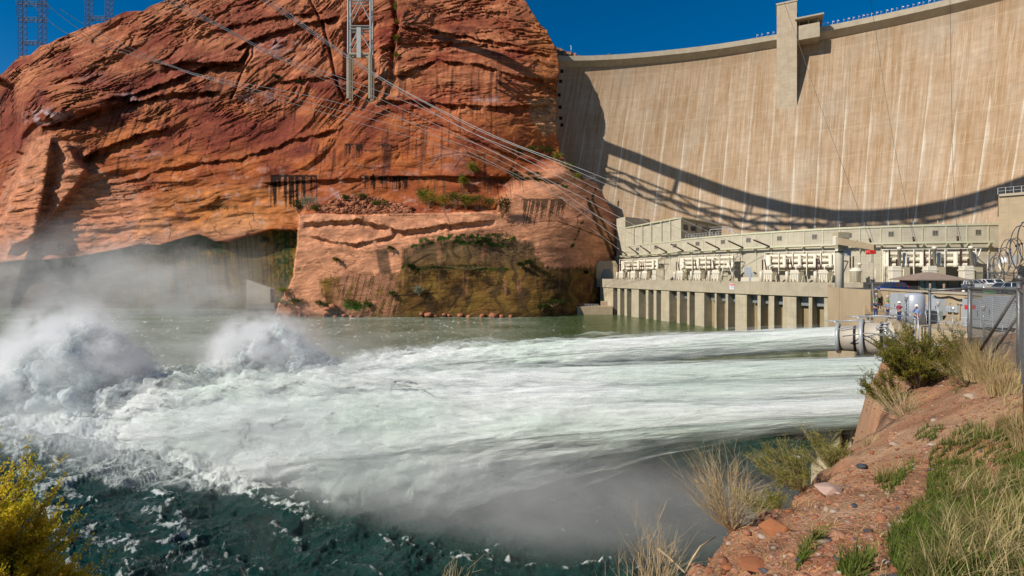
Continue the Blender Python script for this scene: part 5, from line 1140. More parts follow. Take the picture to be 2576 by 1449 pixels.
# pipe runs in front of the walkway
def pipes(name, label, runs, r, mat, cat='pipework'):
    t = empty(name, runs[0][0], label=label, cat=cat)
    for rn in runs: mb = MB(); mb.tube(rn, r, 8); bl('pipe', mb, mat, t)
    return t
pipes('pipework', 'grey pipes and walkway trusses over the outlet tubes', [[P(2108, 828, 55), P(2180, 815, 54), P(2232, 824, 46), P(2252, 842, 42)], [P(2115, 832, 55), P(2182, 820, 53), P(2234, 830, 45), P(2254, 848, 42)], [P(2120, 846, 52), P(2180, 838, 49), P(2256, 843, 43)], [P(2165, 850, 50), P(2200, 842, 47), P(2254, 847, 43)], [P(2232, 824, 46), P(2262, 868, 44)], [P(2218, 812, 47), P(2205, 832, 47)], [P(2256, 843, 43), P(2248, 866, 44)]], .05, M['galvr'])
pipes('pipework', 'bundle of pale grey pipes bending at the foot of the wall right of the shrub', [[P(2325, 872, 33), P(2345, 868, 33), P(2410, 884, 32), P(2416, 860, 32), P(2432, 858, 32), P(2434, 905, 32)], [P(2330, 876, 33), P(2408, 890, 32), P(2410, 862, 32), P(2428, 852, 32), P(2442, 862, 32), P(2442, 905, 32)], [P(2338, 865, 33), P(2400, 876, 32)], [P(2270, 872, 36), P(2320, 866, 35)]], .075, M['galvr'])
for (uu, v0, v1, D, lab_, r) in [(2228, 812, 884, 47, 'grey standpipe before the outlet wall', .22), (2302, 800, 870, 41.5, 'thin grey riser pipe left of the walkway gate', .06), (2310, 800, 872, 41.2, 'thin grey riser pipe at the walkway gate', .06)]:
    mb = MB(); mb.tube([P(uu, v1, D), P(uu, v0, D)], r, 10); mb.lathe([(r*1.4, 0), (r*1.4, .12)], P(uu, v0+3, D), 10); mb.build('standpipe', M['galvr'], label=lab_, cat='pipe')
# ------------------------------------------------------------------ guard booth
gb = empty('guard_booth', PX(2338, 88, ZD), -.1, label='dark glazed booth with wide brown pyramid roof on the terrace', cat='booth')
mb = MB(); mb.add([(-4.4, -3.6, 2.45), (4.0, -3.6, 2.45), (4.0, 3.6, 2.45), (-4.4, 3.6, 2.45), (-4.4, -3.6, 2.62), (4.0, -3.6, 2.62), (4.0, 3.6, 2.62), (-4.4, 3.6, 2.62), (-.6, -.3, 3.85), (.2, -.3, 3.85), (.2, .3, 3.85), (-.6, .3, 3.85)], [(3, 2, 1, 0), (0, 1, 5, 4), (1, 2, 6, 5), (2, 3, 7, 6), (3, 0, 4, 7), (4, 5, 9, 8), (5, 6, 10, 9), (6, 7, 11, 10), (7, 4, 8, 11), (8, 9, 10, 11)])
link('roof', mb.mesh('roof'), simple('brown_roof', (.27, .20, .155), .8, 0, .1, 1), gb)
mb = MB(); mb.box(-3.4, 3.2, -2.6, 2.6, 0, .75); link('base_wall', mb.mesh('base'), simple('brown_wall', (.25, .17, .12), .8), gb)
for x in (-3.3, -2.4, -1.5, -.6, 1.2, 3.1): mb = MB(); mb.box(x-.1, x+.1, -2.62, -2.5, .75, 2.45); link('mullion', mb.mesh('mullion'), simple('brown_frame', (.14, .09, .06), .6), gb)
mb = MB(); mb.box(-3.3, 3.1, -2.55, 2.5, .75, 2.45); link('glazing', mb.mesh('glazing'), M['glass'], gb)
for x in (-2.85, -1.95, -1.05): mb = MB(); mb.box(x-.33, x+.33, -2.6, -2.552, .85, 2.35); link('blind', mb.mesh('blind'), simple('blind_green', (.22, .26, .20), .7), gb)
for i, (uu, D) in enumerate([(2340, 60), (2375, 58)]):
    q = PX(uu, D, 22.2); mb = MB(); mb.lathe([(.12, -1.8), (.12, .5), (.10, .62), (0, .66)], (q.x, q.y, q.z), 10); mb.build('bollard', simple('bollard_brown', (.30, .2, .13), .7), label='brown bollard post before the booth, %s one' % ('left', 'right')[i], cat='bollard')
# ------------------------------------------------------------------ vehicles
def wheel(t, x, y, r=.36, w_=.24):
    mb = MB(); mb.lathe([(r*.6, -w_/2), (r*.94, -w_/2), (r, -w_*.35), (r, w_*.35), (r*.94, w_/2), (r*.6, w_/2)], (0, 0, 0), 20); wh = link('wheel', mb.mesh('tyre'), M['rubber'], t, (x, y, r)); wh.rotation_euler = (R(90), 0, 0)
    mb = MB(); mb.lathe([(0, -w_/2-.012), (r*.62, -w_/2-.01), (r*.62, w_/2+.01), (0, w_/2+.012)], (0, 0, 0), 14); link('rim', mb.mesh('rim'), M['alloy'], wh)
M['alloy'] = simple('alloy_rim', (.5, .5, .5), .3, .7)
def carbody(prof_lo, prof_hi, w_, name, mat, t, inset=.16):
    "loft side profile (x, z) across the width with rounded shoulders"
    P_ = prof_lo+prof_hi[::-1]; n = len(P_); mb = MB(); vs = []
    xs = [p[0] for p in P_]; zs = [p[1] for p in P_]; cx = sum(xs)/n; cz = sum(zs)/n
    for y, s in ((-w_/2, .965), (-w_/2+.07, 1.0), (w_/2-.07, 1.0), (w_/2, .965)):
        vs += [(cx+(x-cx)*s, y, cz+(z-cz)*s) for x, z in P_]
    fs = [tuple(range(n)), tuple(4*n-1-i for i in range(n))]
    for k in range(3): fs += [(k*n+i, (k+1)*n+i, (k+1)*n+(i+1) % n, k*n+(i+1) % n) for i in range(n)]
    mb.add(vs, fs, False); return link(name, mb.mesh(name), mat, t)
def cabin(t, x0, x1, x2, x3, zb, zt, w_, mat, roofm):
    mb = MB(); a = w_/2-.06; b = w_/2-.22
    vs = [(x0, -a, zb), (x3, -a, zb), (x3, a, zb), (x0, a, zb), (x1, -b, zt), (x2, -b, zt), (x2, b, zt), (x1, b, zt)]; mb.hexa([Vector(q) for q in vs]); g = link('window', mb.mesh('glasshouse'), mat, t)
    mb = MB(); mb.cbox(x1-.03, x2+.03, -b-.02, b+.02, zt, zt+.06, .05)
    for s in (-1, 1):
        for (xa, xb) in ((x0, x1), (x3, x2), ((x0+x3)/2, (x1+x2)/2)): mb.bar((xa, s*a, zb), (xb, s*(b+.01), zt), .08)
    link('roof', mb.mesh('roof'), roofm, t)
def suv(label, loc, rz, paint, **k):
    t = empty('suv', loc, rz, label=label, cat='car', **k)
    carbody([(-2.3, .45), (-1.9, .32), (1.9, .32), (2.3, .42)], [(-2.32, .95), (-2.1, 1.05), (1.0, 1.05), (1.9, .95), (2.3, .75)], 1.84, 'body', paint, t)
    cabin(t, -2.2, -1.75, .35, 1.15, 1.0, 1.62, 1.74, M['glass'], paint)
    for x in (-1.38, 1.4):
        for y in (-.82, .82): wheel(t, x, y)
    for y in (-.7, .7):
        mb = MB(); mb.cbox(-2.38, -2.2, y-.18, y+.18, .8, 1.15, .04); link('tail_lamp', mb.mesh('tail_lamp'), simple('lamp_red', (.6, .03, .03), .2), t)
        mb = MB(); mb.cbox(2.1, 2.32, y-.2, y+.2, .66, .84, .04); link('headlamp', mb.mesh('headlamp'), M['alloy'], t)
    for y in (-.98, .98): mb = MB(); mb.cbox(.75, .92, y-.08, y+.08, 1.02, 1.18, .03); link('mirror', mb.mesh('mirror'), paint, t)
    for s in (-1, 1): mb = MB(); mb.tube([(-1.5, s*.62, 1.72), (.2, s*.62, 1.72)], .035, 6); link('roof_rail', mb.mesh('rail'), M['greyd'], t)
    return t
def pickup(label, loc, rz, paint, rack=False, **k):
    t = empty('pickup_truck', loc, rz, label=label, cat='truck', **k)
    carbody([(-2.8, .55), (-2.6, .42), (2.5, .42), (2.8, .5)], [(-2.82, 1.15), (-.4, 1.15), (1.4, 1.15), (2.5, 1.08), (2.8, .85)], 1.95, 'body', paint, t)
    cabin(t, -.75, -.5, .75, 1.5, 1.12, 1.78, 1.85, M['glass'], paint)
    for x in (-1.7, 1.8):
        for y in (-.85, .85): wheel(t, x, y, .40)
    mb = MB(); mb.cbox(2.70, 2.86, -.6, .6, .68, 1.0, .03); link('grille', mb.mesh('grille'), M['greyd'], t)
    for y in (-.78, .78): mb = MB(); mb.cbox(2.6, 2.84, y-.16, y+.16, .75, .98, .03); link('headlamp', mb.mesh('headlamp'), M['alloy'], t)
    mb = MB(); mb.cbox(2.72, 2.95, -.95, .95, .42, .62, .04); link('bumper', mb.mesh('bumper'), M['alloy'], t)
    mb = MB(); mb.cbox(-2.6, -.8, -.8, .8, 1.10, 1.17, .02); link('load_bed', mb.mesh('bed'), M['greyd'], t)
    if rack:
        mb = MB()
        for s in (-1, 1):
            for z in (1.4, 1.65): mb.tube([(-2.7, s*.9, z), (-.8, s*.9, z)], .04, 5)
            for x in (-2.7, -1.7, -.8): mb.tube([(x, s*.9, 1.15), (x, s*.9, 1.9)], .04, 5)
        for x in (-2.7, -1.7, -.8): mb.tube([(x, -.9, 1.9), (x, .9, 1.9)], .04, 5)
        link('rack', mb.mesh('rack'), M['alloy'], t)
    return t
M['bluep'] = simple('blue_car_paint', (.012, .055, .26), .18, .35, .04, spec=.6); M['whitep'] = simple('white_car_paint', (.72, .72, .72), .25, 0, .03); M['silver'] = simple('silver_car_paint', (.45, .46, .46), .3, .5, .03); M['blackp'] = simple('black_car_paint', (.015, .016, .018), .2)
suv('bright blue parked suv at the edge of the terrace left of the booth', PX(2243, 76, 21.0), R(180)+.32, M['bluep'])
pickup('white pickup truck with ladder rack right of the booth', PX(2418, 92, 21.0), R(180)+.5, M['whitep'], True)
pickup('dark windowed pickup truck behind the fence post', PX(2448, 96, 21.0), R(-60), M['silver'])
pickup('white pickup truck facing the camera, left of the two by the black railings', PX(2477, 104, 21.0), R(-88), M['whitep'])
pickup('white pickup truck facing the camera, right of the two by the black railings', PX(2501, 108, 21.0), R(-92), M['whitep'])
suv('dark car parked at the far right behind the chain link', PX(2550, 84, 21.0), R(200), M['blackp']); suv('grey car parked low behind the chain link left of the dark car', PX(2522, 76, 21.0), R(185), M['silver'])
# green bins, railings of the compound
mb = MB(); q = PX(2489, 70, ZD); mb.cbox(q.x-.5, q.x+.5, q.y-.4, q.y+.4, ZD, ZD+1.1, .05); mb.build('bin', simple('green_bin', (.02, .30, .06), .5), label='bright green bin standing on the terrace behind the chain link', cat='bin')
fe = empty('iron_fence', PX(2510, 112, ZD), label='black vertical bar fence closing the terrace below the tall block', cat='fence')
a, b = PX(2454, 116, ZD), PX(2600, 112, ZD)
mb = MB(); n = 60
for k in range(n+1): q = a.lerp(b, k/n); mb.bar(q, q+Vector((0, 0, 4.0)), .07)
for h in (.3, 3.7): mb.bar(a+Vector((0, 0, h)), b+Vector((0, 0, h)), .09)
bl('bar_panel', mb, M['rubber'], fe)
for k in range(0, 7): q = a.lerp(b, k/6.); mb = MB(); mb.bar(q, q+Vector((0, 0, 4.2)), .2); bl('post', mb, M['rubber'], fe)
M['yel'] = simple('hazard_yellow', (.7, .5, .03), .5)
for uu in (2486, 2518): 
    q = PX(uu, 90, ZD); t = empty('hazard_bollard', q, label='black and yellow striped bollard, %s of the two by the black railings' % ('left' if uu < 2500 else 'right'), cat='bollard'); mb = MB(); mb.lathe([(.14, 0), (.14, 1.5), (0, 1.55)], (0, 0, 0), 10); link('post', mb.mesh('post'), M['rubber'], t); mb = MB(); [mb.lathe([(.145, z), (.145, z+.2)], (0, 0, 0), 10) for z in (.3, .75, 1.2)]; link('stripe', mb.mesh('stripe'), M['yel'], t)
mb = MB(); q = PX(2485, 108, ZD); mb.tube([q, q+Vector((0, 0, 7.5))], .12, 8); mb.build('flagpole', M['galvr'], label='plain grey pole against the tall block, beside the dish antenna', cat='pole')
# ------------------------------------------------------------------ people
def skinfig(name, joints, edges, mat, parent, sub=1):
    me = bpy.data.meshes.new(name); me.from_pydata([j[0] for j in joints], edges, []); me.update()
    o = bpy.data.objects.new(name, me); sc.collection.objects.link(o)
    md = o.modifiers.new('skin', 'SKIN'); 
    for i, j in enumerate(joints):
        sv = me.skin_vertices[0].data[i]; r = j[1]; sv.radius = r if isinstance(r, tuple) else (r, r); sv.use_root = (i == 0)
    ss = o.modifiers.new('sub', 'SUBSURF'); ss.levels = sub; ss.render_levels = sub
    dg = bpy.context.evaluated_depsgraph_get(); dg.update(); m2 = bpy.data.meshes.new_from_object(o.evaluated_get(dg)); bpy.data.objects.remove(o)
    m2.polygons.foreach_set('use_smooth', np.ones(len(m2.polygons), bool)); return link(name, m2, mat, parent)
M['skin'] = simple('skin', (.45, .22, .14), .5); M['jean'] = simple('blue_denim', (.035, .06, .14), .8, 0, .2, 20); M['helmw'] = simple('helmet_white', (.8, .8, .8), .3); M['helmg'] = simple('helmet_green', (.01, .22, .06), .3); M['boot'] = simple('boot', (.03, .022, .018), .7); M['hair'] = simple('hair', (.06, .04, .03), .8)
def person(loc, rz, label, top, trousers=None, helmet=None, la=None, ra=None, sit=False, h=1.76):
    "figure facing -Y locally; la/ra: elbow and hand targets"
    trousers = trousers or M['jean']; k = h/1.76
    t = empty('person', loc, rz, label=label, cat='person'); t.scale = (k,)*3
    la = la or [(-.25, .02, 1.14), (-.25, -.10, .88)]; ra = ra or [(.25, .02, 1.14), (.25, -.10, .88)]
    J = [((0, 0, .95), (.15, .11)), ((0, .0, 1.15), (.145, .10)), ((0, .01, 1.36), (.18, .11)), ((0, 0, 1.47), (.07, .065)), ((0, -.015, 1.56), (.055, .06)),
         ((0, -.02, 1.66), (.075, .10)), ((0, -.02, 1.73), (.07, .085)),
         ((-.09, 0, .86), .095), ((-.10, -.01, .50), .062), ((-.11, .03, .09), .042), ((-.12, -.12, .04), (.045, .03)),
         ((.09, 0, .86), .095), ((.11, -.03, .50), .062), ((.12, .0, .09), .042), ((.13, -.15, .04), (.045, .03)),
         ((-.19, .01, 1.41), .062), (la[0], .042), (la[1], .030), ((.19, .01, 1.41), .062), (ra[0], .042), (ra[1], .030)]
    E = [(0, 1), (1, 2), (2, 3), (3, 4), (4, 5), (5, 6), (0, 7), (7, 8), (8, 9), (9, 10), (0, 11), (11, 12), (12, 13), (13, 14), (2, 15), (15, 16), (16, 17), (2, 18), (18, 19), (19, 20)]
    skinfig('body', J, E, M['skin'], t)
    # clothes: slightly larger shells over torso+arms and hips+legs
    g = .012
    def up(i, d=g): r = J[i][1]; r = r if isinstance(r, tuple) else (r, r); return (J[i][0], (r[0]+d, r[1]+d))
    def cut(a, b, f): return tuple(a[i]+(b[i]-a[i])*f for i in range(3))
    T = [up(0, .022), up(1, .02), up(2, .018), ((0, .0, 1.46), (.085, .08)), up(15), up(16, .016), (cut(la[0], la[1], .86), (.040, .040)), up(18), up(19, .016), (cut(ra[0], ra[1], .86), (.040, .040))]
    skinfig('shirt', T, [(0, 1), (1, 2), (2, 3), (2, 4), (4, 5), (5, 6), (2, 7), (7, 8), (8, 9)], top, t)
    B = [((0, 0, .97), (.155, .118)), up(7, .018), up(8, .022), ((-.11, .03, .12), (.062, .062)), up(11, .018), up(12, .022), ((.12, .0, .12), (.062, .062))]
    skinfig('trousers', B, [(0, 1), (1, 2), (2, 3), (0, 4), (4, 5), (5, 6)], trousers, t)
    for x, y in ((-.115, -.03), (.125, -.06)): mb = MB(); mb.cbox(x-.05, x+.05, y-.14, y+.13, 0, .11, .03); link('boot', mb.mesh('boot'), M['boot'], t)
    # face and hands
    mb = MB(); mb.tube([(0, -.105, 1.655), (0, -.14, 1.63)], .014, 5); [mb.lathe([(.0, -.02), (.02, 0), (0, .02)], (s*.095, -.01, 1.65), 6) for s in (-1, 1)]; link('face', mb.mesh('face'), M['skin'], t)
    mb = MB(); [mb.lathe([(0, -.008), (.012, 0), (0, .008)], (s*.032, -.112, 1.675), 6) for s in (-1, 1)]; mb.box(-.025, .025, -.118, -.108, 1.60, 1.608); link('eye', mb.mesh('eyes'), M['boot'], t)
    for hnd, el, s in ((la[1], la[0], -1), (ra[1], ra[0], 1)):
        hv = Vector(hnd); d = (hv-Vector(el)).normalized(); sd_ = d.cross(Vector((0, 1, .3))).normalized(); mb = MB(); mb.tube([hv, hv+d*.045, hv+d*.09], [.030, .040, .034], 8)
        for f, L in ((-.032, .06), (-.011, .075), (.011, .07), (.032, .055)): b_ = hv+d*.085+sd_*f; mb.tube([b_, b_+d*L*.55, b_+d*L*.8+Vector((0, -.03, -.01))], .009, 5)
        mb.tube([hv+d*.03+sd_*.035*s, hv+d*.06+sd_*.065*s, hv+d*.09+sd_*.06*s], .011, 5); link('hand', mb.mesh('hand'), M['skin'], t)
    if helmet:
        mb = MB(); mb.lathe([(.155, 1.715), (.150, 1.73), (.128, 1.735), (.127, 1.79), (.105, 1.835), (.06, 1.86), (0, 1.868)], (0, -.01, 0), 18); mb.cbox(-.09, .09, -.205, -.13, 1.712, 1.728, .03); link('helmet', mb.mesh('helmet'), helmet, t)
    else:
        mb = MB(); mb.lathe([(.10, 1.66), (.112, 1.70), (.095, 1.77), (.05, 1.80), (0, 1.81)], (0, .005, 0), 14); link('hair', mb.mesh('hair'), M['hair'], t)
    return t
M['navyc'] = simple('navy_overalls', (.02, .05, .14), .8, 0, .15, 20); M['bluesh'] = simple('light_blue_shirt', (.17, .24, .42), .8, 0, .1, 20); M['maroon'] = simple('maroon_sweater', (.24, .03, .06), .85, 0, .15, 20)
person(P(2203, 797, 54.0), R(-10), 'worker in navy overalls and green helmet holding a camera, leftmost on the walkway', M['navyc'], M['navyc'], M['helmg'], la=[(-.27, -.05, 1.18), (-.06, -.22, 1.36)], ra=[(.27, -.05, 1.18), (.06, -.22, 1.36)])
person(P(2233, 801, 51.5), R(75), 'worker in light blue shirt and green helmet, second from the left', M['bluesh'], M['jean'], M['helmg'], la=[(-.26, .0, 1.15), (-.1, -.25, 1.08)], ra=[(.26, .0, 1.15), (.1, -.25, 1.08)])
person(P(2262, 809, 48.5), R(95), 'worker in maroon sweater and white helmet, third from the left', M['maroon'], M['jean'], M['helmw'], la=[(-.22, -.18, 1.25), (-.1, -.42, 1.34)], ra=[(.26, .02, 1.12), (.2, -.2, 1.0)], h=1.82)
person(P(2306, 822, 43.4), R(-50), 'worker in blue shirt and white helmet, hand at face, before the round tank', M['bluesh'], M['jean'], M['helmw'], la=[(-.24, -.16, 1.22), (-.07, -.17, 1.56)], ra=[(.25, .03, 1.14), (.2, -.12, .92)], h=1.8)
person(PX(2400, 62, ZD), R(20), 'person in bright blue jacket standing on the terrace right of the booth', simple('blue_jacket', (.02, .06, .38), .8), M['jean'])
plaid = NT('plaid_shirt'); wv = plaid.n('ShaderNodeTexChecker', {'Vector': plaid.coord('Object'), 'Scale': 16.0, 'Color1': (.6, .58, .55, 1), 'Color2': (.06, .05, .05, 1)}).outputs[0]; plaid.bsdf(wv, .85)
person(PX(2424, 52, 20.45), R(170), 'person in checked shirt and white cap seen behind the terrace wall', plaid.m, M['jean'], M['helmw'])
person(PX(2489, 47.5, 20.4), R(160), 'person with bright turquoise cap bending behind the chain link', simple('turquoise_top', (.02, .38, .55), .7), M['navyc'])
# ------------------------------------------------------------------ near bank
rng = np.random.default_rng(11)
EDGE = [(-70, .2), (-30, .8), (-8, 1.6), (-2.5, 2.0), (0.2, 2.6), (1.1, 3.6), (1.83, 5.0), (2.7, 6.5), (4.45, 8.5), (6.2, 10.4), (7.8, 12.0), (10.1, 14.2), (11.5, 15.8), (12.2, 17.6), (14.2, 19.6), (18, 21.5), (24, 23), (40, 25)]
POLY = EDGE+[(40, -60), (-70, -60)]
_bz = rbf([(0, 0, 22.3), (-4, 0, 22.25), (-20, -2, 22.3), (-60, -10, 22.3), (0, -20, 23), (30, -20, 24), (2.9, 2.9, 22.3), (6, 3, 22.6), (12, 4, 22.8), (3.9, 5.5, 21.45), (7.1, 9, 21.15), (7.5, 8, 21.45), (9.2, 9.4, 21.75), (15.2, 17, 21.3), (12.7, 13, 21.86),
    (12.1, 14, 21.2), (1.83, 5, 21.1), (2.7, 6.5, 20.75), (4.3, 8.5, 20.2), (5.9, 10.4, 19.95), (7.4, 12, 19.75), (9.6, 14.2, 19.7), (11.2, 16, 20.1), (14, 18.6, 20.9), (18, 20.5, 21.3), (25, 20, 22), (40, 20, 23)], sx=10.)
def gz(X, Y):
    X = np.asarray(X, float); Y = np.asarray(Y, float)
    sd = sd_poly(X, Y, POLY); out = np.clip(-sd, 0, None); ins = np.clip(sd, 0, None)
    # evaluate the top surface at a point pulled back to the edge
    bd = np.full(X.shape, 1e9); bx = X.copy(); by = Y.copy()
    for (x0, y0), (x1, y1) in zip(EDGE[:-1], EDGE[1:]):
        dx, dy = x1-x0, y1-y0; t = np.clip(((X-x0)*dx+(Y-y0)*dy)/(dx*dx+dy*dy), 0, 1); qx, qy = x0+t*dx, y0+t*dy; d = np.hypot(X-qx, Y-qy); k = d < bd; bd = np.where(k, d, bd); bx = np.where(k, qx, bx); by = np.where(k, qy, by)
    o_ = out > 0
    z = _bz(np.clip(np.where(o_, bx, X), -60, 40), np.clip(np.where(o_, by, Y), -20, 24))
    z = z-np.minimum(out, 30)*(1.2+3.6*sstep(6.8, 8.5, by))-.3*np.exp(-ins/.4)*(~o_)-.3*o_
    z = z+.22*fbm(X/1.9, Y/1.9, 4, 401)+.07*fbm(X/.35, Y/.35, 3, 402)+.35*np.exp(-ins/.7)*fbm(X/.8, Y/.8, 4, 404)+.35*fbm(X/3, Y/3, 3, 403)*sstep(0, 3, out)+.30*fbm(X/.8, Y/.8, 4, 405)*sstep(0, .6, out)
    return z
NA, NRr = 560, 330
an = np.radians(np.linspace(-88, 88, NA)); rr = 1.0*np.exp(np.linspace(0, math.log(62), NRr))
AX = np.sin(an)[None, :]*rr[:, None]; AY = np.cos(an)[None, :]*rr[:, None]
AZ = np.maximum(gz(AX, AY), -3)
n_ = fbm(AX/1.2, AY/1.2, 5, 410); n2_ = fbm(AX/.22, AY/.22, 3, 411)
soil = np.array([.38, .195, .105])[None, None]*(1+.35*n_[..., None]+.3*n2_[..., None]); pale = np.array([.50, .34, .21])
k_ = sstep(.0, .4, fbm(AX/2.6, AY/2.6, 3, 412))[..., None]; soil = soil*(1-.45*k_)+pale*.45*k_*(1+.3*n2_[..., None])
dk_ = np.maximum(np.exp(-((AX-8.8)/1.5)**2-((AY-13.4)/1.1)**2), .9*np.exp(-((AX-9.6)/1.6)**2-((AY-15)/1.5)**2))[..., None]; soil = soil*(1-.75*sstep(.3, .7, dk_+.3*n2_[..., None]))+np.array([.05, .035, .03])*.75*sstep(.3, .7, dk_+.3*n2_[..., None])
m = NT('bank_soil'); g = m.n('ShaderNodeNewGeometry').outputs['Position']; vc = m.n('ShaderNodeVertexColor', layer_name='Col').outputs[0]
pb = m.n('ShaderNodeTexVoronoi', {'Vector': g, 'Scale': 26.0}); nz = m.noise(g, 9, 8, .7)
c = m.mix(m.ramp(m.noise(g, 40, 4), [(.35, .55), (.65, 0.)]), vc, m.mix(1., vc, (.5, .45, .42), 'MULTIPLY'))
c = m.mix(m.math('MULTIPLY', m.math('LESS_THAN', pb.outputs['Distance'], .24), .45), c, m.mix(.5, pb.outputs['Color'], (.42, .27, .2)))
m.bsdf(c, .95, 0, m.bump(m.math('ADD', m.math('MULTIPLY', pb.outputs['Distance'], -.8), m.math('MULTIPLY', nz, 1.5)), .8, .03), .1)
M['soil'] = m.m
link('bank_ground', npmesh('bank_ground', np.stack([AX, AY, AZ], -1).reshape(-1, 3), gridfaces(NRr, NA), True, np.clip(soil, .01, .8).reshape(-1, 3)), M['soil'], kind='structure')
def ground_hit(u, v):
    u = np.asarray(u, float); v = np.asarray(v, float); Ds = np.exp(np.linspace(math.log(1.5), math.log(40), 160))
    dx = (u-1288)/F; dz = (v-VH)/F; hitD = np.full(u.shape, np.nan); alive = np.ones(u.shape, bool)
    for D_ in Ds:
        z = ZC-dz*D_; gh = gz(dx*D_, np.full(u.shape, D_)); h = alive & (z <= gh); hitD[h] = D_; alive &= ~h
    return dx*hitD, hitD, gz(dx*np.nan_to_num(hitD, nan=5.), np.nan_to_num(hitD, nan=5.))
def blades(Pb, L, W, lean, seed, az=None):
    "curved tapered strips: base points, lengths, widths"
    r_ = np.random.default_rng(seed); n = len(Pb); a = r_.uniform(0, 2*np.pi, n) if az is None else az; d = np.stack([np.cos(a), np.sin(a), np.zeros(n)], -1); s = np.stack([-np.sin(a+.6), np.cos(a+.6), np.zeros(n)], -1)
    V = []
    for t, w_ in ((0, 1), (.35, .9), (.7, .6), (1, .12)):
        c = Pb+np.array([0, 0, 1.])*(L*t*(1-.35*lean*t))[:, None]+d*(L*lean*t*t)[:, None]
        V += [c-s*(W*w_/2)[:, None], c+s*(W*w_/2)[:, None]]
    V = np.stack(V, 1).reshape(-1, 3); b = np.arange(n)[:, None]*8
    Fq = np.concatenate([b+np.array([[0, 1, 3, 2]]), b+np.array([[2, 3, 5, 4]]), b+np.array([[4, 5, 7, 6]])], 0); return V, Fq
def leafmat(name, a, b, c3=None, trans=.25):
    m = NT(name); g = m.n('ShaderNodeNewGeometry'); n1 = m.noise(g.outputs['Position'], 2.2, 3); rnd = g.outputs['Random Per Island']
    c = m.mix(rnd, a, b)
    if c3: c = m.mix(m.ramp(n1, [(.45, 0.), (.65, 1.)]), c, c3)
    d = m.n('ShaderNodeBsdfDiffuse', {'Color': c}); t = m.n('ShaderNodeBsdfTranslucent', {'Color': c}); mx = m.n('ShaderNodeMixShader', {0: trans}); m.t.links.new(d.outputs[0], mx.inputs[1]); m.t.links.new(t.outputs[0], mx.inputs[2]); m.t.links.new(mx.outputs[0], m.out.inputs[0]); return m.m
M['g_green'] = leafmat('grass_green', (.055, .10, .014), (.15, .20, .04), (.17, .17, .05)); M['g_dry'] = leafmat('grass_dry', (.42, .31, .14), (.58, .46, .25), (.34, .25, .11)); M['twig'] = leafmat('dry_twig', (.48, .35, .19), (.62, .49, .30), None, .1)
M['sage'] = leafmat('sage_leaf', (.13, .135, .02), (.25, .21, .035), (.09, .105, .018), .35); M['yel_leaf'] = leafmat('yellow_leaf', (.60, .46, .025), (.82, .66, .06), (.50, .46, .03), .6); M['olive'] = leafmat('olive_leaf', (.16, .165, .03), (.26, .24, .06)); M['stem'] = simple('brown_stem', (.24, .16, .09), .8)
M['cl_green'] = leafmat('cliff_leaf_green', (.05, .08, .012), (.11, .13, .025)); M['cl_yel'] = leafmat('cliff_leaf_yellow', (.28, .24, .03), (.18, .20, .03)); M['cl_dark'] = leafmat('cliff_leaf_dark', (.02, .032, .008), (.045, .06, .014)); M['cl_grey'] = leafmat('cliff_leaf_grey', (.22, .23, .16), (.32, .32, .22))
def scatter(polys, n, seed, dens=None):
    r_ = np.random.default_rng(seed); out = []
    while sum(map(len, out)) < n:
        u = r_.uniform(1500, 2640, n*3); v = r_.uniform(860, 1560, n*3); k = np.zeros(u.shape, bool)
        for p in polys: k |= inpoly(u, v, p)
        # farther ground gets denser pixels anyway; thin by patch noise
        if dens: k &= fbm(u/70, v/45, 3, seed) > dens
        out.append(np.stack([u[k], v[k]], -1))
    q = np.concatenate(out)[:n]; X, Y, Z = ground_hit(q[:, 0], q[:, 1]); ok = ~np.isnan(Y); return np.stack([X, Y, Z], -1)[ok]
GREEN = [[(2340, 1150), (2430, 1080), (2640, 1060), (2640, 1560), (2250, 1560), (2330, 1400), (2330, 1250)], [(2230, 1380), (2290, 1290), (2360, 1270), (2360, 1400), (2260, 1480)], [(2190, 1220), (2250, 1200), (2300, 1160), (2300, 1190), (2240, 1250)], [(2010, 1400), (2080, 1350), (2100, 1300), (2070, 1370), (2000, 1450)], [(2290, 1110), (2330, 1085), (2380, 1090), (2340, 1120)], [(2380, 960), (2420, 975), (2400, 1000)], [(2100, 1449), (2180, 1400), (2200, 1420), (2150, 1500)]]
DRY = [[(2400, 1120), (2640, 950), (2640, 1560), (2300, 1560), (2380, 1300)], [(2480, 1000), (2640, 880), (2640, 1200), (2520, 1120)], [(2390, 940), (2470, 900), (2560, 870), (2640, 860), (2640, 930), (2480, 960)]]
p = scatter(GREEN, 19000, 21, -.25); r_ = np.random.default_rng(3); V, Fq = blades(p, r_.uniform(.05, .22, len(p)), r_.uniform(.005, .011, len(p)), r_.uniform(.1, .8, len(p)), 5); link('green_grass', npmesh('green_grass', V, Fq, True), M['g_green'], kind='stuff', label='short bright green grass growing in patches on the red bank', cat='grass')
p = scatter(DRY, 3000, 22, .02); V, Fq = blades(p, r_.uniform(.12, .42, len(p)), r_.uniform(.003, .007, len(p)), r_.uniform(.1, 1.3, len(p)), 6); link('dry_grass', npmesh('dry_grass', V, Fq, True), M['g_dry'], kind='stuff', label='dry straw coloured grass stalks standing through the green grass at right', cat='grass')
p = scatter([[(1740, 1449), (2180, 1050), (2420, 930), (2640, 950), (2640, 1560), (1700, 1560)]], 1500, 23, .05); V, Fq = blades(p, r_.uniform(.03, .14, len(p)), r_.uniform(.004, .008, len(p)), r_.uniform(.2, 1.2, len(p)), 7); link('weeds', npmesh('weeds', V, Fq, True), M['g_dry'], kind='stuff', label='sparse low dry weeds on the red gravel bank', cat='weeds')
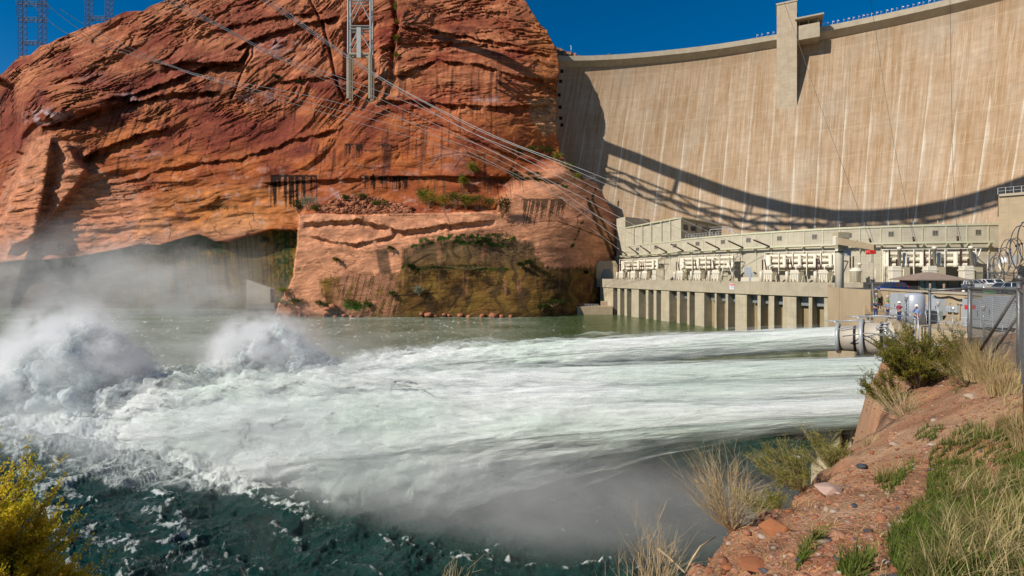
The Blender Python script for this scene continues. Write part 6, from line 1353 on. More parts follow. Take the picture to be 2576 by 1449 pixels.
# gravel and stones
def rocks(Pc, S, seed, flat=.65):
    r_ = np.random.default_rng(seed); t = (1+5**.5)/2
    iv = np.array([(-1, t, 0), (1, t, 0), (-1, -t, 0), (1, -t, 0), (0, -1, t), (0, 1, t), (0, -1, -t), (0, 1, -t), (t, 0, -1), (t, 0, 1), (-t, 0, -1), (-t, 0, 1)], float)/1.9
    fi = np.array([(0, 11, 5), (0, 5, 1), (0, 1, 7), (0, 7, 10), (0, 10, 11), (1, 5, 9), (5, 11, 4), (11, 10, 2), (10, 7, 6), (7, 1, 8), (3, 9, 4), (3, 4, 2), (3, 2, 6), (3, 6, 8), (3, 8, 9), (4, 9, 5), (2, 4, 11), (6, 2, 10), (8, 6, 7), (9, 8, 1)])
    n = len(Pc); V = iv[None]*r_.uniform(.7, 1.3, (n, 12, 1))*S[:, None, None]*np.stack([r_.uniform(.7, 1.3, n), r_.uniform(.7, 1.2, n), r_.uniform(.4, .9, n)*flat*1.3], -1)[:, None]
    a = r_.uniform(0, 6.28, n); ca, sa_ = np.cos(a)[:, None], np.sin(a)[:, None]; V = np.stack([V[..., 0]*ca-V[..., 1]*sa_, V[..., 0]*sa_+V[..., 1]*ca, V[..., 2]], -1)+Pc[:, None]
    return V.reshape(-1, 3), (np.arange(n)[:, None, None]*12+fi[None]).reshape(-1, 3)
def stonecols(n, seed, k=12):
    r_ = np.random.default_rng(seed); pal = np.array([(.34, .15, .085), (.40, .20, .12), (.28, .11, .06), (.42, .33, .26), (.10, .09, .10), (.40, .33, .27), (.30, .17, .12)]); c = pal[r_.choice(len(pal), n, p=[.32, .24, .22, .05, .04, .02, .11])]*r_.uniform(.7, 1.2, (n, 1)); return np.repeat(c, k, 0)
m = NT('stone'); vc = m.n('ShaderNodeVertexColor', layer_name='Col').outputs[0]; g = m.n('ShaderNodeNewGeometry').outputs['Position']; nz = m.noise(g, 30, 6, .7); m.bsdf(m.mix(m.math('MULTIPLY', nz, .5), vc, m.mix(1., vc, (.4, .38, .36), 'MULTIPLY')), .85, 0, m.bump(nz, .5, .02), .2); M['stone'] = m.m
p = scatter([[(1620, 1560), (1700, 1420), (1900, 1250), (2120, 1040), (2330, 950), (2480, 950), (2640, 1000), (2640, 1560)]], 5200, 24); s_ = np.random.default_rng(9).gamma(2.0, .008, len(p))+.006; V, Ft = rocks(p, s_, 31); link('gravel', npmesh('gravel', V, Ft, False, stonecols(len(p), 41)), M['stone'], kind='stuff', label='mixed red and grey gravel scattered over the bank', cat='gravel')
ST = [(1960, 1345, .17, 0, 'large flat orange stone on the edge below the pale shrub'), (2085, 1240, .20, 1, 'long pale pink slab stone half buried in the bank'), (2150, 1275, .06, 4, 'dark blue grey cobble right of the pink slab'), (2100, 1228, .05, 2, 'small orange stone above the pink slab'), (2080, 1290, .05, 3, 'pale cobble in the middle of the bank'), (2250, 1128, .10, 3, 'pale flat stone below the dry brush'), (2195, 1150, .07, 2, 'orange stone near the dark soil patch'), (2170, 1185, .09, 4, 'flat dark slab stone on the upper bank'), (2260, 1340, .06, 4, 'dark cobble beside the green grass patch'), (1900, 1425, .13, 2, 'orange block at the lower edge of the bank'), (1830, 1440, .10, 2, 'orange block at the bottom edge left of another'), (2440, 1005, .13, 3, 'pale round stone below the fence post'), (2330, 1010, .06, 3, 'small white stone right of the big shrub'), (2200, 1095, .05, 0, 'small orange stone by the dry brush'), (2060, 1165, .12, 3, 'tan boulder at the bank edge by the concrete buttress'), (2010, 1420, .05, 4, 'dark pebble on the lower bank'), (1985, 1300, .07, 0, 'orange stone above the large flat one'), (2350, 1060, .07, 3, 'pale stone between the grass patches')]
pal = [(.36, .14, .06), (.50, .34, .27), (.34, .13, .06), (.42, .32, .24), (.06, .065, .08)]
for i, (uu, vv, s, c_, lab_) in enumerate(ST):
    X_, Y_, Z_ = ground_hit(np.array([float(uu)]), np.array([float(vv)]))
    if np.isnan(Y_[0]): continue
    me_v, me_f = rocks(np.zeros((1, 3)), np.array([s]), 60+i); me = npmesh('stone', me_v, me_f, False, np.tile(np.array(pal[c_]), (12, 1)))
    o = link('stone', me, M['stone'], None, (X_[0], Y_[0], Z_[0]+s*.12), label=lab_, cat='stone'); md = o.modifiers.new('s', 'SUBSURF'); md.levels = md.render_levels = 2; md.subdivision_type = 'SIMPLE'
    md = o.modifiers.new('b', 'BEVEL'); md.width = s*.08; md.segments = 2
# ---- shrubs
def tubes_np(paths, r0, r1, n=4):
    "paths (m,k,3) -> tapered tubes"
    m_, k = paths.shape[:2]; d = np.gradient(paths, axis=1); d /= np.linalg.norm(d, axis=-1, keepdims=True)+1e-9; ref = np.where(np.abs(d[..., 2:3]) < .9, np.array([0, 0, 1.]), np.array([1., 0, 0])); a = np.cross(d, ref); a /= np.linalg.norm(a, axis=-1, keepdims=True)+1e-9; b = np.cross(a, d)
    rad = (r0[:, None]+(r1-r0)[:, None]*np.linspace(0, 1, k)[None])[..., None, None]; th = np.linspace(0, 2*np.pi, n, endpoint=False)
    V = paths[:, :, None]+rad*(a[:, :, None]*np.cos(th)[None, None, :, None]+b[:, :, None]*np.sin(th)[None, None, :, None])
    i = np.arange(m_*k*n).reshape(m_, k, n); Fq = np.stack([i[:, :-1], np.roll(i, -1, 2)[:, :-1], np.roll(i, -1, 2)[:, 1:], i[:, 1:]], -1).reshape(-1, 4); return V.reshape(-1, 3), Fq
def leaves_np(C_, L, W, r_, up=.4):
    n = len(C_); d = r_.normal(size=(n, 3)); d[:, 2] = np.abs(d[:, 2])*.8+up; d /= np.linalg.norm(d, axis=1, keepdims=True); s = np.cross(d, r_.normal(size=(n, 3))); s /= np.linalg.norm(s, axis=1, keepdims=True)
    V = np.stack([C_, C_+d*(L*.5)[:, None]+s*(W*.5)[:, None], C_+d*L[:, None], C_+d*(L*.5)[:, None]-s*(W*.5)[:, None]], 1).reshape(-1, 3); return V, (np.arange(n)[:, None]*4+np.arange(4)[None])
def shrub(name, label, base, H, Wd, mat, seed, nb=16, ns=9, nl=14, L=.04, W=.014, lean=(0, 0), stem=.012, group=None, cat='shrub', smat=None, leaf0=.35, spread=1.0):
    r_ = np.random.default_rng(seed); base = np.array(base, float); t = empty(name, tuple(base), label=label, cat=cat, **({'group': group} if group else {}))
    a = r_.uniform(0, 2*np.pi, nb); rad = np.sqrt(r_.uniform(0.02, 1, nb))*Wd/2; hh = H*(1-.45*(rad/(Wd/2))**2)*r_.uniform(.65, 1.0, nb); s = np.linspace(0, 1, 8)[None, :, None]
    tip = np.stack([np.cos(a)*rad+lean[0]*H, np.sin(a)*rad+lean[1]*H, hh], -1)
    main = tip[:, None]*np.concatenate([s**.9, s**.9, s**1.15], -1)+.05*H*spread*np.cumsum(r_.normal(size=(nb, 8, 3))*.35, 1)*s
    V1, F1 = tubes_np(main, np.full(nb, stem), np.full(nb, stem*.3)); me = npmesh('stems', V1, F1, True); link('stems', me, smat or M['stem'], t)
    # side shoots
    k = r_.integers(2, 8, (nb, ns)); st = main[np.arange(nb)[:, None], k].reshape(-1, 3); dr = (tip[:, None]*.32+r_.normal(size=(nb, ns, 3))*np.array([.13, .13, .08])*H*.9).reshape(-1, 3); dr[:, 2] = np.abs(dr[:, 2])+.02*H
    s2 = np.linspace(0, 1, 5)[None, :, None]; sh = st[:, None]+dr[:, None]*s2*r_.uniform(.4, 1., (len(st), 1, 1)); V2, F2 = tubes_np(sh, np.full(len(st), stem*.35), np.full(len(st), stem*.15), 3); link('shoots', npmesh('shoots', V2, F2, True), smat or M['stem'], t)
    if nl:
        q = r_.uniform(leaf0, 1, (len(sh), nl, 1)); C_ = (sh[:, :1]+(sh[:, -1:]-sh[:, :1])*q).reshape(-1, 3)+r_.normal(size=(len(sh)*nl, 3))*L*.45
        q = r_.uniform(.6, 1, (nb, nl*2, 1)); C2 = (main[:, 4:5]+(main[:, -1:]-main[:, 4:5])*q).reshape(-1, 3)+r_.normal(size=(nb*nl*2, 3))*L*.5; C_ = np.concatenate([C_, C2])
        V3, F3 = leaves_np(C_, r_.uniform(.5, 1.2, len(C_))*L, np.full(len(C_), W), r_); link('foliage', npmesh('foliage', V3, F3, False), mat, t)
    return t
def gpt(u, v):
    X_, Y_, Z_ = ground_hit(np.array([float(u)]), np.array([float(v)])); return (float(X_[0]), float(Y_[0]), float(Z_[0]))
def gxy(x, y): return (x, y, float(gz(np.array([float(x)]), np.array([float(y)]))[0])-.03)
shrub('sage_shrub', 'big olive green shrub on the bank before the outlet tubes', gxy(11.6, 14.6), 1.75, 1.9, M['sage'], 71, 30, 22, 34, .062, .020, (-.05, 0), .018)
shrub('sage_shrub', 'olive shrub leaning left at the foot of the big one', gxy(10.95, 14.7), 1.0, 1.3, M['sage'], 72, 18, 16, 26, .055, .018, (-.35, 0), .014)
shrub('dry_brush', 'dry straw coloured brush below the big olive shrub', gxy(10.0, 13.0), .85, 1.5, M['olive'], 73, 60, 9, 1, .03, .012, (-.25, 0), .008, smat=M['twig'])
shrub('dry_brush', 'dry brush with some green just right of the pale brush', gxy(11.2, 12.6), .8, 1.2, M['sage'], 74, 40, 9, 8, .04, .012, (-.1, 0), .008, smat=M['twig'])
shrub('rabbit_brush', 'pale yellow green brush on the bank edge by the buttress', gxy(7.2, 11.5), .95, 1.0, M['olive'], 75, 40, 12, 12, .05, .012, (-.25, 0), .008, smat=M['twig'])
shrub('rabbit_brush', 'pale yellow green brush leaning out over the river, middle of the edge', gxy(5.3, 9.3), .85, 1.0, M['olive'], 76, 40, 12, 12, .045, .011, (-.45, 0), .007, smat=M['twig'])
shrub('rabbit_brush', 'low yellow green brush left of the large orange stone', gxy(4.1, 7.9), .5, .9, M['olive'], 77, 30, 12, 12, .04, .01, (-.35, 0), .006, smat=M['twig'])
shrub('dry_brush', 'tall dry twiggy brush with thin green tips at the bank edge', gxy(2.85, 6.6), 1.0, 1.0, M['olive'], 78, 70, 11, 2, .02, .006, (-.12, 0), .006, smat=M['twig'])
shrub('dry_brush', 'bare twiggy brush at the bottom edge of the picture', gxy(1.36, 5.1), 1.3, .75, M['olive'], 79, 46, 8, 0, .02, .006, (0, 0), .0055, smat=M['twig'], spread=1.6)
shrub('yellow_bush', 'bright golden yellow bush at the bottom left corner', (-5.15, 4.7, 20.5), 1.55, 1.25, M['yel_leaf'], 80, 46, 40, 60, .034, .016, (.02, 0), .010)
shrub('yellow_bush', 'golden bush lobe lower right of the corner bush', (-4.75, 4.9, 20.2), 1.0, 1.0, M['yel_leaf'], 81, 34, 34, 50, .032, .015, (.15, 0), .009)
shrub('twig_tuft', 'thin dry twigs poking up at the bottom edge, left of two', (-.62, 4.6, 20.95), .55, .4, M['olive'], 82, 12, 3, 1, .02, .006, (.2, 0), .004, smat=M['twig'])
shrub('twig_tuft', 'thin dry twigs poking up at the bottom edge, right of two', (-2.3, 4.6, 20.9), .48, .3, M['olive'], 83, 10, 3, 1, .02, .006, (-.2, 0), .004, smat=M['twig'])
shrub('green_shrub', 'green shrub behind the chain link by the diagonal braces', gxy(14.2, 15.8), 1.1, 1.5, M['cl_green'], 84, 26, 14, 18, .05, .014, (0, 0), .01)
def tuft(label, base, H, n, W, seed, mat=None):
    r_ = np.random.default_rng(seed); a = r_.uniform(0, 6.28, n); q = np.sqrt(r_.uniform(0, 1, n))*W*.3; Pb = np.stack([np.cos(a)*q, np.sin(a)*q, np.zeros(n)], -1); V, Fq = blades(Pb, H*r_.uniform(.6, 1.1, n), r_.uniform(.006, .012, n), r_.uniform(.1, .9, n), seed+1, a+r_.normal(size=n)*.5)
    return link('grass_tuft', npmesh('grass_tuft', V, Fq, True), mat or M['g_dry'], None, base, label=label, cat='grass tuft')
tuft('tall dry grass tuft at the right edge below the razor wire', gxy(11.0, 11.9), .95, 500, 1.2, 91); tuft('dry grass tuft between the two fence posts', gxy(13.6, 14.8), .75, 450, 1.3, 92); tuft('drooping dry grass tuft at the foot of the left fence post', gxy(14.0, 16.2), .65, 380, 1.3, 93)
tuft('dry grass tuft at the right edge above the green grass', gxy(9.6, 9.9), .75, 420, 1.1, 94); tuft('dry grass tuft beside the pipes left of the fence post', gxy(13.9, 17.2), .6, 260, 1.0, 95, M['olive']); tuft('dry grass tuft on the right edge, nearest to the viewer', gxy(7.2, 7.0), .6, 360, .9, 96)
tuft('small dry tuft lying on the bare middle of the bank', gxy(5.6, 7.6), .3, 120, .5, 97); tuft('small dry tuft near the dark soil patch', gxy(7.7, 11.0), .35, 120, .5, 98)
# bent dead branch sticking out at the bottom
mb = MB(); mb.tube([P(1655, 1380, 5.2), P(1680, 1400, 5.1), P(1723, 1441, 5.0), P(1745, 1400, 5.0), P(1762, 1375, 5.05), P(1800, 1350, 5.4)], [.012, .011, .010, .009, .008, .005], 6); mb.build('dead_branch', M['twig'].copy() if False else M['twig'], label='bent pale dead branch sticking out over the water at the bottom', cat='branch')
# ---- chain link fence and razor wire
fn = empty('chain_link_fence', gxy(15.2, 17.0), label='grey chain link fence with pipe posts and coiled razor wire at the right edge', cat='fence')
def fb(nm, mb, mat=None): return bl(nm, mb, mat or M['fsteel'], fn)
M['fsteel'] = simple('weathered_fence_steel', (.17, .17, .165), .5, .5, .25, 12); M['fwire'] = simple('fence_wire', (.16, .16, .155), .45, .5); M['rwire'] = simple('razor_wire', (.22, .22, .22), .35, .8)
A_, B_, C_ = Vector((15.2, 17.0, 0)), Vector((10.95, 11.05, 0)), Vector((14.28, 17.5, 0)); E_ = Vector((5.6, 5.45, 0))
for q, r, zt in ((A_, .06, 23.66), (B_, .05, 23.9), (C_, .04, 23.45), (Vector((8.05, 8.0, 0)), .05, 23.9)):
    mb = MB(); zb = gxy(q.x, q.y)[2]-.2; mb.tube([(q.x, q.y, zb), (q.x, q.y, zt)], r, 12); mb.lathe([(r*1.2, -.06), (r*1.2, .02), (r*.6, .06), (0, .07)], (q.x, q.y, zt), 12); fb('post', mb)
def rail(a, b, za, zb_, r=.035): mb = MB(); mb.tube([(a.x, a.y, za), (b.x, b.y, zb_)], r, 8); fb('rail', mb)
rail(C_, A_, 23.42, 23.5, .045); rail(A_, B_, 23.5, 23.66, .035); rail(B_, E_, 23.66, 23.7, .035)
mb = MB(); mb.tube([P(2553, 742, 11.3), P(2468, 880, 12.9)], .032, 8); fb('brace', mb); mb = MB(); mb.tube([P(2557, 800, 11.2), P(2500, 886, 12.4)], .028, 8); fb('brace', mb)
def mesh_panel(a, b, zt_a, zt_b, pitch=.11, r=.0030):
    L = (b-a).length; d = (b-a)/L; mb = MB(); h = 2.35; n = int((L+h)/pitch)
    for k in range(n):
        s0 = k*pitch-h; s1 = k*pitch
        for (x0, y0, x1, y1) in ((s0, 0, s1, h), (s0, h, s1, 0)):
            if x0 < 0: y0 += (y1-y0)*(0-x0)/(x1-x0); x0 = 0
            if x1 > L: y1 = y0+(y1-y0)*(L-x0)/(x1-x0); x1 = L
            if x1 <= x0: continue
            f = lambda x, y: (a.x+d.x*x, a.y+d.y*x, zt_a+(zt_b-zt_a)*x/L-h+y); mb.tube([f(x0, y0), f(x1, y1)], r, 3, caps=False)
    fb('wire_mesh', mb, M['fwire'])
mesh_panel(A_, B_, 23.5, 23.66); mesh_panel(B_, E_, 23.66, 23.7)
mb = MB(); pts = []; a, b = Vector((12.8, 13.6, 24.0)), Vector((5.9, 5.8, 24.25)); n = 420
for k in range(n):
    t = k/n; q = a.lerp(b, t); an_ = t*2*math.pi*12; rr_ = .27+.06*math.sin(t*23); pts.append(q+Vector((.72*math.cos(an_)*rr_, -.69*math.cos(an_)*rr_*0+.2*math.cos(an_)*rr_, math.sin(an_)*rr_+.12)))
mb.tube(pts, .006, 4)
for k in range(4, n, 7): q = pts[k]; t_ = (pts[k+1]-pts[k-1]).normalized(); s = t_.cross(Vector((0, 0, 1))).normalized() if abs(t_.z) < .9 else Vector((1, 0, 0)); mb.add([q-t_*.04+s*.0, q-s*.02, q+t_*.04, q+s*.02], [(0, 1, 2, 3)])
fb('razor_coil', mb, M['rwire'])
for k in range(3):
    mb = MB(); z = 23.8+k*.16; o_ = Vector((-.1-k*.07, -.02, 0)); mb.tube([A_+o_+Vector((0, 0, z)), B_+o_+Vector((0, 0, z+.1)), E_+o_+Vector((0, 0, z+.15))], .005, 3); fb('barbed_strand', mb, M['rwire'])
# ---- plants, boulders and rubble on the canyon wall
def cl_plant(uu, vv, H, W, mat, label, seed, group, off=0.0, n=1.0):
    q = cliff_at(uu, vv); r_ = np.random.default_rng(seed); k = int(260*n*max(1, H/3)); nb = max(4, int(W*1.5)); cs = np.stack([r_.normal(size=nb)*W*.26, r_.normal(size=nb)*W*.18, r_.uniform(.35, .85, nb)*H], -1)
    C_ = cs[r_.integers(0, nb, k)]+r_.normal(size=(k, 3))*np.array([W*.16, W*.14, H*.14]); C_[:, 2] = np.abs(C_[:, 2]); V, Fq = leaves_np(C_, r_.uniform(.5, 1.2, k)*.75, np.full(k, .42), r_, .2)
    t = empty('cliff_shrub', (q.x, q.y-.8-off, q.z), label=label, cat='shrub', group=group); link('foliage', npmesh('foliage', V, Fq, False), mat, t)
    mb = MB(); [mb.tube([(0, 0, -.8), tuple(c*.6), tuple(c)], .10, 4, r2=.04) for c in cs]; link('stems', mb.mesh('stems'), M['stem'], t); return t
G1 = 'shrubs on the rock bench'
for i, (uu, vv, H, W, mt, lb) in enumerate([(1080, 520, 7.5, 9, 'cl_yel', 'tall yellow green shrub on the rock bench right of the rubble'), (1062, 510, 6, 6, 'cl_green', 'dark green shrub behind the tall yellow one on the bench'), (1120, 522, 5, 8, 'cl_yel', 'low yellow shrub on the bench right of the tall one'), (1145, 524, 7, 8, 'cl_green', 'green and yellow shrub in the middle of the bench thicket'), (1172, 524, 6, 7, 'cl_yel', 'bright yellow shrub in the bench thicket'), (1200, 526, 6, 8, 'cl_green', 'fresh green shrub at the right of the bench thicket'), (1232, 528, 5, 8, 'cl_green', 'green shrub near the right end of the bench'), (1264, 548, 8, 5, 'cl_dark', 'dark shrub growing in the cleft at the bench end'), (775, 530, 6.5, 7, 'cl_grey', 'silvery grey shrub at the left end of the bench'), (752, 532, 5, 7, 'cl_dark', 'dark shrub left of the silvery one'), (796, 532, 2.5, 4, 'cl_green', 'small green shrub right of the silvery one'), (1190, 440, 5, 5, 'cl_yel', 'yellow shrub on the seam above the bench'), (1165, 472, 5, 4, 'cl_yel', 'yellow shrub clinging below the seam'), (870, 505, 2.5, 4, 'cl_green', 'small green shrub on top of the rubble heap'), (915, 502, 3, 5, 'cl_green', 'pale green shrub behind the rubble heap'), (960, 520, 3, 6, 'cl_green', 'low green shrub on the right flank of the rubble')]):
    cl_plant(uu, vv, H*1.35, W*1.2, M[mt], lb, 500+i, G1, 1.0, 1.6)
G2 = 'small shrubs clinging to the canyon wall'
for i, (uu, vv, H, W, mt, lb) in enumerate([(998, 28, 6, 4, 'cl_yel', 'yellow shrub high in the pale vertical cleft'), (1002, 70, 5, 4, 'cl_yel', 'yellow shrub in the pale cleft, second from the top'), (1000, 108, 5, 4, 'cl_yel', 'yellow shrub in the pale cleft, third from the top'), (998, 150, 4, 3, 'cl_yel', 'yellow shrub at the foot of the pale cleft'), (1340, 382, 3, 9, 'cl_green', 'green shrub row on the shoulder below the rock nose'), (1375, 388, 4, 9, 'cl_dark', 'dark green shrub on the shoulder near the dam'), (1402, 404, 5, 6, 'cl_yel', 'yellow shrub on the shoulder touching the dam'), (1430, 425, 4, 7, 'cl_green', 'green shrub low on the shoulder by the dam'), (1450, 452, 4, 5, 'cl_yel', 'orange yellow shrub at the walkway on the shoulder'), (1340, 445, 2.5, 8, 'cl_dark', 'flat dark shrub along the shoulder ledge'), (1300, 442, 2, 6, 'cl_dark', 'dark ledge plant left of the flat shrub'),
    (698, 199, 2.5, 5, 'cl_dark', 'dark shrub on the big red wall left of the pylon'), (757, 212, 2.5, 4, 'cl_dark', 'dark shrub near the pylon base on the red wall'), (745, 765, 3.5, 6, 'cl_green', 'green shrub at the foot of the bench corner'), (722, 768, 4.5, 9, 'cl_grey', 'grey green shrub on the shore rocks by the tunnel portal'), (808, 770, 3, 4, 'cl_green', 'small green shrub on the shore, left of the boulders'), (830, 778, 3, 6, 'cl_green', 'green shrub between the shore boulders'), (885, 768, 4, 9, 'cl_green', 'bright green mossy shrub at the foot of the wall'), (925, 770, 2.5, 7, 'cl_green', 'low bright green shrub at the foot of the wall'), (1056, 742, 4.5, 5, 'cl_grey', 'round grey green bush on the low brown ledge'), (985, 745, 2.5, 4, 'cl_green', 'small green shrub left of the low brown ledge'), (980, 632, 2.5, 3.5, 'cl_green', 'small green shrub on the pale face'), (850, 660, 3, 3, 'cl_green', 'small green shrub low on the pale face'), (735, 695, 5, 3.5, 'cl_yel', 'yellow green shrub on the bench corner edge'), (715, 742, 4, 5, 'cl_yel', 'yellow green shrub on the slope above the portal'),
    (1390, 770, 4, 12, 'cl_dark', 'dark mossy shrub mass at the waterline near the landing'), (1365, 778, 3, 6, 'cl_dark', 'dark mossy shrub left of the waterline mass'), (1250, 600, 3, 14, 'cl_dark', 'hanging dark green mat on the upper seep line'), (1180, 605, 2.5, 12, 'cl_dark', 'hanging green mat left on the upper seep line'), (1220, 615, 4, 6, 'cl_dark', 'round dark green shrub hanging on the seep line'), (1180, 676, 2.2, 22, 'cl_dark', 'long dark green mat on the middle seep line'), (1100, 678, 1.8, 12, 'cl_dark', 'dark green mat on the middle seep line, left part'), (1330, 668, 3, 5, 'cl_dark', 'round dark shrub right on the middle seep line'), (1310, 672, 2.5, 4, 'cl_dark', 'small dark shrub on the middle seep line'), (1032, 680, 3, 4, 'cl_dark', 'dark shrub at the left end of the seep line'), (1475, 690, 2, 2.5, 'cl_dark', 'tiny dark shrub on the wall by the deck corner'), (670, 615, 5, 6, 'cl_dark', 'dark hanging plants under the cave roof')]):
    cl_plant(uu, vv, H, W, M[mt], lb, 540+i, G2, .6, 1.3 if mt != 'cl_dark' else 2.0)
r_ = np.random.default_rng(77); rub = []
for k in range(900):
    uu = r_.uniform(795, 1035); vm = 498 if 840 < uu < 960 else 512; vv = r_.uniform(np.interp(uu, [795, 830, 880, 960, 1035], [532, 505, 492, 498, 526]), 536); rub.append((uu, vv))
rq = []
_u = np.array([[p[0] for p in rub]]); _v = np.array([[p[1] for p in rub]]); _d, _w, _a, _b, _c = cliff_depth(_u, _v); _d = _d+cliff_rock(_u, _v, _d, _w, _c)*(1-.5*_c)-.6
Pc = np.stack([(_u[0]-1288)/F*_d[0], _d[0], ZC-(_v[0]-VH)/F*_d[0]], -1); V, Ft = rocks(Pc, r_.gamma(2., .32, 900)+.2, 78, .8); link('rubble', npmesh('rubble', V, Ft, False, np.repeat(np.array([[.38, .15, .075]])*r_.uniform(.6, 1.25, (900, 1)), 12, 0)), M['stone'], kind='stuff', label='heap of broken red rock lying on the bench', cat='rubble')
def boulder(uu, vv, s, lb, grp, seed, dz=0):
    q = cliff_at(uu, vv); V, Ft = rocks(np.zeros((1, 3)), np.array([s]), seed, .9); rc = np.random.default_rng(seed).uniform(.8, 1.2); me = npmesh('boulder', V, Ft, False, np.tile(np.array([[.42, .16, .085]])*rc, (12, 1)))
    o = link('boulder', me, M['stone'], None, (q.x, q.y-s*.5, q.z+dz), label=lb, cat='boulder', group=grp); md = o.modifiers.new('b', 'BEVEL'); md.width = s*.09; md.segments = 1
for i, (uu, vv, s) in enumerate([(855, 515, 2.6), (845, 524, 2.2), (880, 512, 1.8), (900, 520, 2.0), (930, 524, 1.7), (868, 503, 1.9), (915, 510, 1.4), (985, 530, 1.5)]): boulder(uu, vv, s, ('large red boulder at the left top of the bench rubble', 'red boulder at the left front of the bench rubble', 'red boulder near the crown of the rubble', 'broad red boulder mid front of the rubble', 'red boulder right front of the rubble', 'red boulder at the rubble crown', 'small red boulder high in the rubble', 'lone red boulder at the right foot of the rubble')[i], 'boulders in the bench rubble', 600+i)
sh = [(700, 792, 1.6), (730, 796, 1.8), (756, 794, 1.5), (772, 797, 1.2), (826, 776, 3.2), (838, 770, 2.4), (820, 792, 1.8), (845, 795, 1.6), (868, 793, 1.8), (885, 796, 1.3), (905, 795, 1.4), (1062, 790, 2.2), (1080, 792, 2.9), (1092, 796, 2.0), (1118, 791, 1.6), (1130, 794, 1.5), (1158, 793, 2.2), (1180, 796, 1.6), (1215, 795, 2.5), (1245, 794, 3.0), (1262, 796, 2.0), (1285, 796, 1.5)]
for i, (uu, vv, s) in enumerate(sh): boulder(uu, vv, s, 'red boulder at the waterline %s' % ('by the tunnel portal' if uu < 780 else 'beneath the pale corner of the bench' if uu < 920 else 'at the foot of the stained wall'), 'boulders at the waterline '+('by the portal' if uu < 780 else 'under the bench corner' if uu < 920 else 'under the stained wall'), 640+i)
# catwalk on the shoulder and fence on the bench
cw = empty('catwalk', cliff_at(1420, 462), label='thin steel catwalk crossing the rock shoulder to the dam', cat='walkway'); mb = MB(); a, b = P(1376, 468, 316), P(1497, 447, 338)
mb.bar(a, b, .5)
for k in range(13): q = a.lerp(b, k/12); mb.bar(q, q+Vector((0, 0, 1.5)), .16)
for h in (.8, 1.5): mb.bar(a+Vector((0, 0, h)), b+Vector((0, 0, h)), .14)
bl('handrail', mb, M['galv'], cw)
bf = empty('bench_fence', cliff_at(950, 538), label='low dark rail fence along the lip of the bench', cat='fence'); mb = MB(); pts = [cliff_at(uu, 539)+Vector((0, -.8, 0)) for uu in (870, 905, 940, 975, 1010, 1045)]
for a, b in zip(pts[:-1], pts[1:]):
    for h in (.5, 1.3): mb.bar(a+Vector((0, 0, h)), b+Vector((0, 0, h)), .16)
    mb.bar(a, a+Vector((0, 0, 1.4)), .25)
bl('rail', mb, simple('weathered_timber', (.10, .07, .045), .8), bf)
# ------------------------------------------------------------------ river
nu, nv = 1020, 400
uu = np.linspace(-420, 2260, nu)[None, :]; vv = np.linspace(766, 1720, nv)[:, None]; uu, vv = np.broadcast_arrays(uu, vv)
Dw = ZC*F/(vv-VH); Xw = (uu-1288)/F*Dw; Yw = Dw
JL = [((37, 58, 16.7), (-36, 117, 1.0), 1.40, 2.8), ((31.4, 40, 16.4), (-62, 85, .6), 1.28, 3.2), ((29.3, 37, 15.45), (-50, 74, 1.0), 1.08, 3.2), ((27, 34.4, 14.95), (-29, 63, 1.0), 1.0, 3.5)]
near = 1-sstep(60, 120, Yw)
wx, wy = Xw+2.5*fbm(Xw/9, Yw/9, 3, 701), Yw+2.5*fbm(Xw/9+5, Yw/9, 3, 702)
ca, sa_ = math.cos(.6), math.sin(.6); rx = wx*ca+wy*sa_; ry = -wx*sa_+wy*ca
ch = ridge(rx/11, ry/4.2, 4, 703)-1.35
h = near*(.85*ch+.34*(ridge(rx/3.2, ry/1.5, 3, 704)-1.2)+.16*(ridge(wx/1.1, wy/.6, 3, 705)-1.2))+(1-near)*(.16*(ridge(wx/11, wy/9, 4, 706)-1.3)+.05*fbm(wx/1.6, wy/1.2, 3, 707))
h = h+near*.8*fbm(rx/26, ry/12, 2, 708)
# churn around the landing zone
ld = np.minimum.reduce([np.hypot((Xw-l[0]+8)/20, (Yw-l[1]-3)/9) for _, l, _, _ in JL]); churn = np.exp(-ld**2)
h = h+churn*1.6*fbm(Xw/5, Yw/5, 4, 709)+churn*1.0
# foam
pat = ridge(wx/7, wy/4.5, 5, 711)-1.35; fine = fbm(wx/1.0, wy/.7, 4, 712); cell = ridge(wx/2.2, wy/1.6, 4, 713)-1.3
fo = near*(sstep(.10, .70, ch+.45*fine)*sstep(-.45, .2, fbm(Xw/13, Yw/9, 3, 714))*.74+.55*sstep(.45, .8, cell+.3*fine)*sstep(-.1, .35, fbm(Xw/9, Yw/7, 3, 718)))
west = 1-sstep(-30, 25, Xw-(Yw-110)*.12)
far = (1-near)*(west*(.20+.6*pat+.35*fine+.5*cell)+(1-west)*sstep(.28, .7, pat+.35*fine-.05)*1.0+.30*(1-west)*sstep(.25, .6, cell+.2*fine))
fo = fo+far+churn*1.1
edge = dist_pl(Xw, Yw, [(-125, 92), (-111, 86.6), (-58, 72), (-36.6, 59.8), (-23, 52.7), (-14.6, 48.5), (-8.4, 45.3), (-1.8, 43), (9, 42), (14, 41)]); inner = inpoly(Xw, Yw, [(-160, 100), (-111, 86.6), (-58, 72), (-36.6, 59.8), (-23, 52.7), (-14.6, 48.5), (-8.4, 45.3), (-1.8, 43), (9, 42), (22, 44), (28, 60), (-30, 120), (-160, 150)])
ln = np.exp(-((edge+1.4*fbm(Xw/3, Yw/3, 3, 720))/1.1)**2)*(.35+.65*sstep(-.2, .4, fbm(Xw/.5, Yw/.4, 4, 722)+.5*fbm(Xw/5, Yw/5, 3, 721))); fo = fo+ln*.46*(Xw < 14)
fo = fo+inner*sstep(20, -35, Xw)*(.15+.4*fine+.3*cell)*.8
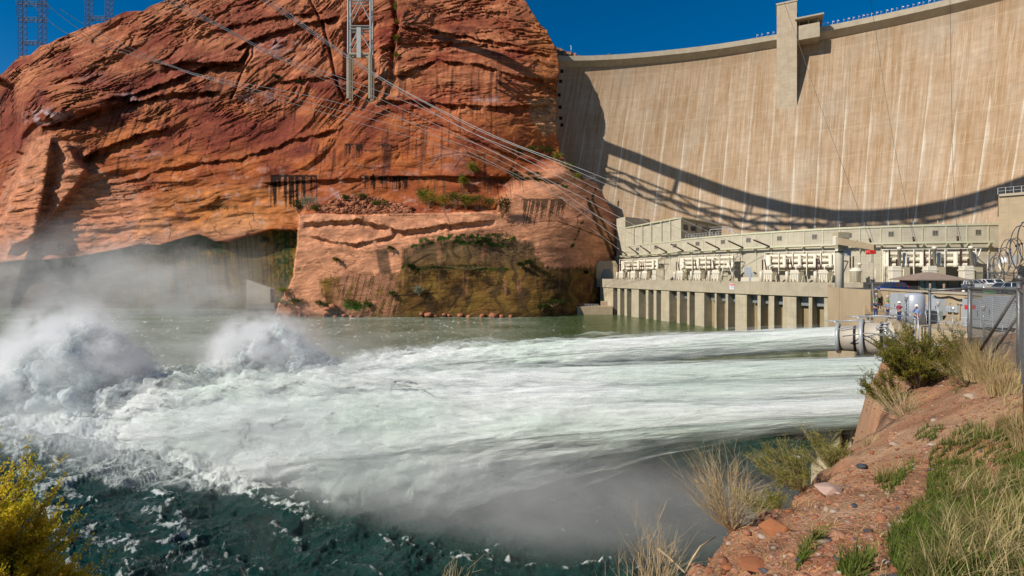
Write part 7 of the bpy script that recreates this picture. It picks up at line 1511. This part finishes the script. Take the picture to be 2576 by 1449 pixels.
h = h+ln*.12*(Xw < 14)
for pl, w_ in [([(286, 1355), (335, 1397), (331, 1449), (340, 1500)], .9), ([(440, 1320), (470, 1365), (516, 1418), (520, 1440)], 1.5), ([(227, 1337), (245, 1365), (262, 1379)], .7), ([(110, 1280), (130, 1300), (143, 1334)], .8), ([(370, 1278), (395, 1300), (412, 1327)], .5), ([(447, 1292), (457, 1313)], .5), ([(160, 1225), (175, 1257)], .8), ([(300, 1200), (297, 1233)], .6), ([(691, 1306), (725, 1340), (747, 1369)], .35), ([(560, 1360), (640, 1449)], .4), ([(200, 1449), (170, 1380), (120, 1340)], .5), ([(30, 1130), (80, 1200), (110, 1260)], .6), ([(90, 1110), (150, 1190)], .5), ([(830, 1400), (960, 1445)], .35), ([(1130, 1215), (1190, 1200), (1160, 1235)], .0)]:
    if w_ == 0: continue
    wp = [((a-1288)/F*ZC*F/(b-VH), ZC*F/(b-VH)) for a, b in pl]; d_ = dist_pl(Xw+1.2*fbm(Xw/3, Yw/3, 3, 740), Yw+1.2*fbm(Xw/3+9, Yw/3, 3, 741), wp); k_ = np.exp(-(d_/(w_*.9))**2); fo = fo+k_*(.28+.5*sstep(-.15, .4, fbm(Xw/.45, Yw/.45, 4, 742))); h = h+.22*k_
fo = np.clip(fo, 0, 1); fo = np.where((near > .5) & (inner == 0), np.minimum(fo, .53+.22*fine), fo)
m = NT('river_water'); g = m.n('ShaderNodeNewGeometry').outputs['Position']; fa = m.n('ShaderNodeAttribute', attribute_name='foam').outputs['Fac']; gr = m.n('ShaderNodeAttribute', attribute_name='green').outputs['Fac']
n1 = m.noise(g, 1.3, 8, .62, .6); n2 = m.noise(g, 7.0, 8, .72)
mk = m.n('ShaderNodeAttribute', attribute_name='milk').outputs['Fac']; deep = m.mix(gr, (.002, .030, .026), (.045, .080, .018)); deep = m.mix(mk, deep, (.30, .35, .27))
wb = m.n('ShaderNodeBsdfPrincipled', {'Base Color': deep, 'Roughness': .08, 'IOR': 1.36, 'Normal': m.bump(m.math('ADD', n1, m.math('MULTIPLY', n2, .3)), .8, .5)})
fbz = m.n('ShaderNodeBsdfPrincipled', {'Base Color': m.mix(n2, (.60, .66, .60), (.88, .90, .88)), 'Roughness': .75, 'Normal': m.bump(m.math('ADD', n1, n2), .8, .25)})
fm = m.math('SUBTRACT', m.math('MULTIPLY', fa, 1.35), m.math('MULTIPLY', m.math('ADD', m.math('MULTIPLY', n1, .55), m.math('MULTIPLY', n2, .85)), .95)); fm = m.math('MULTIPLY', m.math('ADD', fm, .10), 2.6, clamp=True)
fm = m.math('ADD', m.math('MULTIPLY', fm, .85), m.math('MULTIPLY', m.math('MULTIPLY', fa, gr), .18), clamp=True)
mx = m.n('ShaderNodeMixShader', {0: fm}); m.t.links.new(wb.outputs[0], mx.inputs[1]); m.t.links.new(fbz.outputs[0], mx.inputs[2]); m.t.links.new(mx.outputs[0], m.out.inputs[0]); M['water'] = m.m
green = np.clip(1-near*.95, 0, 1); milk = np.clip((1-near)*west*(.55+.6*fbm(Xw/30, Yw/20, 3, 731)), 0, 1)
link('river', npmesh('river', np.stack([Xw, Yw, h*.9], -1).reshape(-1, 3), gridfaces(nv, nu)[:, ::-1], True, attrs={'foam': fo.ravel(), 'green': green.ravel(), 'milk': milk.ravel()}), M['water'], kind='structure')
link('river_bed', npmesh('river_bed', [(-900, -60, -2.5), (900, -60, -2.5), (900, 700, -2.5), (-900, 700, -2.5)], [(0, 1, 2, 3)]), simple('dark_bed', (.01, .02, .018), .4), kind='structure')
# ------------------------------------------------------------------ water jets: core plus torn outer sheets
def jetmat(name, lo, hi, su, sv, core=False, tint=.25):
    m = NT(name); uvn = m.n('ShaderNodeUVMap').outputs[0]
    mp = m.n('ShaderNodeMapping', {'Vector': uvn, 'Scale': (su, sv, 1)}).outputs[0]; n1 = m.noise(mp, 1.0, 8, .62, .7); mp2 = m.n('ShaderNodeMapping', {'Vector': uvn, 'Scale': (su*3.5, sv*3, 1)}).outputs[0]; n2 = m.noise(mp2, 1.0, 6, .65, .4)
    n3 = m.noise(m.n('ShaderNodeMapping', {'Vector': uvn, 'Scale': (.03, .22, 1)}).outputs[0], 1.0, 3)
    c = m.mix(m.ramp(n3, [(.42, 0.), (.68, 1.)]), (.84, .855, .84), (.62, .73, .64)); c = m.mix(m.math('MULTIPLY', m.ramp(n1, [(.30, 1.), (.62, 0.)]), .6), c, (.47, .51, .46))
    nb = m.bump(m.math('ADD', n1, m.math('MULTIPLY', n2, .35)), .9, .55)
    d = m.n('ShaderNodeBsdfDiffuse', {'Color': c, 'Normal': nb}); t = m.n('ShaderNodeBsdfTranslucent', {'Color': c, 'Normal': nb}); mx = m.n('ShaderNodeMixShader', {0: .28}); m.t.links.new(d.outputs[0], mx.inputs[1]); m.t.links.new(t.outputs[0], mx.inputs[2])
    if core: m.t.links.new(mx.outputs[0], m.out.inputs[0]); return m.m
    aa = m.n('ShaderNodeAttribute', attribute_name='cover').outputs['Fac']
    al = m.math('MULTIPLY', m.ramp(m.math('ADD', m.math('MULTIPLY', n1, .7), m.math('MULTIPLY', n2, .3)), [(lo, 0.), (hi, 1.)]), aa, clamp=True)
    tr = m.n('ShaderNodeBsdfTransparent'); m2 = m.n('ShaderNodeMixShader', {0: al}); m.t.links.new(tr.outputs[0], m2.inputs[1]); m.t.links.new(mx.outputs[0], m2.inputs[2]); m.t.links.new(m2.outputs[0], m.out.inputs[0]); return m.m
M['jet'] = jetmat('jet_core', 0, 0, .13, 1.3, True); M['jet1'] = jetmat('jet_sheet', .42, .68, .12, 1.1); M['jet2'] = jetmat('jet_spray', .46, .82, .10, .8)
def jetpath(a, b, t):
    z = a[2]+(b[2]-a[2])*(.80*t+.20*t*t); return np.stack([a[0]+(b[0]-a[0])*t, a[1]+(b[1]-a[1])*t, z], -1)
jl = ['far jet of white water, landing in the middle of the river', 'second jet of white water, the longest, reaching the big plume', 'third jet of white water in the thick of the torrent', 'nearest jet of white water with a ragged grey underside']
for ji, (a, b, r0, r1) in enumerate(JL):
    root = empty('water_jet', a, label=jl[ji], cat='water jet', group='jets from the outlet tubes')
    ns, na = 520, 120; t = np.linspace(0, 1.06, ns)[:, None]; an_ = np.linspace(0, 2*np.pi, na)[None, :]; c = jetpath(a, b, t[:, 0]); L = math.dist(a, b); s = t*L
    dirv = np.array([b[0]-a[0], b[1]-a[1], 0.]); dirv /= np.linalg.norm(dirv); sd_ = np.array([-dirv[1], dirv[0], 0.]); upv = np.array([0, 0, 1.])
    for li, (nm, mt, gs, amp, cov) in enumerate([('core', 'jet', 1.0, 1.0, 1), ('sheet', 'jet1', 1.14, 1.3, .9), ('spray', 'jet2', 1.34, 1.6, .5)]):
        per = lambda f, k: .5*(f(an_*k)+f((an_-2*np.pi)*k))*0+f(np.abs(np.where(an_ > np.pi, 2*np.pi-an_, an_))*k+np.where(an_ > np.pi, 37., 0.)*0)
        A2 = np.abs(an_-np.pi)                                  # mirrored so the seam closes
        side = np.sign(np.sin(an_))
        nA = fbm(s/13+side*9, A2*1.6, 4, 800+ji*10+li); nB = fbm(s/3.4+side*5, A2*4.5, 4, 830+ji*10+li); nC = ridge(s/7+side*3, A2*3, 3, 860+ji)-1.3
        fadeseam = sstep(0, .25, np.abs(np.sin(an_)))
        gro = sstep(.02, .9, t); r = (r0+(r1-r0)*gro**.8)*gs*(1 if li == 0 else (1+.25*gro))
        r = r*(1+amp*((.05+.34*gro)*nA+(.015+.10*gro)*nB+.10*gro*nC)*(.35+.65*fadeseam))
        low = np.clip(-np.sin(an_), 0, 1); vz = 1+low*(.10+gro*(1 if ji else .25)*(.45 if li == 0 else 1.35 if ji == 3 else .9))*(1 if li < 2 else 1.4)   # spray sags below the jet
        V = c[:, None]+sd_*(np.cos(an_)*r)[..., None]*1.05+upv*(np.sin(an_)*r*vz*.95)[..., None]+dirv*(1.2*gro*nB*amp)[..., None]
        V[..., 2] = np.maximum(V[..., 2], -.5)
        cv = np.broadcast_to(cov*(1 if li < 2 else (1-.4*low))*sstep(0, .03+.05*li, t)*np.ones_like(an_), V.shape[:2])*(sstep(-.3, 1.6, V[..., 2]) if li else 1)*(1-sstep(.97, 1.05, t))
        uvj = np.stack([np.broadcast_to(s, V.shape[:2])+ji*31, np.broadcast_to((A2+side*5)*r0*1.1*(1), V.shape[:2])], -1)
        me = npmesh('jet_'+nm, V.reshape(-1, 3), gridfaces(ns, na), True, uv=uvj.reshape(-1, 2), attrs={'cover': cv.ravel()}); o = link(nm, me, M[mt], root); o.matrix_parent_inverse = Matrix.Translation(-Vector(a))
# ------------------------------------------------------------------ impact plumes: billows of torn water
def billow_mat(name, lo, hi, sc_, core=False):
    m = NT(name); g = m.n('ShaderNodeNewGeometry').outputs['Position']; n1 = m.noise(g, sc_, 7, .6, .5); n2 = m.noise(g, sc_*4, 5, .6)
    c = m.mix(n1, (.70, .78, .77), (.90, .92, .91)); nb = m.bump(m.math('ADD', n1, m.math('MULTIPLY', n2, .4)), .8, .8)
    d = m.n('ShaderNodeBsdfDiffuse', {'Color': c, 'Normal': nb}); t = m.n('ShaderNodeBsdfTranslucent', {'Color': c, 'Normal': nb}); mx = m.n('ShaderNodeMixShader', {0: .3}); m.t.links.new(d.outputs[0], mx.inputs[1]); m.t.links.new(t.outputs[0], mx.inputs[2])
    if core: m.t.links.new(mx.outputs[0], m.out.inputs[0]); return m.m
    al = m.ramp(m.math('ADD', m.math('MULTIPLY', n1, .65), m.math('MULTIPLY', n2, .35)), [(lo, 0.), (hi, .8)]); tr = m.n('ShaderNodeBsdfTransparent'); m2 = m.n('ShaderNodeMixShader', {0: al}); m.t.links.new(tr.outputs[0], m2.inputs[1]); m.t.links.new(mx.outputs[0], m2.inputs[2]); m.t.links.new(m2.outputs[0], m.out.inputs[0]); return m.m
M['bil'] = billow_mat('plume_core', 0, 0, .25, True); M['bil1'] = billow_mat('plume_veil', .44, .70, .35)
def plume(label, cx, cy_, W, Dp, H, seed, n=70, lean=0.0, vol=True):
    root = empty('spray_plume', (cx, cy_, 0), label=label, cat='spray'); r_ = np.random.default_rng(seed)
    cs = []
    for k in range(n):
        q = r_.uniform(-1, 1); f = r_.uniform(-1, 1); top = H*math.exp(-(q/.50)**2)*(1-.35*f*f); z = top*r_.uniform(.0, 1)**.7; rad = (2.3-1.5*z/H)*r_.uniform(.5, 1.2)*H/17; cs.append((q*W/2+lean*z, f*Dp/2*(1-.5*z/H), z*.92, max(.5, rad)))
    th = np.linspace(0, 2*np.pi, 42)[None, :]; ph = np.linspace(.02, np.pi-.02, 24)[:, None]; ux, uy, uz = np.sin(ph)*np.cos(th), np.sin(ph)*np.sin(th), np.cos(ph)*np.ones_like(th)
    for nm, mt, g_, am in (('billow', 'bil', 1.0, .9), ('veil', 'bil1', 1.5, 1.5))[:2 if H > 8 else 1]:
        VV, FF = [], []
        for i, (x, y, z, rad) in enumerate(cs):
            nn_ = mnoise
            px, py, pz = x+ux*rad, y+uy*rad, z+uz*rad
            dsp = 1+am*(.55*fbm(px/3.1+pz/4, pz/2.7+py/5, 4, seed+1)+.25*(ridge(px/1.7+py/3, pz/1.5, 3, seed+2)-1.2)*(1 if nm == 'billow' else .5))
            V = np.stack([x+ux*rad*g_*dsp, y+uy*rad*g_*dsp, z+uz*rad*g_*dsp*1.1], -1); VV.append(V.reshape(-1, 3)); FF.append(gridfaces(24, 42)+i*24*42)
        o = link(nm, npmesh('plume_'+nm, np.concatenate(VV), np.concatenate(FF)[:, ::-1], True), M[mt], root)
plume('tall churning white plume at the far left where the longest jet lands', -78, 92, 32, 13, 18.5, 901, 230, .05)
plume('second white plume thrown up by the far jet, against the far bank', -56, 121, 28, 12, 14.5, 902, 190, .10)
plume('low white froth between the plumes and the torrent', -62, 88, 34, 12, 5.0, 903, 90, 0)
# ------------------------------------------------------------------ drifting spray (volumes)
def vmat(name, dens, col=(.93, .95, .96), scale=2.2, lo=.38, hi=.75, stretch=(1, 1, 1)):
    m = NT(name); tc = m.n('ShaderNodeTexCoord').outputs['Object']; le = m.n('ShaderNodeVectorMath', operation='LENGTH'); m.set(le.inputs[0], tc)
    fall = m.math('SUBTRACT', 1.0, le.outputs['Value'], clamp=True); fall = m.math('MULTIPLY', m.math('MULTIPLY', fall, fall), m.math('SUBTRACT', 3.0, m.math('MULTIPLY', fall, 2.0)))
    mp = m.n('ShaderNodeMapping', {'Vector': tc, 'Scale': stretch}).outputs[0]; n = m.ramp(m.noise(mp, scale, 4, .6, .3), [(lo, 0.), (hi, 1.)])
    v_ = m.n('ShaderNodeVolumePrincipled', {'Color': (*col, 1), 'Density': m.math('MULTIPLY', m.math('MULTIPLY', fall, n), dens), 'Anisotropy': .1}); m.t.links.new(v_.outputs[0], m.out.inputs['Volume']); return m.m
def cloud(name, label, loc, size, rot, mat):
    mb = MB(); mb.lathe([(math.sin(a)*1.0, -math.cos(a)) for a in np.linspace(.01, math.pi-.01, 14)], (0, 0, 0), 20); o = link(name, mb.mesh(name), mat, None, loc, label=label, cat='mist', kind='stuff'); o.scale = size; o.rotation_euler = (0, 0, rot); return o
def burst(label, loc, size, rot, dens, step, **k):
    mt = vmat('burst', dens, (.995, .995, .995), **k); mt.cycles.volume_step_rate = step; return cloud('spray_burst', label, loc, size, rot, mt)
burst('soft white spray wrapped round the tall left plume', (-78, 91, 6), (17, 9, 15.5), 0, 1.5, .10, scale=3.6, lo=.42, hi=.58)
burst('soft spray trailing left off the tall plume', (-96, 93, 3), (20, 9, 10), 0, .7, .15, scale=3.2, lo=.40, hi=.62)
burst('soft white spray wrapped round the second plume', (-58, 120, 4.5), (17, 9, 12.5), 0, 1.3, .10, scale=3.8, lo=.42, hi=.58)
cloud('mist', 'pale mist drifting up the foot of the cliff at the left', (-235, 292, 16), (135, 26, 48), 0, vmat('mist_left', .075, scale=2.6, stretch=(2, 1, 1)))
cloud('mist', 'thin mist before the dark cave left of the tunnel portal', (-178, 285, 8), (70, 22, 26), 0, vmat('mist_mid', .06, scale=2.4, stretch=(2, 1, 1)))
cloud('mist', 'spray hanging behind the white plumes', (-62, 126, 5), (55, 26, 14), -.35, vmat('mist_plume', .05, scale=2.5))
cloud('mist', 'spray blowing off the tall left plume', (-84, 90, 6), (44, 20, 17), -.2, vmat('mist_plume_near', .03, scale=2.5))
jr = math.atan2(27, -59)
cloud('mist', 'grey spray curtain falling below the nearest jet', (-15, 54, 4.5), (46, 7, 8.5), jr, vmat('mist_curtain', .42, scale=2.4, stretch=(2.5, 1, 1), lo=.25, hi=.7))
cloud('mist', 'grey spray under the right end of the torrent', (14, 44, 6), (24, 6, 6), jr, vmat('mist_right', .14, scale=2.2, stretch=(2, 1, 1), lo=.3))
cloud('mist', 'spray between the far jet and the torrent', (-12, 84, 5), (52, 12, 7.5), math.atan2(50, -85), vmat('mist_gap', .10, scale=2.4, stretch=(2.5, 1, 1), lo=.3))
cloud('mist', 'thin spray drifting toward the left foreground', (-62, 70, 2), (46, 9, 6), jr, vmat('mist_front', .13, scale=2.8, stretch=(2, 1, 1)))
